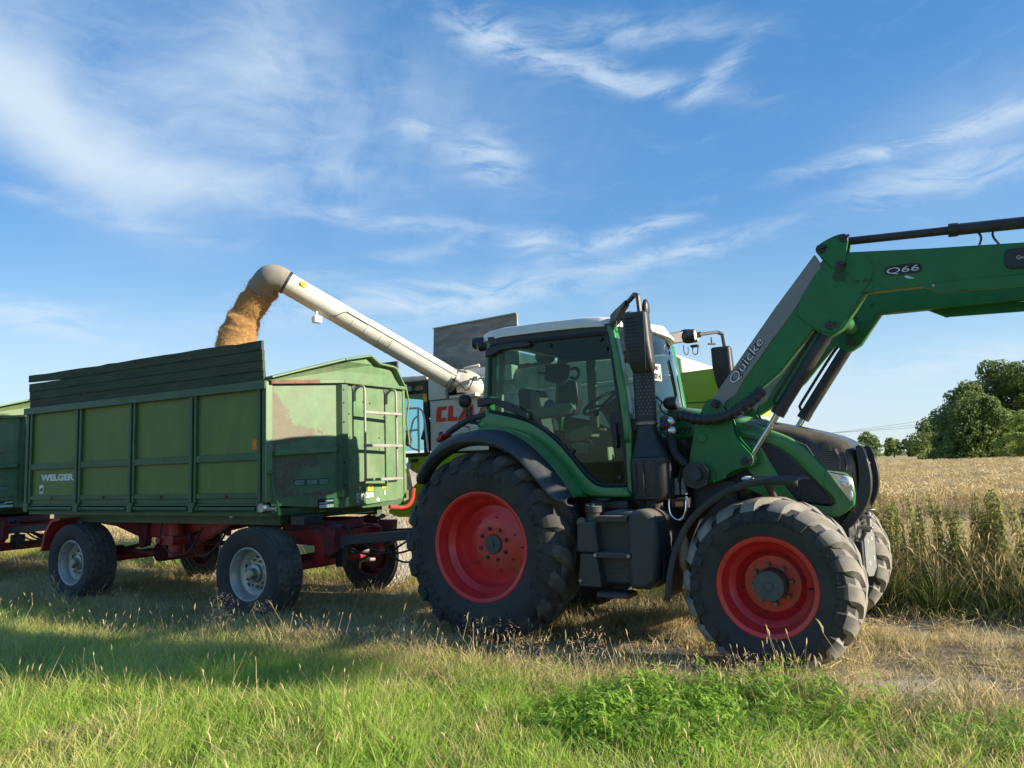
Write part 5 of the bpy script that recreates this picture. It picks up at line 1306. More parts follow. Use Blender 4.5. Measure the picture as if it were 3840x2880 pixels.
# ---- driveline
b = MB(); b.prism([(-.55, .62), (-.55, 1.15), (.3, 1.30), (1.6, 1.30), (3.02, 1.22), (3.1, .95), (2.9, .72), (1.7, .62), (.6, .50)], -.30, .30); b.build('gearbox', M_dark, tr, bevel=.02)
b = MB(); b.cyl((0, -.88, .872), (0, .88, .872), .16, .16, 18); b.cyl((0, -.5, .872), (0, .5, .872), .26, .26, 18); b.build('rear_axle', M_dark, tr)
b = MB(); b.tube([(2.573, -.9, .634), (2.573, -.3, .66), (2.573, .3, .66), (2.573, .9, .634)], [.15, .12, .12, .15], 14); b.box(2.35, 2.8, -.28, .28, .55, .95); b.build('front_axle', M_dark, tr, bevel=.02)
b = MB(); b.box(1.55, 2.35, -.34, .34, .85, 1.5); b.cyl((1.93, -.62, 1.47), (1.93, -.33, 1.47), .10, .10, 18); b.box(1.85, 2.2, -.55, -.30, .95, 1.42); b.box(1.85, 2.2, .30, .55, .95, 1.42); b.build('loader_subframe', M_dark, tr, bevel=.012)
b = MB(); b.cyl((1.94, -.74, 1.48), (1.94, -.62, 1.48), .115, .105, 24); b.cyl((1.95, -.79, 1.485), (1.95, -.74, 1.48), .055, .05, 16); b.build('frame_boss', M_black, tr)

# ---- rear fenders
Co = [(-.66, 1.50), (-.53, 1.69), (-.33, 1.80), (-.20, 1.85), (-.05, 1.865), (.14, 1.85), (.33, 1.79), (.48, 1.70), (.63, 1.54), (.76, 1.39), (.83, 1.325), (.90, 1.30), (.96, 1.29)]
Cu = [(-.64, 1.74), (-.50, 1.86), (-.30, 1.92), (-.05, 1.955), (.14, 1.95), (.31, 1.91), (.51, 1.79), (.70, 1.61), (.83, 1.45), (.93, 1.305)]
Cg = [(-.60, 1.82), (-.48, 1.94), (-.17, 1.995), (.10, 1.98), (.33, 1.91), (.52, 1.80), (.69, 1.64), (.84, 1.45), (.95, 1.30)]
nF = 44
Po, Pu, Pg = (smooth_line(c, nF, 2) for c in (Co, Cu, Cg))
for s in (-1, 1):
    y = lambda v: s*v
    b = MB(); rows = []
    for i in range(nF):
        (ox, oz), (ux, uz) = Po[i], Pu[i]
        t = i/(nF-1)
        rows.append([(ox*.985, y(1.10), oz-.05), (ox, y(1.235), oz-.035), (ox, y(1.255), oz-.01), (ox*.9+ux*.1, y(1.25), oz*.9+uz*.1+.006), (ox*.55+ux*.45, y(1.17), oz*.55+uz*.45+.025), (ux, y(1.05), uz)])
    b.loft(rows); b.build('fender_extension', M_fend, tr, solid=.012, sharp=50)
    b = MB(); rows = []
    for i in range(nF):
        (ux, uz), (gx2, gz2) = Pu[i], Pg[i]
        rows.append([(ux, y(1.048), uz-.01), (ux, y(1.045), uz+.008), (ux*.6+gx2*.4, y(.96), uz*.6+gz2*.4+.012), (gx2, y(.84), gz2), (gx2, y(.50), gz2)])
    b.loft(rows); b.build('rear_fender', M_fgreen, tr, solid=.010, sharp=50)
    b = MB(); b.prism([(-.60, 1.885), (-.52, 1.955), (-.50, 1.93), (-.57, 1.86)], y(.86), y(1.02)); b.build('tail_lamp', M_tail, tr, bevel=.006)

# ---- cab shell
glass = [(-.052, 2.74), (-.045, 2.795), (0.0, 2.806), (1.17, 2.784), (1.222, 2.782), (1.232, 2.73), (1.262, 2.55), (1.30, 2.13), (1.335, 1.75), (1.345, 1.46), (1.345, 1.41), (1.29, 1.406), (1.07, 1.405), (.95, 1.51), (.84, 1.65), (.69, 1.82), (.51, 1.96), (.32, 2.06), (-.04, 2.14), (-.088, 2.155), (-.082, 2.21)]
gl_s = smooth_line(glass, 110, 2, closed=True)
sill_u = [(-.15, 2.155), (-.085, 2.135), (.32, 2.04), (.505, 1.94), (.68, 1.80), (.825, 1.635), (.935, 1.495), (1.055, 1.385), (1.35, 1.385)]
sill_l = [(-.20, 2.00), (-.17, 1.985), (.10, 1.965), (.33, 1.895), (.52, 1.785), (.69, 1.625), (.84, 1.435), (.95, 1.30), (1.39, 1.305)]
for s in (-1, 1):
    su, sl = smooth_line(sill_u, 30, 2), smooth_line(sill_l, 30, 2)
    b = MB(); b.loft([[(u[0], s*.80, u[1]), (u[0], s*.835, u[1]-.004), (l[0], s*.845, l[1]+.02), (l[0], s*.84, l[1])] for u, l in zip(su, sl)]); b.build('cab_sill', M_fgreen, tr, solid=.012, sharp=45)
    b = MB(); b.prism([(-.085, 2.86), (-.175, 2.05), (-.175, 1.98), (-.075, 1.98), (-.075, 2.15), (-.03, 2.82)], s*.70, s*.82); b.build('rear_pillar', M_fgreen, tr, bevel=.012)
    b = MB(); b.prism([(1.215, 2.86), (1.285, 2.85), (1.335, 2.55), (1.385, 2.2), (1.412, 1.9), (1.405, 1.31), (1.345, 1.31), (1.345, 1.75), (1.305, 2.2), (1.255, 2.62)], s*.72, s*.83); b.build('front_pillar', M_fgreen, tr, bevel=.014)
    b = MB(); b.prism([(-.06, 2.79), (1.235, 2.775), (1.25, 2.87), (-.08, 2.89)], s*.74, s*.815); b.build('roof_rail', M_black, tr, bevel=.006)
    b = MB(); b.prism([(p[0], p[1]) for p in gl_s], s*.804, s*.810); b.build('door_glass', M_glass, tr, smooth=False, fix=True)
    b = MB(); b.tube([(p[0], s*.815, p[1]) for p in gl_s], .019, 8, closed=True); b.build('door_seal', M_seal, tr)
    b = MB(); b.tube([(x, s*.80, z) for x, z in ((1.35, 1.385), (1.06, 1.385), (.93, 1.49))], .02, 6); b.build('door_step_seal', M_seal, tr)
b = MB(); b.prism([(.27, 2.0), (.25, 2.80), (.36, 2.80), (.37, 2.0)], .75, .80); b.build('far_door_post', M_cabtrim, tr, bevel=.01)
b = MB(); b.prism([(-.05, 2.15), (-.005, 2.80), (.035, 2.80), (-.01, 2.12)], -.70, -.66); b.prism([(-.05, 2.15), (-.005, 2.80), (.035, 2.80), (-.01, 2.12)], .62, .70); b.build('pillar_trim', M_cabtrim, tr)
b = MB(); b.add([(-.13, -.70, 2.12), (-.13, .70, 2.12), (-.06, .70, 2.80), (-.06, -.70, 2.80)], [(0, 1, 2, 3)]); b.build('rear_window', M_glass, tr, solid=.006, fix=False)
b = MB(); b.prism([(-.16, 1.3), (-.16, 2.12), (-.08, 2.12), (-.05, 1.3)], -.72, .72); b.box(-.1, 1.38, -.80, .80, 1.30, 1.36); b.build('cab_floor', M_fabric, tr)
# windscreen: curved glass between the front pillars
rows = []
for t in np.linspace(0, 1, 9):
    z = 1.93 + (2.84-1.93)*t; row = []
    for q in np.linspace(-1, 1, 13):
        xe = 1.385 - .11*t**1.4; bul = .17*(1-q*q)*(1-.15*t); row.append((xe+bul, q*.755, z))
    rows.append(row)
b = MB(); b.loft(rows); b.build('windscreen', M_glassf, tr, fix=True)
b = MB(); b.loft([[(1.385+.17*(1-q*q), q*.76, z) for q in np.linspace(-1, 1, 13)] for z in (1.32, 1.93)]); b.build('cab_front', M_fgreen, tr, solid=.02)
# roof
def roof_rows(inset, z0, z1, bul):
    rows = []
    for (x, w, zt, zb) in ((-.20, .66, 2.915, 2.865), (-.17, .74, 2.945, 2.86), (-.08, .80, 2.962, 2.862), (.10, .83, 2.972, 2.872), (.56, .84, 2.972, 2.87), (.96, .84, 2.962, 2.86), (1.14, .83, 2.95, 2.85), (1.24, .80, 2.925, 2.845), (1.31, .72, 2.90, 2.845), (1.40, .50, 2.885, 2.845), (1.45, .20, 2.88, 2.85)):
        r = []
        for q, f in ((-1, 0), (-1.004, .55), (-.985, .86), (-.93, 1.0), (-.7, 1.25), (-.35, 1.5), (0, 1.55), (.35, 1.5), (.7, 1.25), (.93, 1.0), (.985, .86), (1.004, .55), (1, 0)):
            r.append((x, q*w, zb + (zt-zb)*min(f, 1) + max(0, f-1)*.10))
        r.append((x, w*.9, zb-.004)); r.append((x, -w*.9, zb-.004)); rows.append(r)
    return rows
b = MB(); rr_ = roof_rows(0, 0, 0, 0); b.loft(rr_, close=True); b.add(rr_[0], [tuple(range(len(rr_[0])))]); b.add(rr_[-1], [tuple(range(len(rr_[-1])))]); b.build('cab_roof', M_roof, tr, sharp=38)
b = MB(); b.box(-.10, .10, -.72, .72, 2.838, 2.858); b.build('roof_underside', M_roofb, tr, bevel=.005)
b = MB(); b.box(-.02, 1.24, -.73, .73, 2.835, 2.857); b.build('headliner', M_fabric, tr)
for s in (-1, 1):
    for dx, dz, nm in ((-.27, 2.875, 0), (-.20, 2.845, 1)):
        b = MB(); b.cyl((dx-.055, s*.68, dz-.005), (dx+.05, s*.66, dz), .062, .058, 18); b.sphere((dx+.05, s*.66, dz), .05, .056, .056, 14, 8); o = b.build('roof_lamp', M_black, tr)
        g = MB(); g.cyl((dx-.058, s*.68, dz-.005), (dx-.064, s*.68, dz-.005), .054, .05, 18); g.build('lamp_glass', M_lens, o)
    b = MB(); b.tube([(-.12, s*.64, 2.86), (-.18, s*.66, 2.84)], .03, 8); b.build('lamp_bracket', M_black, tr)
# door hardware
for s in (-1,):
    b = MB(); b.prism([(-.085, 2.685), (-.01, 2.69), (.10, 2.735), (.40, 2.74), (.435, 2.765), (.40, 2.795), (.1, 2.80), (-.075, 2.775)], s*.86, s*.805); b.build('door_hinge', M_black, tr, bevel=.01)
    b = MB(); b.prism([(-.18, 2.285), (-.185, 2.195), (.0, 2.215), (.30, 2.08), (.385, 2.04), (.385, 2.10), (.2, 2.20), (.0, 2.275)], s*.875, s*.815); b.build('door_hinge', M_black, tr, bevel=.01)
    for (x, z) in ((.30, 2.775), (.62, 2.735), (1.15, 2.735), (1.20, 2.64), (.375, 2.07), (.82, 1.725), (1.28, 1.475), (1.07, 2.055)):
        b = MB(); b.cyl((x, s*.80, z), (x, s*.832, z), .024, .021, 14); b.build('door_button', M_seal, tr)
    b = MB(); b.tube(smooth_line([(.40, s*.795, 2.05), (.82, s*.79, 1.72), (.93, s*.79, 1.56), (.985, s*.79, 1.50), (1.08, s*.79, 1.48), (1.28, s*.79, 1.475)], 30), .013, 8); b.build('door_bar', M_black, tr)
    b = MB(); b.prism([(1.205, 2.055), (1.325, 2.05), (1.335, 1.86), (1.285, 1.84), (1.215, 1.88)], s*.82, s*.80); b.prism([(1.235, 1.96), (1.275, 1.955), (1.285, 1.77), (1.27, 1.73), (1.235, 1.735)], s*.85, s*.82); b.cyl((1.25, s*.83, 1.945), (1.25, s*.853, 1.945), .012, .012, 10); b.build('door_handle', M_seal, tr, bevel=.006)
    b = MB(); b.tube(smooth_line([(1.36, s*.835, 2.11), (1.395, s*.90, 2.10), (1.40, s*.90, 1.95), (1.40, s*.90, 1.81), (1.375, s*.835, 1.79)], 18), .016, 8); b.build('grab_handle', M_fgreen, tr)
# rear fender rails with the round work lamps
for s in (-1, 1):
    b = MB(); b.tube(smooth_line([(-.56, s*.86, 1.95), (-.44, s*.85, 2.02), (-.28, s*.85, 2.09), (-.12, s*.82, 2.11)], 14), .032, 10); b.tube([(-.30, s*.85, 2.06), (-.12, s*.82, 2.02)], .02, 8); b.build('fender_rail', M_black, tr)
    b = MB(); b.tube([(-.335, s*.85, 2.08), (-.32, s*.85, 2.16)], .014, 6); b.tube([(-.27, s*.85, 2.10), (-.29, s*.85, 2.18)], .014, 6); b.bar((-.34, s*.85, 2.17), (-.27, s*.85, 2.19), .03, .03); b.build('lamp_bracket', M_black, tr)
    b = MB(); b.cyl((-.375, s*.85, 2.268), (-.345, s*.85, 2.268), .066, .070, 20); b.sphere((-.335, s*.85, 2.268), .06, .066, .066, 16, 10); o = b.build('work_lamp', M_black, tr)
    b = MB(); b.cyl((-.377, s*.85, 2.268), (-.383, s*.85, 2.268), .058, .055, 20); b.build('lamp_glass', M_lens, o)
    b = MB(); b.tube(smooth_line([(-.33, s*.86, 2.17), (-.42, s*.87, 2.10), (-.40, s*.87, 2.02), (-.30, s*.87, 2.01), (-.28, s*.87, 1.98)], 16), .006, 5); b.build('lamp_cable', M_hose, tr)

# ---- inside the cab
b = MB(); b.prism([(-.02, 1.72), (-.10, 2.38), (-.06, 2.42), (.02, 2.40), (.08, 2.0), (.10, 1.82), (.52, 1.86), (.56, 1.80), (.52, 1.72)], -.24, .24); b.build('seat', M_fabric, tr, bevel=.03)
b = MB(); b.prism([(.10, 1.36), (.14, 1.72), (.46, 1.72), (.50, 1.36)], -.18, .18); b.build('seat_base', M_dark, tr, bevel=.02)
b = MB(); b.prism([(-.02, 2.24), (.05, 2.39), (.09, 2.37), (.13, 2.2), (.10, 2.16)], -.20, -.10); b.build('seat_cushion', M_cabtrim, tr, bevel=.015)
b = MB(); b.prism([(.05, 2.12), (.10, 2.18), (.40, 2.20), (.63, 2.21), (.66, 2.16), (.60, 2.09), (.20, 2.07)], -.42, -.27); b.build('armrest', mat('armrest_grey', (.16, .19, .17), .5), tr, bevel=.015)
b = MB(); b.sphere((.345, -.34, 2.205), .06, .05, .055, 14, 8); b.build('blue_cap', mat('cap_blue', (.02, .09, .35), .7), tr)
b = MB(); b.prism([(.52, 2.20), (.55, 2.40), (.60, 2.44), (.68, 2.42), (.70, 2.20), (.64, 2.09), (.52, 2.08), (.52, 2.11), (.60, 2.13), (.62, 2.2)], -.40, -.28); b.build('monitor', M_black, tr, bevel=.012)
b = MB(); b.box(.60, .665, -.405, -.40, 2.14, 2.19); b.build('monitor_display', M_lens, tr)
b = MB(); b.box(.46, .56, -.36, -.30, 2.22, 2.40); b.tube([(.53, -.33, 2.12), (.53, -.33, 2.30)], .015, 6); b.build('terminal', M_dark, tr, bevel=.01)
b = MB(); b.prism([(.08, 2.52), (.10, 2.68), (.28, 2.68), (.26, 2.54), (.16, 2.48)], .05, .30); b.tube([(-.05, .15, 2.62), (.1, .15, 2.58)], .015, 6); b.build('rear_screen', M_dark, tr, bevel=.015)
b = MB(); b.tube(smooth_line([(.33, .2, 2.62), (.40, .2, 2.64), (.44, .2, 2.56), (.38, .2, 2.50), (.33, .2, 2.54)], 14), .016, 7); b.build('headset', M_dark, tr)
sc_ = Vector((.74, .05, 2.22)); sn = Vector((-.50, 0, .86)).normalized(); s1 = Vector((0, 1, 0)); s2 = sn.cross(s1)
b = MB(); b.tube([sc_ + s1*math.cos(a)*.205 + s2*math.sin(a)*.205 for a in np.linspace(0, 2*PI, 33)[:-1]], .018, 8, closed=True)
for a in (.5, 2.6, 4.7): b.tube([sc_ - sn*.03, sc_ + s1*math.cos(a)*.20 + s2*math.sin(a)*.20], .016, 6)
b.tube([sc_ - sn*.03, sc_ - sn*.20], .04, 10); b.build('steering_wheel', M_seal, tr)
b = MB(); b.prism([(.80, 2.15), (1.0, 2.28), (1.10, 2.22), (1.12, 1.36), (.96, 1.36), (.90, 1.95)], -.13, .22); b.build('dash_column', M_dark, tr, bevel=.03)
b = MB(); b.prism([(.62, 1.98), (.66, 2.02), (1.0, 1.98), (1.0, 1.90), (.66, 1.94)], .45, .72); b.prism([(.15, 1.36), (.10, 1.95), (.62, 1.98), (.66, 1.36)], .42, .74); b.build('side_console', M_cabtrim, tr, bevel=.02)
b = MB(); b.box(.72, .92, -.62, -.40, 1.37, 1.48); b.box(.70, .90, -.58, -.34, 1.60, 1.63); b.box(.68, .86, -.56, -.40, 1.70, 1.80); b.prism([(.64, 1.82), (.88, 1.86), (.90, 1.92), (.84, 1.97), (.66, 1.92)], -.52, -.34); b.build('cab_clutter', M_cabtrim, tr, bevel=.012)
b = MB(); b.box(1.02, 1.32, -.70, -.2, 1.365, 1.40); b.build('floor_mat', M_cabtrim, tr)
b = MB(); b.prism([(1.03, 2.60), (1.20, 2.62), (1.22, 2.72), (1.05, 2.72)], -.1, .25); b.build('inner_mirror', M_dark, tr, bevel=.02)

# ---- bonnet: dark glossy core, green panels lying over it
st = [(1.62, .43, 2.07, 2.10, 1.30), (1.85, .43, 2.03, 2.06, 1.28), (2.20, .43, 1.95, 1.985, 1.25), (2.45, .425, 1.87, 1.935, 1.24), (2.70, .42, 1.79, 1.875, 1.24), (2.90, .41, 1.725, 1.82, 1.22), (3.04, .40, 1.67, 1.775, 1.18), (3.12, .375, 1.62, 1.735, 1.14), (3.17, .33, 1.55, 1.68, 1.12), (3.185, .28, 1.48, 1.60, 1.14)]
rows = []
for (x, w, zs, zt, zb) in st:
    r = [(x, -w*.97, zb), (x, -w, zb+.06), (x, -w, zs-.05), (x, -w+.012, zs), (x, -w+.06, zs+(zt-zs)*.55), (x, -w+.16, zs+(zt-zs)*.86), (x, 0, zt)]
    r += [(a, -c, d) for a, c, d in reversed(r[:-1])]; rows.append(r)
b = MB(); b.loft(rows, close=True); b.add(rows[0], [tuple(range(13))]); b.add(rows[-1], [tuple(range(13))]); b.build('bonnet', M_gloss, tr, sharp=38)
arc_o = [(1.62, 2.085), (1.85, 2.045), (2.20, 1.965), (2.36, 1.905), (2.53, 1.835), (2.67, 1.775), (2.78, 1.695), (2.86, 1.60), (2.94, 1.49), (3.09, 1.455)]
arc_i = [(1.62, 1.80), (1.95, 1.80), (2.25, 1.79), (2.42, 1.755), (2.56, 1.705), (2.67, 1.62), (2.77, 1.505), (2.86, 1.40), (2.92, 1.325), (2.985, 1.245)]
for s in (-1, 1):
    ao, ai = smooth_line(arc_o, 36, 2), smooth_line(arc_i, 36, 2)
    def wy(x): return s*float(np.interp(x, [p[0] for p in st], [p[1] for p in st]))
    def sh(x): return float(np.interp(x, [p[0] for p in st], [p[2] for p in st]))
    b = MB(); rows = []
    for o, i in zip(ao, ai):
        row = []
        for t in (0, .12, .3, .6, .88, 1):
            x, z = o[0]*(1-t)+i[0]*t, o[1]*(1-t)+i[1]*t
            over = max(0, z-(sh(x)-.05)); yy = abs(wy(x)) + .012 - over*.45 - (.008 if t in (0, 1) else 0)
            row.append((x, s*yy, z))
        rows.append(row)
    b.loft(rows); b.build('bonnet_side', M_fgreen, tr, solid=.014, sharp=50)
    # green top at the rear of the bonnet, over the shoulder
    rows = []
    for (x, w, zs, zt, zb) in st[:3] + [(2.34, .428, 1.905, 1.955, 1.24)]:
        k = .0 if x < 2.2 else (.12 if x < 2.3 else .26)
        rows.append([(x, s*(w+.006), zs-.03), (x, s*(w-.02), zs+.02), (x, s*(w-.07), zs+(zt-zs)*.62+.012), (x, s*(w-.16 if k < .2 else w-.09), zs+(zt-zs)*.88+.012), (x, s*max(k, 0), zt+.012 if k < .1 else zs+(zt-zs)*.95+.012)])
    b = MB(); b.loft(rows); b.build('bonnet_rear', M_fgreen, tr, solid=.010, sharp=60)
    # front corner: frame round the head lamp, chin
    b = MB(); b.prism([(2.93, 1.50), (3.09, 1.465), (3.135, 1.42), (3.15, 1.30), (3.14, 1.205), (3.06, 1.14), (3.0, 1.105), (2.60, 1.165), (2.70, 1.225), (2.95, 1.195), (2.985, 1.22), (2.97, 1.27), (2.90, 1.36)], s*.375, s*.432); b.build('bonnet_corner', M_fgreen, tr, bevel=.018)
    b = MB(); b.prism([(2.255, 1.80), (2.02, 1.80), (2.0, 1.45), (2.35, 1.32), (2.62, 1.18), (2.72, 1.215), (2.62, 1.345), (2.43, 1.70)], s*.41, s*.436); b.build('bonnet_lower_side', M_fgreen, tr, bevel=.008)
    b = MB(); b.prism(smooth_line([(2.44, 1.69), (2.50, 1.715), (2.57, 1.68), (2.67, 1.60), (2.77, 1.485), (2.88, 1.355), (2.965, 1.25), (2.95, 1.212), (2.82, 1.222), (2.69, 1.262), (2.62, 1.345)], 44, 1, closed=True), s*.415, s*.431); b.build('side_grille', M_mesh, tr, smooth=False, bevel=.004)
    b = MB(); b.prism([(2.05, 1.40), (2.30, 1.52), (2.37, 1.44), (2.30, 1.40)], s*.43, s*.445); b.build('vent_grille', M_mesh, tr, bevel=.004)
    for k in range(6):
        b = MB(); b.prism([(2.09+.04*k, 1.415+.006*k), (2.10+.04*k, 1.413+.006*k), (2.12+.035*k, 1.43+.014*k), (2.11+.035*k, 1.432+.014*k)], s*.445, s*.449); b.build('vent_rib', M_black, tr, smooth=False)
    # head lamp
    b = MB(); b.prism([(2.965, 1.475), (3.085, 1.445), (3.13, 1.40), (3.142, 1.33), (3.135, 1.235), (3.115, 1.245), (3.02, 1.38)], s*.425, s*.441); hl = b.build('headlight', M_chrome, tr, bevel=.006)
    b = MB(); b.sphere((3.085, s*.436, 1.395), .045, .022, .048, 18, 10); b.build('lamp_lens', M_lens, hl)
    b = MB(); b.sphere((3.118, s*.436, 1.295), .018, .014, .04, 14, 8); b.build('lamp_lens', M_lens, hl)
    b = MB(); b.prism([(2.955, 1.482), (3.09, 1.452), (3.10, 1.456), (2.955, 1.492)], s*.43, s*.445); b.prism([(2.955, 1.482), (3.02, 1.375), (3.113, 1.238), (3.118, 1.244), (3.03, 1.38), (2.966, 1.48)], s*.43, s*.445); b.build('lamp_trim', M_chrome, hl)
    b = MB(); b.prism([(2.30, 1.90), (2.345, 1.885), (2.40, 1.835), (2.33, 1.83)], s*.433, s*.440); b.build('red_flash', mat('flash_red%d' % s, (.28, .05, .03), .5), tr)
    # maker plate at the rear of the bonnet
    b = MB(); b.box(1.56, 1.865, s*.446, s*.436, 1.825, 1.915); b.build('name_plate', M_decal, tr, smooth=False)
letters(tr, 'maker_lettering', 'FENDT', M_ink, (1.575, -.448, 1.842), (1, 0, 0), (0, 0, 1), .082, .002, .002, 0, .27)
# grille bars and lettering at the nose
for k in range(9):
    yy = -.28 + .07*k; b = MB(); b.tube([(3.19-.05*abs(yy), yy, 1.66), (3.20-.05*abs(yy), yy, 1.45), (3.17-.05*abs(yy), yy, 1.20)], .008, 6); b.build('grille_bar', M_black, tr)
b = MB(); b.prism([(3.04, 1.12), (3.15, 1.20), (3.185, 1.46), (3.20, 1.46), (3.17, 1.18), (3.06, 1.10)], -.30, .30); b.build('grille', M_mesh, tr)
letters(tr, 'nose_lettering', 'FENDT', M_decal, (3.208, -.16, 1.50), (0, 1, 0), (0, 0, 1), .06, .006, 0, 0, .32)
# ribbed structures seen behind the dark bonnet cover
for k in range(8):
    b = MB(); z = 1.56+.018*k; b.box(2.90+.004*k, 2.99, -.432, -.420, z, z+.008) ; b.build('cooler_fin', mat('fin', (.10, .085, .06), .6) if k == 0 else bpy.data.materials['fin'], tr, smooth=False)
for (p, r) in (([(2.72, -.425, 1.74), (2.80, -.425, 1.70), (2.86, -.425, 1.60)], .006), ([(3.02, -.41, 1.66), (3.05, -.41, 1.58), (3.04, -.41, 1.50)], .012), ([(3.08, -.39, 1.64), (3.10, -.39, 1.55), (3.09, -.39, 1.49)], .006)):
    b = MB(); b.tube(p, r, 6); b.build('cooler_pipe', bpy.data.materials['fin'], tr)

# ---- exhaust stack, its guard and air intake
M_perf = mat('perforated_black', (.020, .021, .024), .5, var=.2)
b = MB(); b.tube([(1.53, -.76, 1.95), (1.525, -.76, 2.78)], .095, 24); stk = b.build('exhaust_stack', M_perf, tr)
hb = MB()
for r_ in range(13):
    for k in range(18):
        a = 2*PI*(k + .5*(r_ % 2))/18; z = 2.02+.030*r_; n_ = Vector((math.cos(a), math.sin(a), 0)); e = Vector((-math.sin(a), math.cos(a), 0)); c = Vector((1.529, -.76, z)) + n_*.0958
        hb.add([c + (e*math.cos(t)+Vector((0, 0, 1))*math.sin(t))*.0085 for t in np.linspace(0, 2*PI, 7)[:-1]], [tuple(range(6))])
ho = hb.build('guard_holes', mat('guard_hole', (.10, .105, .11), .6), stk, smooth=False, fix=False); ho['kind'] = 'stuff'
b = MB(); b.lathe([(.095, 1.925), (.10, 1.93), (.10, 1.955), (.095, 1.96)], 28, axis='z', c=(1.53, -.76, 0)); b.build('exhaust_clamp', mat('brass_clamp', (.22, .19, .13), .45, .7), tr)
rows = []
for (z, x0, x1, y0, y1) in ((1.93, 1.455, 1.61, -.84, -.68), (1.86, 1.45, 1.62, -.85, -.66), (1.66, 1.405, 1.72, -.90, -.58), (1.645, 1.395, 1.735, -.91, -.57)):
    xm, ym = (x0+x1)/2, (y0+y1)/2; rows.append([(xm + (x1-x0)/2*math.copysign(abs(math.cos(a))**.6, math.cos(a)), ym + (y1-y0)/2*math.copysign(abs(math.sin(a))**.6, math.sin(a)), z) for a in np.linspace(0, 2*PI, 29)[:-1]])
b = MB(); b.loft(rows, close=True); b.build('intake_cone', M_black, tr, sharp=50)
rows = []
for (z, g) in ((1.64, 0), (1.60, .006), (1.33, .004), (1.29, -.005), (1.27, -.05)):
    x0, x1, y0, y1 = 1.395-g, 1.735+g, -.91-g, -.57+g; xm, ym = (x0+x1)/2, (y0+y1)/2
    rows.append([(xm + (x1-x0)/2*math.copysign(abs(math.cos(a))**.5, math.cos(a)), ym + (y1-y0)/2*math.copysign(abs(math.sin(a))**.5, math.sin(a)), z) for a in np.linspace(0, 2*PI, 37)[:-1]])
b = MB(); b.loft(rows, close=True); b.add(rows[-1], [tuple(range(36))]); cf = b.build('exhaust_housing', M_black, tr, sharp=50)
hb = MB()
for i in range(15):
    for k in range(11):
        z = 1.345+.0185*i; x = 1.580 + .0145*k + (.007 if i % 2 else 0)
        u = (x-1.565)/.17; a = -PI/2 + .15 + u*1.0
        ca, sa = math.copysign(abs(math.cos(a))**.5, math.cos(a)), math.copysign(abs(math.sin(a))**.5, math.sin(a))
        c = Vector((1.565 + .177*ca, -.74 + .177*sa, z)); n_ = Vector((math.cos(a)*.7, math.sin(a), 0)).normalized(); e = Vector((-n_.y, n_.x, 0))
        hb.add([c + n_*.003 + (e*math.cos(t)+Vector((0, 0, 1))*math.sin(t))*.0058 for t in np.linspace(0, 2*PI, 7)[:-1]], [tuple(range(6))])
ho = hb.build('housing_holes', M_ink, cf, smooth=False, fix=False); ho['kind'] = 'stuff'
b = MB(); b.tube([(1.535, -.928, 1.63), (1.545, -.935, 1.5), (1.545, -.93, 1.33), (1.58, -.925, 1.295), (1.66, -.91, 1.30)], .006, 6); b.tube([(1.47, -.915, 1.6), (1.475, -.925, 1.45), (1.46, -.92, 1.33)], .005, 6); b.build('housing_rib', M_black, cf)
b = MB(); b.cyl((1.415, -.80, 1.93), (1.415, -.66, 1.93), .055, .05, 16); b.box(1.36, 1.46, -.76, -.60, 1.88, 1.99); b.cyl((1.65, -.74, 1.925), (1.72, -.72, 1.925), .05, .05, 14); b.build('intake_elbow', M_black, tr, bevel=.008)
b = MB(); b.tube([(1.55, -.74, 1.0), (1.56, -.74, 1.28)], .09, 16); b.tube([(1.60, -.83, 1.20), (1.60, -.83, 1.28)], .012, 6); b.build('silencer', M_dark, tr)

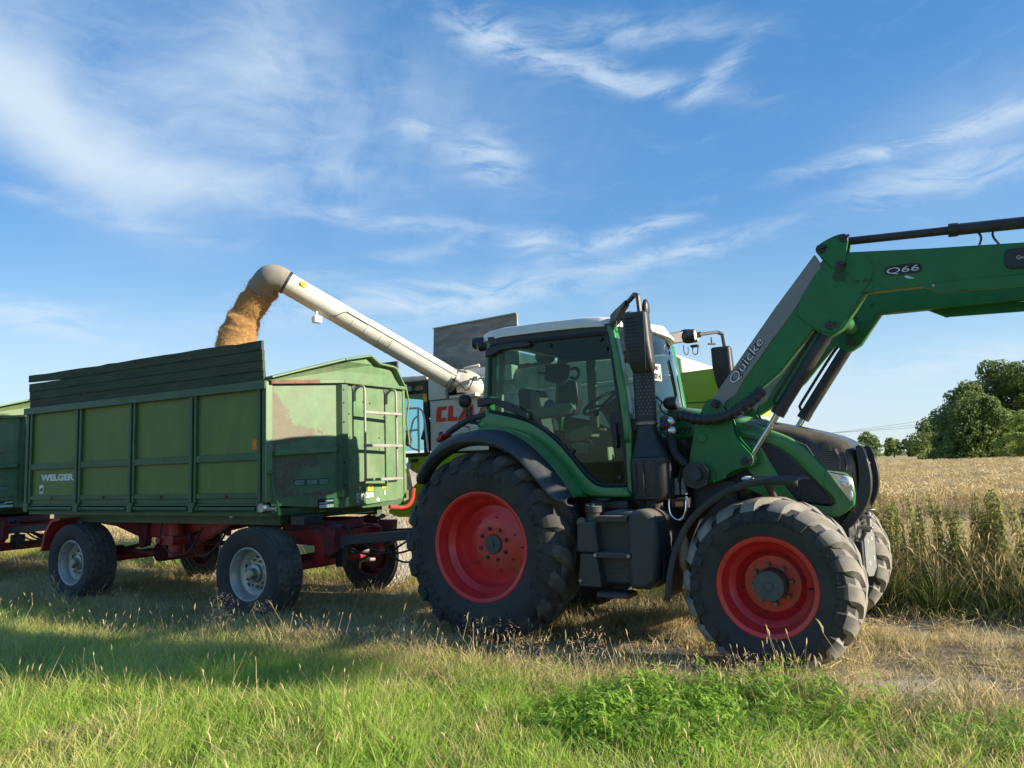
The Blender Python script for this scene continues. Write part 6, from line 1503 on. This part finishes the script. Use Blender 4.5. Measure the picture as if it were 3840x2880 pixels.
# ---- mirrors on their arms
for s in (-1, 1):
    b = MB()
    rows = []
    for (z, x0, x1, d) in ((2.845, 1.58, 1.77, .035), (2.83, 1.565, 1.785, .06), (2.60, 1.575, 1.80, .075), (2.45, 1.60, 1.815, .07), (2.36, 1.625, 1.82, .05), (2.335, 1.64, 1.805, .03)):
        xm, hx = (x0+x1)/2, (x1-x0)/2
        rows.append([(xm + hx*math.copysign(abs(math.cos(a))**.45, math.cos(a)), s*(1.26 + d*math.copysign(abs(math.sin(a))**.6, math.sin(a))), z) for a in np.linspace(0, 2*PI, 29)[:-1]])
    b.loft(rows, close=True); b.add(rows[0], [tuple(range(28))]); b.add(rows[-1], [tuple(range(28))])
    mo = b.build('mirror', M_black, tr, sharp=40)
    for k in range(13):
        z = 2.79-.031*k; b = MB(); b.box(1.585+.003*k, 1.70+.004*k, s*1.332-.004, s*1.332+.004, z-.003, z+.003); b.build('mirror_rib', M_seal, mo)
    b = MB(); b.box(1.765, 1.772, s*1.336-.006, s*1.336+.006, 2.36, 2.83); b.build('mirror_seam', M_seal, mo)
    if s < 0: b = MB(); b.sphere((1.745, s*1.20, 2.875), .030, .050, .085, 16, 10); b.build('wide_mirror', M_black, tr)
    b = MB()
    if s < 0: b.loft([[(x, y_-.05, z-h), (x, y_+.05, z-h), (x, y_+.05, z+h), (x, y_-.05, z+h)] for x, y_, z, h in ((1.27, -.80, 2.885, .055), (1.36, -.88, 2.915, .055), (1.44, -.97, 2.95, .030), (1.52, -1.05, 2.98, .020))], close=True)
    else: b.bar((1.22, .74, 2.915), (1.36, .96, 2.96), .08, .12)
    for p_, q_ in (((1.50, s*1.03, 2.975), (1.665, s*1.22, 3.01)), ((1.655, s*1.21, 3.01), (1.70, s*1.25, 2.985)), ((1.70, s*1.25, 2.99), (1.715, s*1.26, 2.83))): b.bar(p_, q_, .034, .034)
    if s > 0: b.bar((1.36, .96, 2.96), (1.52, 1.06, 2.98), .05, .06)
    b.build('mirror_arm', M_black, tr, bevel=.007)
    b = MB(); b.tube(smooth_line([(1.36, s*.92, 2.86), (1.35, s*.95, 2.76), (1.40, s*.95, 2.75), (1.40, s*.95, 2.84)], 12), .005, 5); b.build('arm_cable', M_hose, tr)
    if s > 0:
        for dy in (0, .065):
            b = MB(); b.cyl((1.47, .98+dy*1.4, 2.965), (1.38, .96+dy*1.4, 2.965), .066, .074, 18); b.sphere((1.38, .96+dy*1.4, 2.965), .10, .074, .074, 14, 8); o = b.build('arm_lamp', M_black, tr)
            b = MB(); b.sphere((1.472, .98+dy*1.4, 2.965), .020, .058, .058, 16, 8); b.build('lamp_glass', M_lens, o)
        b = MB(); b.tube(smooth_line([(1.44, 1.0, 2.86), (1.43, 1.0, 2.76), (1.48, 1.02, 2.75), (1.49, 1.02, 2.84)], 12), .006, 5); b.box(1.42, 1.5, .97, 1.03, 2.835, 2.86); b.build('lamp_bracket', M_black, tr)
        b = MB(); b.tube([(1.60, 1.17, 2.95), (1.60, 1.17, 2.88)], .010, 6); b.bar((1.57, 1.14, 2.875), (1.63, 1.20, 2.875), .02, .02); b.build('wing_nut', M_black, tr)
    else:
        b = MB(); b.cyl((1.38, -.80, 2.90), (1.47, -.82, 2.905), .05, .05, 14); b.build('arm_lamp', M_black, tr)
# number plate behind the windscreen corner
b = MB(); b.add([(1.480, -.58, 2.355), (1.520, -.275, 2.355), (1.512, -.275, 2.515), (1.472, -.58, 2.515)], [(0, 1, 2, 3)]); np_ = b.build('number_plate', M_numw, tr, solid=.006, fix=False); pass
letters(np_, 'plate_lettering', 'CS 2014', M_ink, (1.486, -.565, 2.37), (.131, 1, 0), (0, 0, 1), .085, .002, .0, 0, .27)
b = MB(); b.cyl((1.508, -.36, 2.475), (1.514, -.36, 2.475), .022, .022, 16); b.build('plate_seal', M_tail, np_)

# ---- tank, steps
b = MB(); b.prism([(.96, .55), (.955, 1.10), (1.0, 1.14), (1.30, 1.20), (1.66, 1.165), (1.70, 1.05), (1.72, .62), (1.64, .55)], -.98, -.36); b.build('tank_core', M_tank, tr, bevel=.035)
b = MB(); b.prism([(.955, .84), (.965, 1.07), (1.0, 1.10), (1.14, 1.10), (1.165, .84)], -1.10, -.9); b.build('tank_front', M_tank, tr, bevel=.02)
b = MB(); b.prism([(.955, .55), (.985, .83), (1.14, .83), (1.18, .55)], -1.085, -.9); b.build('tank_panel', M_tank, tr, bevel=.01)
b = MB(); b.prism([(1.43, .55), (1.43, 1.10), (1.47, 1.20), (1.60, 1.215), (1.69, 1.15), (1.71, .95), (1.69, .62), (1.60, .55)], -1.10, -.55); b.build('tank_front', M_tank, tr, bevel=.045)
b = MB(); b.prism([(1.16, .56), (1.16, 1.12), (1.43, 1.12), (1.43, .56)], -.97, -.93); b.build('step_recess', M_dark, tr)
b = MB(); b.box(1.16, 1.44, -1.09, -.93, 1.10, 1.155); b.build('step', M_tank, tr, bevel=.01)
b = MB(); b.box(1.135, 1.455, -1.105, -.93, .80, .845); b.build('step', M_tank, tr, bevel=.008)
for x in (1.145, 1.45):
    b = MB(); b.cyl((x, -1.105, .825), (x, -1.12, .825), .018, .015, 10); b.build('step_bolt', M_steel, tr)
b = MB(); b.cyl((.985, -1.085, .60), (.985, -1.10, .60), .018, .014, 10); b.build('step_bolt', M_steel, tr)
b = MB(); b.box(1.15, 1.44, -1.13, -.92, .475, .515); b.box(1.16, 1.43, -1.135, -.95, .515, .525); b.build('step', M_blackm, tr, bevel=.008)
for k in range(5):
    b = MB(); b.box(1.21+(.10 if k == 4 else 0), 1.42, -.985, -.965, .585+.036*k, .60+.036*k); b.build('step_louvre', M_tank, tr, bevel=.004)
b = MB(); b.cyl((1.09, -.99, 1.10), (1.10, -1.0, 1.20), .075, .07, 18); b.cyl((1.10, -1.0, 1.19), (1.105, -1.005, 1.245), .085, .08, 18); b.bar((1.03, -1.04, 1.25), (1.17, -.97, 1.25), .012, .012); b.bar((1.07, -.94, 1.25), (1.13, -1.08, 1.25), .012, .012); b.build('filler_cap', M_tank, tr, bevel=.005)
b = MB(); b.sphere((.985, -1.02, 1.09), .05, .05, .05, 12, 8); b.sphere((1.02, -1.05, 1.06), .06, .04, .03, 12, 8); b.build('caked_mud', mat('dry_mud', (.17, .13, .10), .95, var=.3, bump=.8, bscale=60), tr)
b = MB(); b.box(1.0, 1.35, -.85, -.5, 1.20, 1.27); b.box(1.10, 1.20, -.95, -.8, 1.275, 1.295); b.build('battery_cover', M_dark, tr, bevel=.01)
b = MB(); b.box(.5, 1.5, -.7, -.3, 1.15, 1.29); b.build('cab_underside', M_seal, tr)

# ---- front fenders
Cf = [(1.775, .50), (1.80, .66), (1.84, .84), (1.92, 1.02), (2.02, 1.16), (2.13, 1.26), (2.26, 1.345), (2.40, 1.41), (2.55, 1.445), (2.70, 1.452), (2.86, 1.435)]
for s in (-1, 1):
    P_ = smooth_line(Cf, 34, 2); rows = []
    for i, (x, z) in enumerate(P_):
        j = min(i+1, 33); k = max(i-1, 0); t = Vector((P_[j][0]-P_[k][0], 0, P_[j][1]-P_[k][1])).normalized(); n_ = Vector((-t.z, 0, t.x))
        p = Vector((x, 0, z))
        rows.append([tuple(p - n_*.045 + Vector((0, s*1.19, 0))), tuple(p - n_*.005 + Vector((0, s*1.195, 0))), tuple(p + n_*.008 + Vector((0, s*1.16, 0))), tuple(p + n_*.012 + Vector((0, s*1.0, 0))), tuple(p + n_*.004 + Vector((0, s*.74, 0)))])
    b = MB(); b.loft(rows); b.build('front_fender', M_fend, tr, solid=.012, sharp=45)
    b = MB(); b.tube([(2.573, s*.66, .7), (2.60, s*.66, 1.2), (2.55, s*.85, 1.425)], .03, 8); b.build('fender_stay', M_dark, tr)
    for k in range(3):
        b = MB(); b.bar((2.50, s*(.85+.12*k), 1.462), (2.84, s*(.85+.12*k), 1.452), .03, .012); b.build('fender_rib', M_fend, tr)
    b = MB(); b.sphere((2.46, s*1.06, 1.452), .05, .04, .018, 14, 8); b.build('marker_lamp', M_csilver, tr)
    b = MB(); b.sphere((1.93, s*1.12, .88), .05, .05, .16, 10, 8); b.build('caked_mud', bpy.data.materials['dry_mud'], tr)

# ---- front guard and hitch
for yc in (-.29, .29):
    g = [(3.16, 1.675), (3.185, 1.695), (3.215, 1.68), (3.255, 1.55), (3.27, 1.40), (3.245, 1.25), (3.17, 1.12), (3.06, .985), (2.98, 1.02), (3.08, 1.135), (3.145, 1.27), (3.175, 1.40), (3.175, 1.55)]
    b = MB(); b.prism(smooth_line(g, 48, 2, closed=True), yc-.006-.045, yc+.045); b.build('bonnet_guard', M_black, tr, bevel=.006)
b = MB(); b.box(2.90, 3.08, -.34, .34, .78, 1.06); b.build('front_block', M_dark, tr, bevel=.015)
b = MB(); b.box(3.08, 3.225, -.12, .06, 1.075, 1.10); b.box(3.08, 3.225, -.12, .06, .985, 1.01); b.box(3.07, 3.10, -.14, .08, .90, 1.11); b.build('front_hitch', M_steel, tr, bevel=.006)
b = MB(); b.cyl((3.19, -.04, .96), (3.19, -.04, 1.12), .020, .020, 12); b.tube([Vector((3.19+.05*math.cos(a), -.04+.045*math.sin(a), 1.145)) for a in np.linspace(0, 2*PI, 17)[:-1]], .008, 6, closed=True); b.build('hitch_pin', M_steel, tr)
pc, pa, pn_ = Vector((3.19, -.10, .79)), Vector((.56, .83, 0)).normalized(), Vector((.83, -.56, 0)).normalized()
def onp(u, v, d): return tuple(pc + pa*u + Vector((0, 0, v)) + pn_*d)
pl_o = [(-.065, .12), (-.02, .17), (.05, .17), (.065, .15), (.065, -.12), (.02, -.19), (-.04, -.19), (-.065, -.14)]
b = MB(); b.add([onp(u, v, 0) for u, v in pl_o] + [onp(u, v, -.05) for u, v in pl_o], [tuple(range(8)), tuple(range(15, 7, -1))] + [(i, i+8, (i+1) % 8+8, (i+1) % 8) for i in range(8)]); b.build('front_plate', mat('plate_grey', (.20, .205, .20), .6, var=.12, dirt=.4), tr, bevel=.006)
for y_ in (-.2, .12):
    b = MB(); b.box(3.02, 3.15, y_-.03, y_+.03, .62, .9); b.build('link_arm', M_dark, tr, bevel=.01)
for (u, v) in ((-.02, .10), (.025, .12), (.035, -.04), (-.015, -.08)):
    b = MB(); b.add([onp(u-.006, v-.014, .003), onp(u+.006, v-.014, .003), onp(u+.006, v+.014, .003), onp(u-.006, v+.014, .003)], [(0, 1, 2, 3)]); b.build('plate_slot', M_whitep, tr, smooth=False, fix=False)

# ================================================================== front loader (bolted to the tractor)
ld = thing('front_loader', 'raised green front loader with grey covers and black rams, mounted on the tractor', 'front loader', T_ORG, T_YAW)
grey = [(2.095, 2.135), (2.16, 2.075), (2.185, 2.055), (2.215, 2.105), (2.265, 2.135), (2.30, 2.16), (2.335, 2.22), (2.35, 2.245), (2.57, 2.52), (2.81, 2.81), (2.97, 3.01), (3.055, 3.10), (3.045, 3.18), (3.005, 3.255), (2.66, 2.85), (2.39, 2.51)]
lower = [(2.19, 2.06), (2.21, 2.02), (2.30, 2.07), (2.52, 2.20), (2.66, 2.31), (2.95, 2.64), (3.06, 2.56), (3.10, 2.575), (3.18, 2.62), (3.37, 2.885), (4.60, 2.865), (5.05, 2.70), (5.22, 2.50), (5.34, 2.50), (5.30, 2.80), (5.0, 3.02), (4.43, 3.105), (3.83, 3.165), (3.24, 3.235), (3.06, 3.20), (2.81, 2.82), (2.35, 2.25), (2.22, 2.11)]
for yc, far_ in ((-.56, 0), (.56, 1)):
    b = MB(); b.prism(lower, yc-.055, yc+.055); arm = b.build('loader_arm', M_fgreen2, ld, bevel=.008)
    b = MB(); b.prism(grey, yc-.062, yc+.062); b.build('arm_cover', M_grey, ld, bevel=.006)
    # knee plate welded over the bend
    b = MB(); s = -1 if yc < 0 else 1
    b.prism(smooth_line([(2.80, 2.80), (2.955, 2.645), (3.09, 2.58), (3.16, 2.61), (3.34, 2.885), (3.45, 3.05), (3.375, 3.21), (3.24, 3.225), (3.06, 3.18)], 36, 1, closed=True), yc+s*.053, yc+s*.068); b.build('knee_plate', M_fgreen2, ld, bevel=.003)
    for z0, dy in ((0, 0),):
        b = MB(); b.prism([(3.74, 2.885), (3.88, 2.890), (5.0, 2.845), (5.0, 2.76), (3.90, 2.805), (3.885, 2.800)], yc+s*.045, yc+s*.072); b.build('parallel_rod', M_fgreen2, ld, bevel=.005)
    b = MB(); b.cyl((3.835, yc+s*.07, 2.868), (3.835, yc+s*.082, 2.868), .011, .011, 10); b.build('rod_pin', M_steel, ld)
    # link plate at the knee
    b = MB(); b.prism(smooth_line([(3.015, 3.265), (3.03, 3.31), (3.08, 3.345), (3.20, 3.385), (3.25, 3.375), (3.275, 3.34), (3.25, 3.23), (3.22, 3.09), (3.185, 3.07), (3.145, 3.11), (3.08, 3.19)], 44, 1, closed=True), yc+s*.070, yc+s*.088); b.build('link_plate', M_fgreen2, ld, bevel=.004)
    b = MB(); b.prism(smooth_line([(3.015, 3.265), (3.03, 3.31), (3.08, 3.345), (3.20, 3.385), (3.25, 3.375), (3.275, 3.34), (3.25, 3.23), (3.22, 3.09), (3.185, 3.07), (3.145, 3.11), (3.08, 3.19)], 44, 1, closed=True), yc-s*.088, yc-s*.070); b.build('link_plate', M_fgreen2, ld, bevel=.004)
    for (x, z, r) in ((3.06, 3.285, .038), (3.235, 3.345, .034), (3.195, 3.125, .038), (3.085, 2.655, .034), (2.12, 2.085, .036), (2.35, 1.585, .038)):
        b = MB(); b.cyl((x, yc-.10, z), (x, yc+.10, z), r, r*.9, 20); b.bar((x, yc+s*.105, z), (x+.05, yc+s*.105, z+.012), .03, .016); b.build('pivot_pin', M_cyl, ld, bevel=.004)
    # rams
    yk = yc + (-s)*.0
    b = MB(); b.tube([(3.065, yk-s*.0, 2.625), (2.625, yk, 1.985)], .055, 20); b.tube([(2.655, yk, 2.03), (2.61, yk, 1.965)], .060, 20); b.cyl((3.085, yk-.05, 2.655), (3.085, yk+.05, 2.655), .06, .06, 16); cy = b.build('lift_ram', M_cyl, ld)
    b = MB(); b.tube([(2.625, yk, 1.985), (2.365, yk, 1.605)], .027, 16); b.cyl((2.35, yk-.045, 1.585), (2.35, yk+.045, 1.585), .05, .05, 16); b.build('ram_rod', M_rod, cy)
    b = MB(); b.tube(smooth_line([(3.02, yk, 2.66), (2.955, yk, 2.625), (2.60, yk, 2.11), (2.58, yk, 2.07), (2.60, yk, 2.05)], 18), .014, 8); b.build('ram_pipe', M_hose, cy)
    # tower bracket on the tractor
    b = MB(); b.prism(smooth_line([(2.035, 2.115), (2.09, 2.135), (2.15, 2.115), (2.185, 2.06), (2.24, 1.94), (2.265, 1.80), (2.345, 1.70), (2.40, 1.64), (2.415, 1.585), (2.38, 1.535), (2.33, 1.535), (2.22, 1.505), (2.10, 1.41), (2.01, 1.405), (1.93, 1.455), (1.845, 1.52), (1.86, 1.62), (1.93, 1.90), (2.0, 2.05)], 70, 1, closed=True), yc-.075, yc-.055); b.prism(smooth_line([(2.035, 2.115), (2.09, 2.135), (2.15, 2.115), (2.185, 2.06), (2.24, 1.94), (2.265, 1.80), (2.345, 1.70), (2.40, 1.64), (2.415, 1.585), (2.38, 1.535), (2.33, 1.535), (2.22, 1.505), (2.10, 1.41), (2.01, 1.405), (1.93, 1.455), (1.845, 1.52), (1.86, 1.62), (1.93, 1.90), (2.0, 2.05)], 70, 1, closed=True), yc+.055, yc+.075); b.box(1.93, 2.15, yc-.055, yc+.055, 1.45, 1.75); b.build('tower_bracket', M_fgreen2, ld, bevel=.003)
    b = MB(); b.cyl((1.985, yc+s*.075, 1.795), (1.985, yc+s*.095, 1.795), .045, .042, 18); b.prism([(2.03, 1.415), (2.08, 1.42), (2.08, 1.50), (2.055, 1.515), (2.03, 1.50)], yc+s*.075, yc+s*.10); b.build('bracket_boss', M_fgreen2, ld, bevel=.005)
    # front end: levelling ram along the top, tool carrier
    b = MB(); b.tube([(3.25, yc, 3.335), (3.99, yc, 3.29)], .032, 14); b.build('levelling_rod', M_cyl, ld)
    b = MB(); b.tube([(3.97, yc, 3.292), (5.0, yc, 3.225)], .045, 16); b.tube([(3.965, yc, 3.292), (4.03, yc, 3.288)], .052, 16); b.build('levelling_ram', M_cyl, ld)
    for xx0, bend in ((4.16, .02), (4.27, -.03)):
        b = MB(); b.tube(smooth_line([(xx0-.01, yc, 3.255), (xx0+bend, yc, 3.20), (xx0-bend*.4, yc, 3.13)], 10), .009, 6); b.build('ram_hose', M_hose, ld)
    b = MB(); b.prism([(5.15, 2.45), (5.40, 2.42), (5.42, 3.28), (5.30, 3.30), (5.0, 3.26), (4.98, 3.19), (5.25, 3.1)], yc-.08, yc-.06); b.prism([(5.15, 2.45), (5.40, 2.42), (5.42, 3.28), (5.30, 3.30), (5.0, 3.26), (4.98, 3.19), (5.25, 3.1)], yc+.06, yc+.08); b.build('tool_carrier', M_fgreen2, ld)
b = MB(); b.cyl((3.10, -.55, 2.78), (3.10, .55, 2.78), .07, .07, 18); b.cyl((4.95, -.55, 2.85), (4.95, .55, 2.85), .06, .06, 16); b.build('cross_tube', M_fgreen2, ld)
b = MB(); b.box(5.40, 5.46, -.95, .95, 2.40, 2.50); b.box(5.40, 5.46, -.95, .95, 3.15, 3.25)
for y_ in (-.9, -.45, 0, .45, .9): b.box(5.40, 5.45, y_-.03, y_+.03, 2.4, 3.22)
b.build('fork_frame', M_cyl, ld)
# spiral wrapped hoses
def spiral_hose(name, p, r):
    pts = [Vector(q) for q in smooth_line(p, 46)]; b = MB(); b.tube(pts, r, 14); o = b.build(name, M_hose, ld)
    L = len(pts); w = MB(); k = 0
    for i in range(0, L-3, 3):
        w.tube([pts[i].lerp(pts[i+1], .1), pts[i+1], pts[i+2], pts[i+2].lerp(pts[i+3], .6)], [r*1.02, r*1.14, r*1.16, r*1.05], 14, caps=True)
    w.build('hose_wrap', M_black, o); return o
spiral_hose('hose_bundle', [(1.78, -.70, 1.99), (1.86, -.74, 2.0), (1.95, -.76, 1.96), (2.10, -.76, 1.94), (2.25, -.75, 1.965), (2.38, -.74, 2.03), (2.47, -.72, 2.10), (2.53, -.68, 2.17)], .042)
spiral_hose('hose_bundle', [(1.73, -.70, 1.86), (1.735, -.72, 1.76), (1.76, -.72, 1.66), (1.80, -.70, 1.61), (1.83, -.68, 1.575)], .040)
for (dx, dy) in ((-.02, 0), (.02, .02), (.045, -.02)):
    b = MB(); b.tube(smooth_line([(1.82+dx*.5, -.69+dy, 1.60), (1.83+dx, -.69+dy, 1.54), (1.80+dx*1.3, -.67+dy, 1.48), (1.79+dx*1.6, -.67+dy, 1.40)], 14), .014, 7); b.build('coupling_hose', M_hose, ld)
for i, (x, z) in enumerate(((1.755, 1.40), (1.815, 1.40), (1.755, 1.34), (1.815, 1.34))):
    b = MB(); b.obox((x, -.68, z), (.020, 0, 0), (0, .022, 0), (0, 0, .028)); b.cyl((x, -.70, z+.02), (x, -.70, z+.06), .013, .013, 10); b.obox((x+.01, -.70, z), (.008, 0, 0), (0, .01, 0), (0, 0, .012)); b.build('hose_coupling', M_grey, ld, bevel=.004)
b = MB(); b.box(1.70, 1.86, -.72, -.63, 1.20, 1.285); cbk = b.build('coupling_block', M_dark, ld, bevel=.008)
b = MB(); b.box(1.745, 1.815, -.726, -.721, 1.215, 1.255); b.build('coupling_label', M_amber, cbk)
b = MB(); b.tube(smooth_line([(1.695, -.73, 1.30), (1.69, -.74, 1.22), (1.70, -.74, 1.14), (1.76, -.74, 1.09), (1.82, -.74, 1.12), (1.85, -.74, 1.20), (1.845, -.73, 1.30)], 30), .012, 9); b.build('coupling_lever', M_chrome, ld)
# loader lamps beside the exhaust
b = MB(); b.cyl((1.70, -.62, 2.118), (1.775, -.62, 2.118), .058, .060, 20); b.sphere((1.70, -.62, 2.118), .055, .058, .058, 14, 8); b.tube([(1.71, -.62, 2.06), (1.70, -.62, 2.03)], .02, 8); b.bar((1.66, -.62, 2.02), (1.74, -.62, 2.02), .05, .012); wl = b.build('work_lamp', M_black, tr)
b = MB(); b.sphere((1.778, -.62, 2.118), .014, .05, .05, 16, 8); b.build('lamp_glass', M_lens, wl)
b = MB(); b.tube(smooth_line([(1.69, -.62, 2.14), (1.63, -.64, 2.13), (1.62, -.64, 2.06), (1.66, -.62, 2.03)], 12), .007, 5); b.tube([(1.57, -.64, 2.20), (1.64, -.62, 2.13)], .008, 5); b.build('lamp_cable', M_hose, tr)
b = MB(); b.prism(smooth_line([(1.64, 1.98), (1.66, 2.005), (1.72, 2.0), (1.755, 1.97), (1.76, 1.87), (1.72, 1.81), (1.68, 1.83), (1.645, 1.88)], 30, 1, closed=True), -.74, -.60); hl2 = b.build('loader_headlight', M_hub, tr, bevel=.02)
for z in (1.955, 1.872):
    b = MB(); b.sphere((1.735, -.705, z), .040, .050, .043, 16, 10); b.build('lamp_lens', M_chrome, hl2)
    b = MB(); b.sphere((1.757, -.72, z), .026, .034, .030, 14, 8); b.build('lamp_glass', M_lens, hl2)
# loader lettering and pads
ang = math.atan2(2.58-2.22, 2.57-2.29); axq = Vector((math.cos(ang), 0, math.sin(ang))); upq = Vector((-math.sin(ang), 0, math.cos(ang)))
q0 = Vector((2.288, -.6235, 2.235))
letters(ld, 'lettering_shadow', 'Quicke', M_ink, q0 - Vector((0, -.0005, 0)), axq, upq, .105, .001, .006, .12, .445)
letters(ld, 'lettering', 'Quicke', M_decal, q0 - Vector((0, .002, 0)) + axq*.004, axq, upq, .105, .001, 0, .12, .437)
p66 = Vector((3.525, -.6165, 3.004))
b = MB(); b.prism(smooth_line([(3.508, 2.995), (3.51, 3.055), (3.53, 3.068), (3.60, 3.066), (3.64, 3.073), (3.76, 3.062), (3.772, 3.03), (3.765, 2.995), (3.74, 2.988)], 40, 1, closed=True), -.6175, -.6155); b.build('model_badge', M_ink, ld, smooth=False)
axb = Vector((1, 0, -.012)).normalized(); letters(ld, 'model_lettering', 'Q66', M_decal, (3.524, -.6195, 3.008), axb, (0, 0, 1), .066, .001, 0, .1, .225)
b = MB(); b.prism(smooth_line([(4.30, 2.935), (4.305, 3.05), (4.34, 3.07), (4.60, 3.055), (4.62, 2.91), (4.36, 2.915)], 34, 1, closed=True), -.632, -.6155); b.build('cover_pad', M_black, ld, bevel=.006)
letters(ld, 'pad_lettering', 'Quicke', M_decal, (4.375, -.6335, 2.985), (1, 0, -.03), (0, 0, 1), .035, .001, 0, .1)
b = MB(); b.add([(3.64, -.617, 2.975), (3.665, -.617, 2.978), (3.70, -.617, 2.955), (3.715, -.617, 2.948), (3.695, -.617, 2.947), (3.66, -.617, 2.955)], [(0, 1, 2, 3, 4, 5)]); b.build('bird_dropping', M_whitep, ld, smooth=False, fix=False)
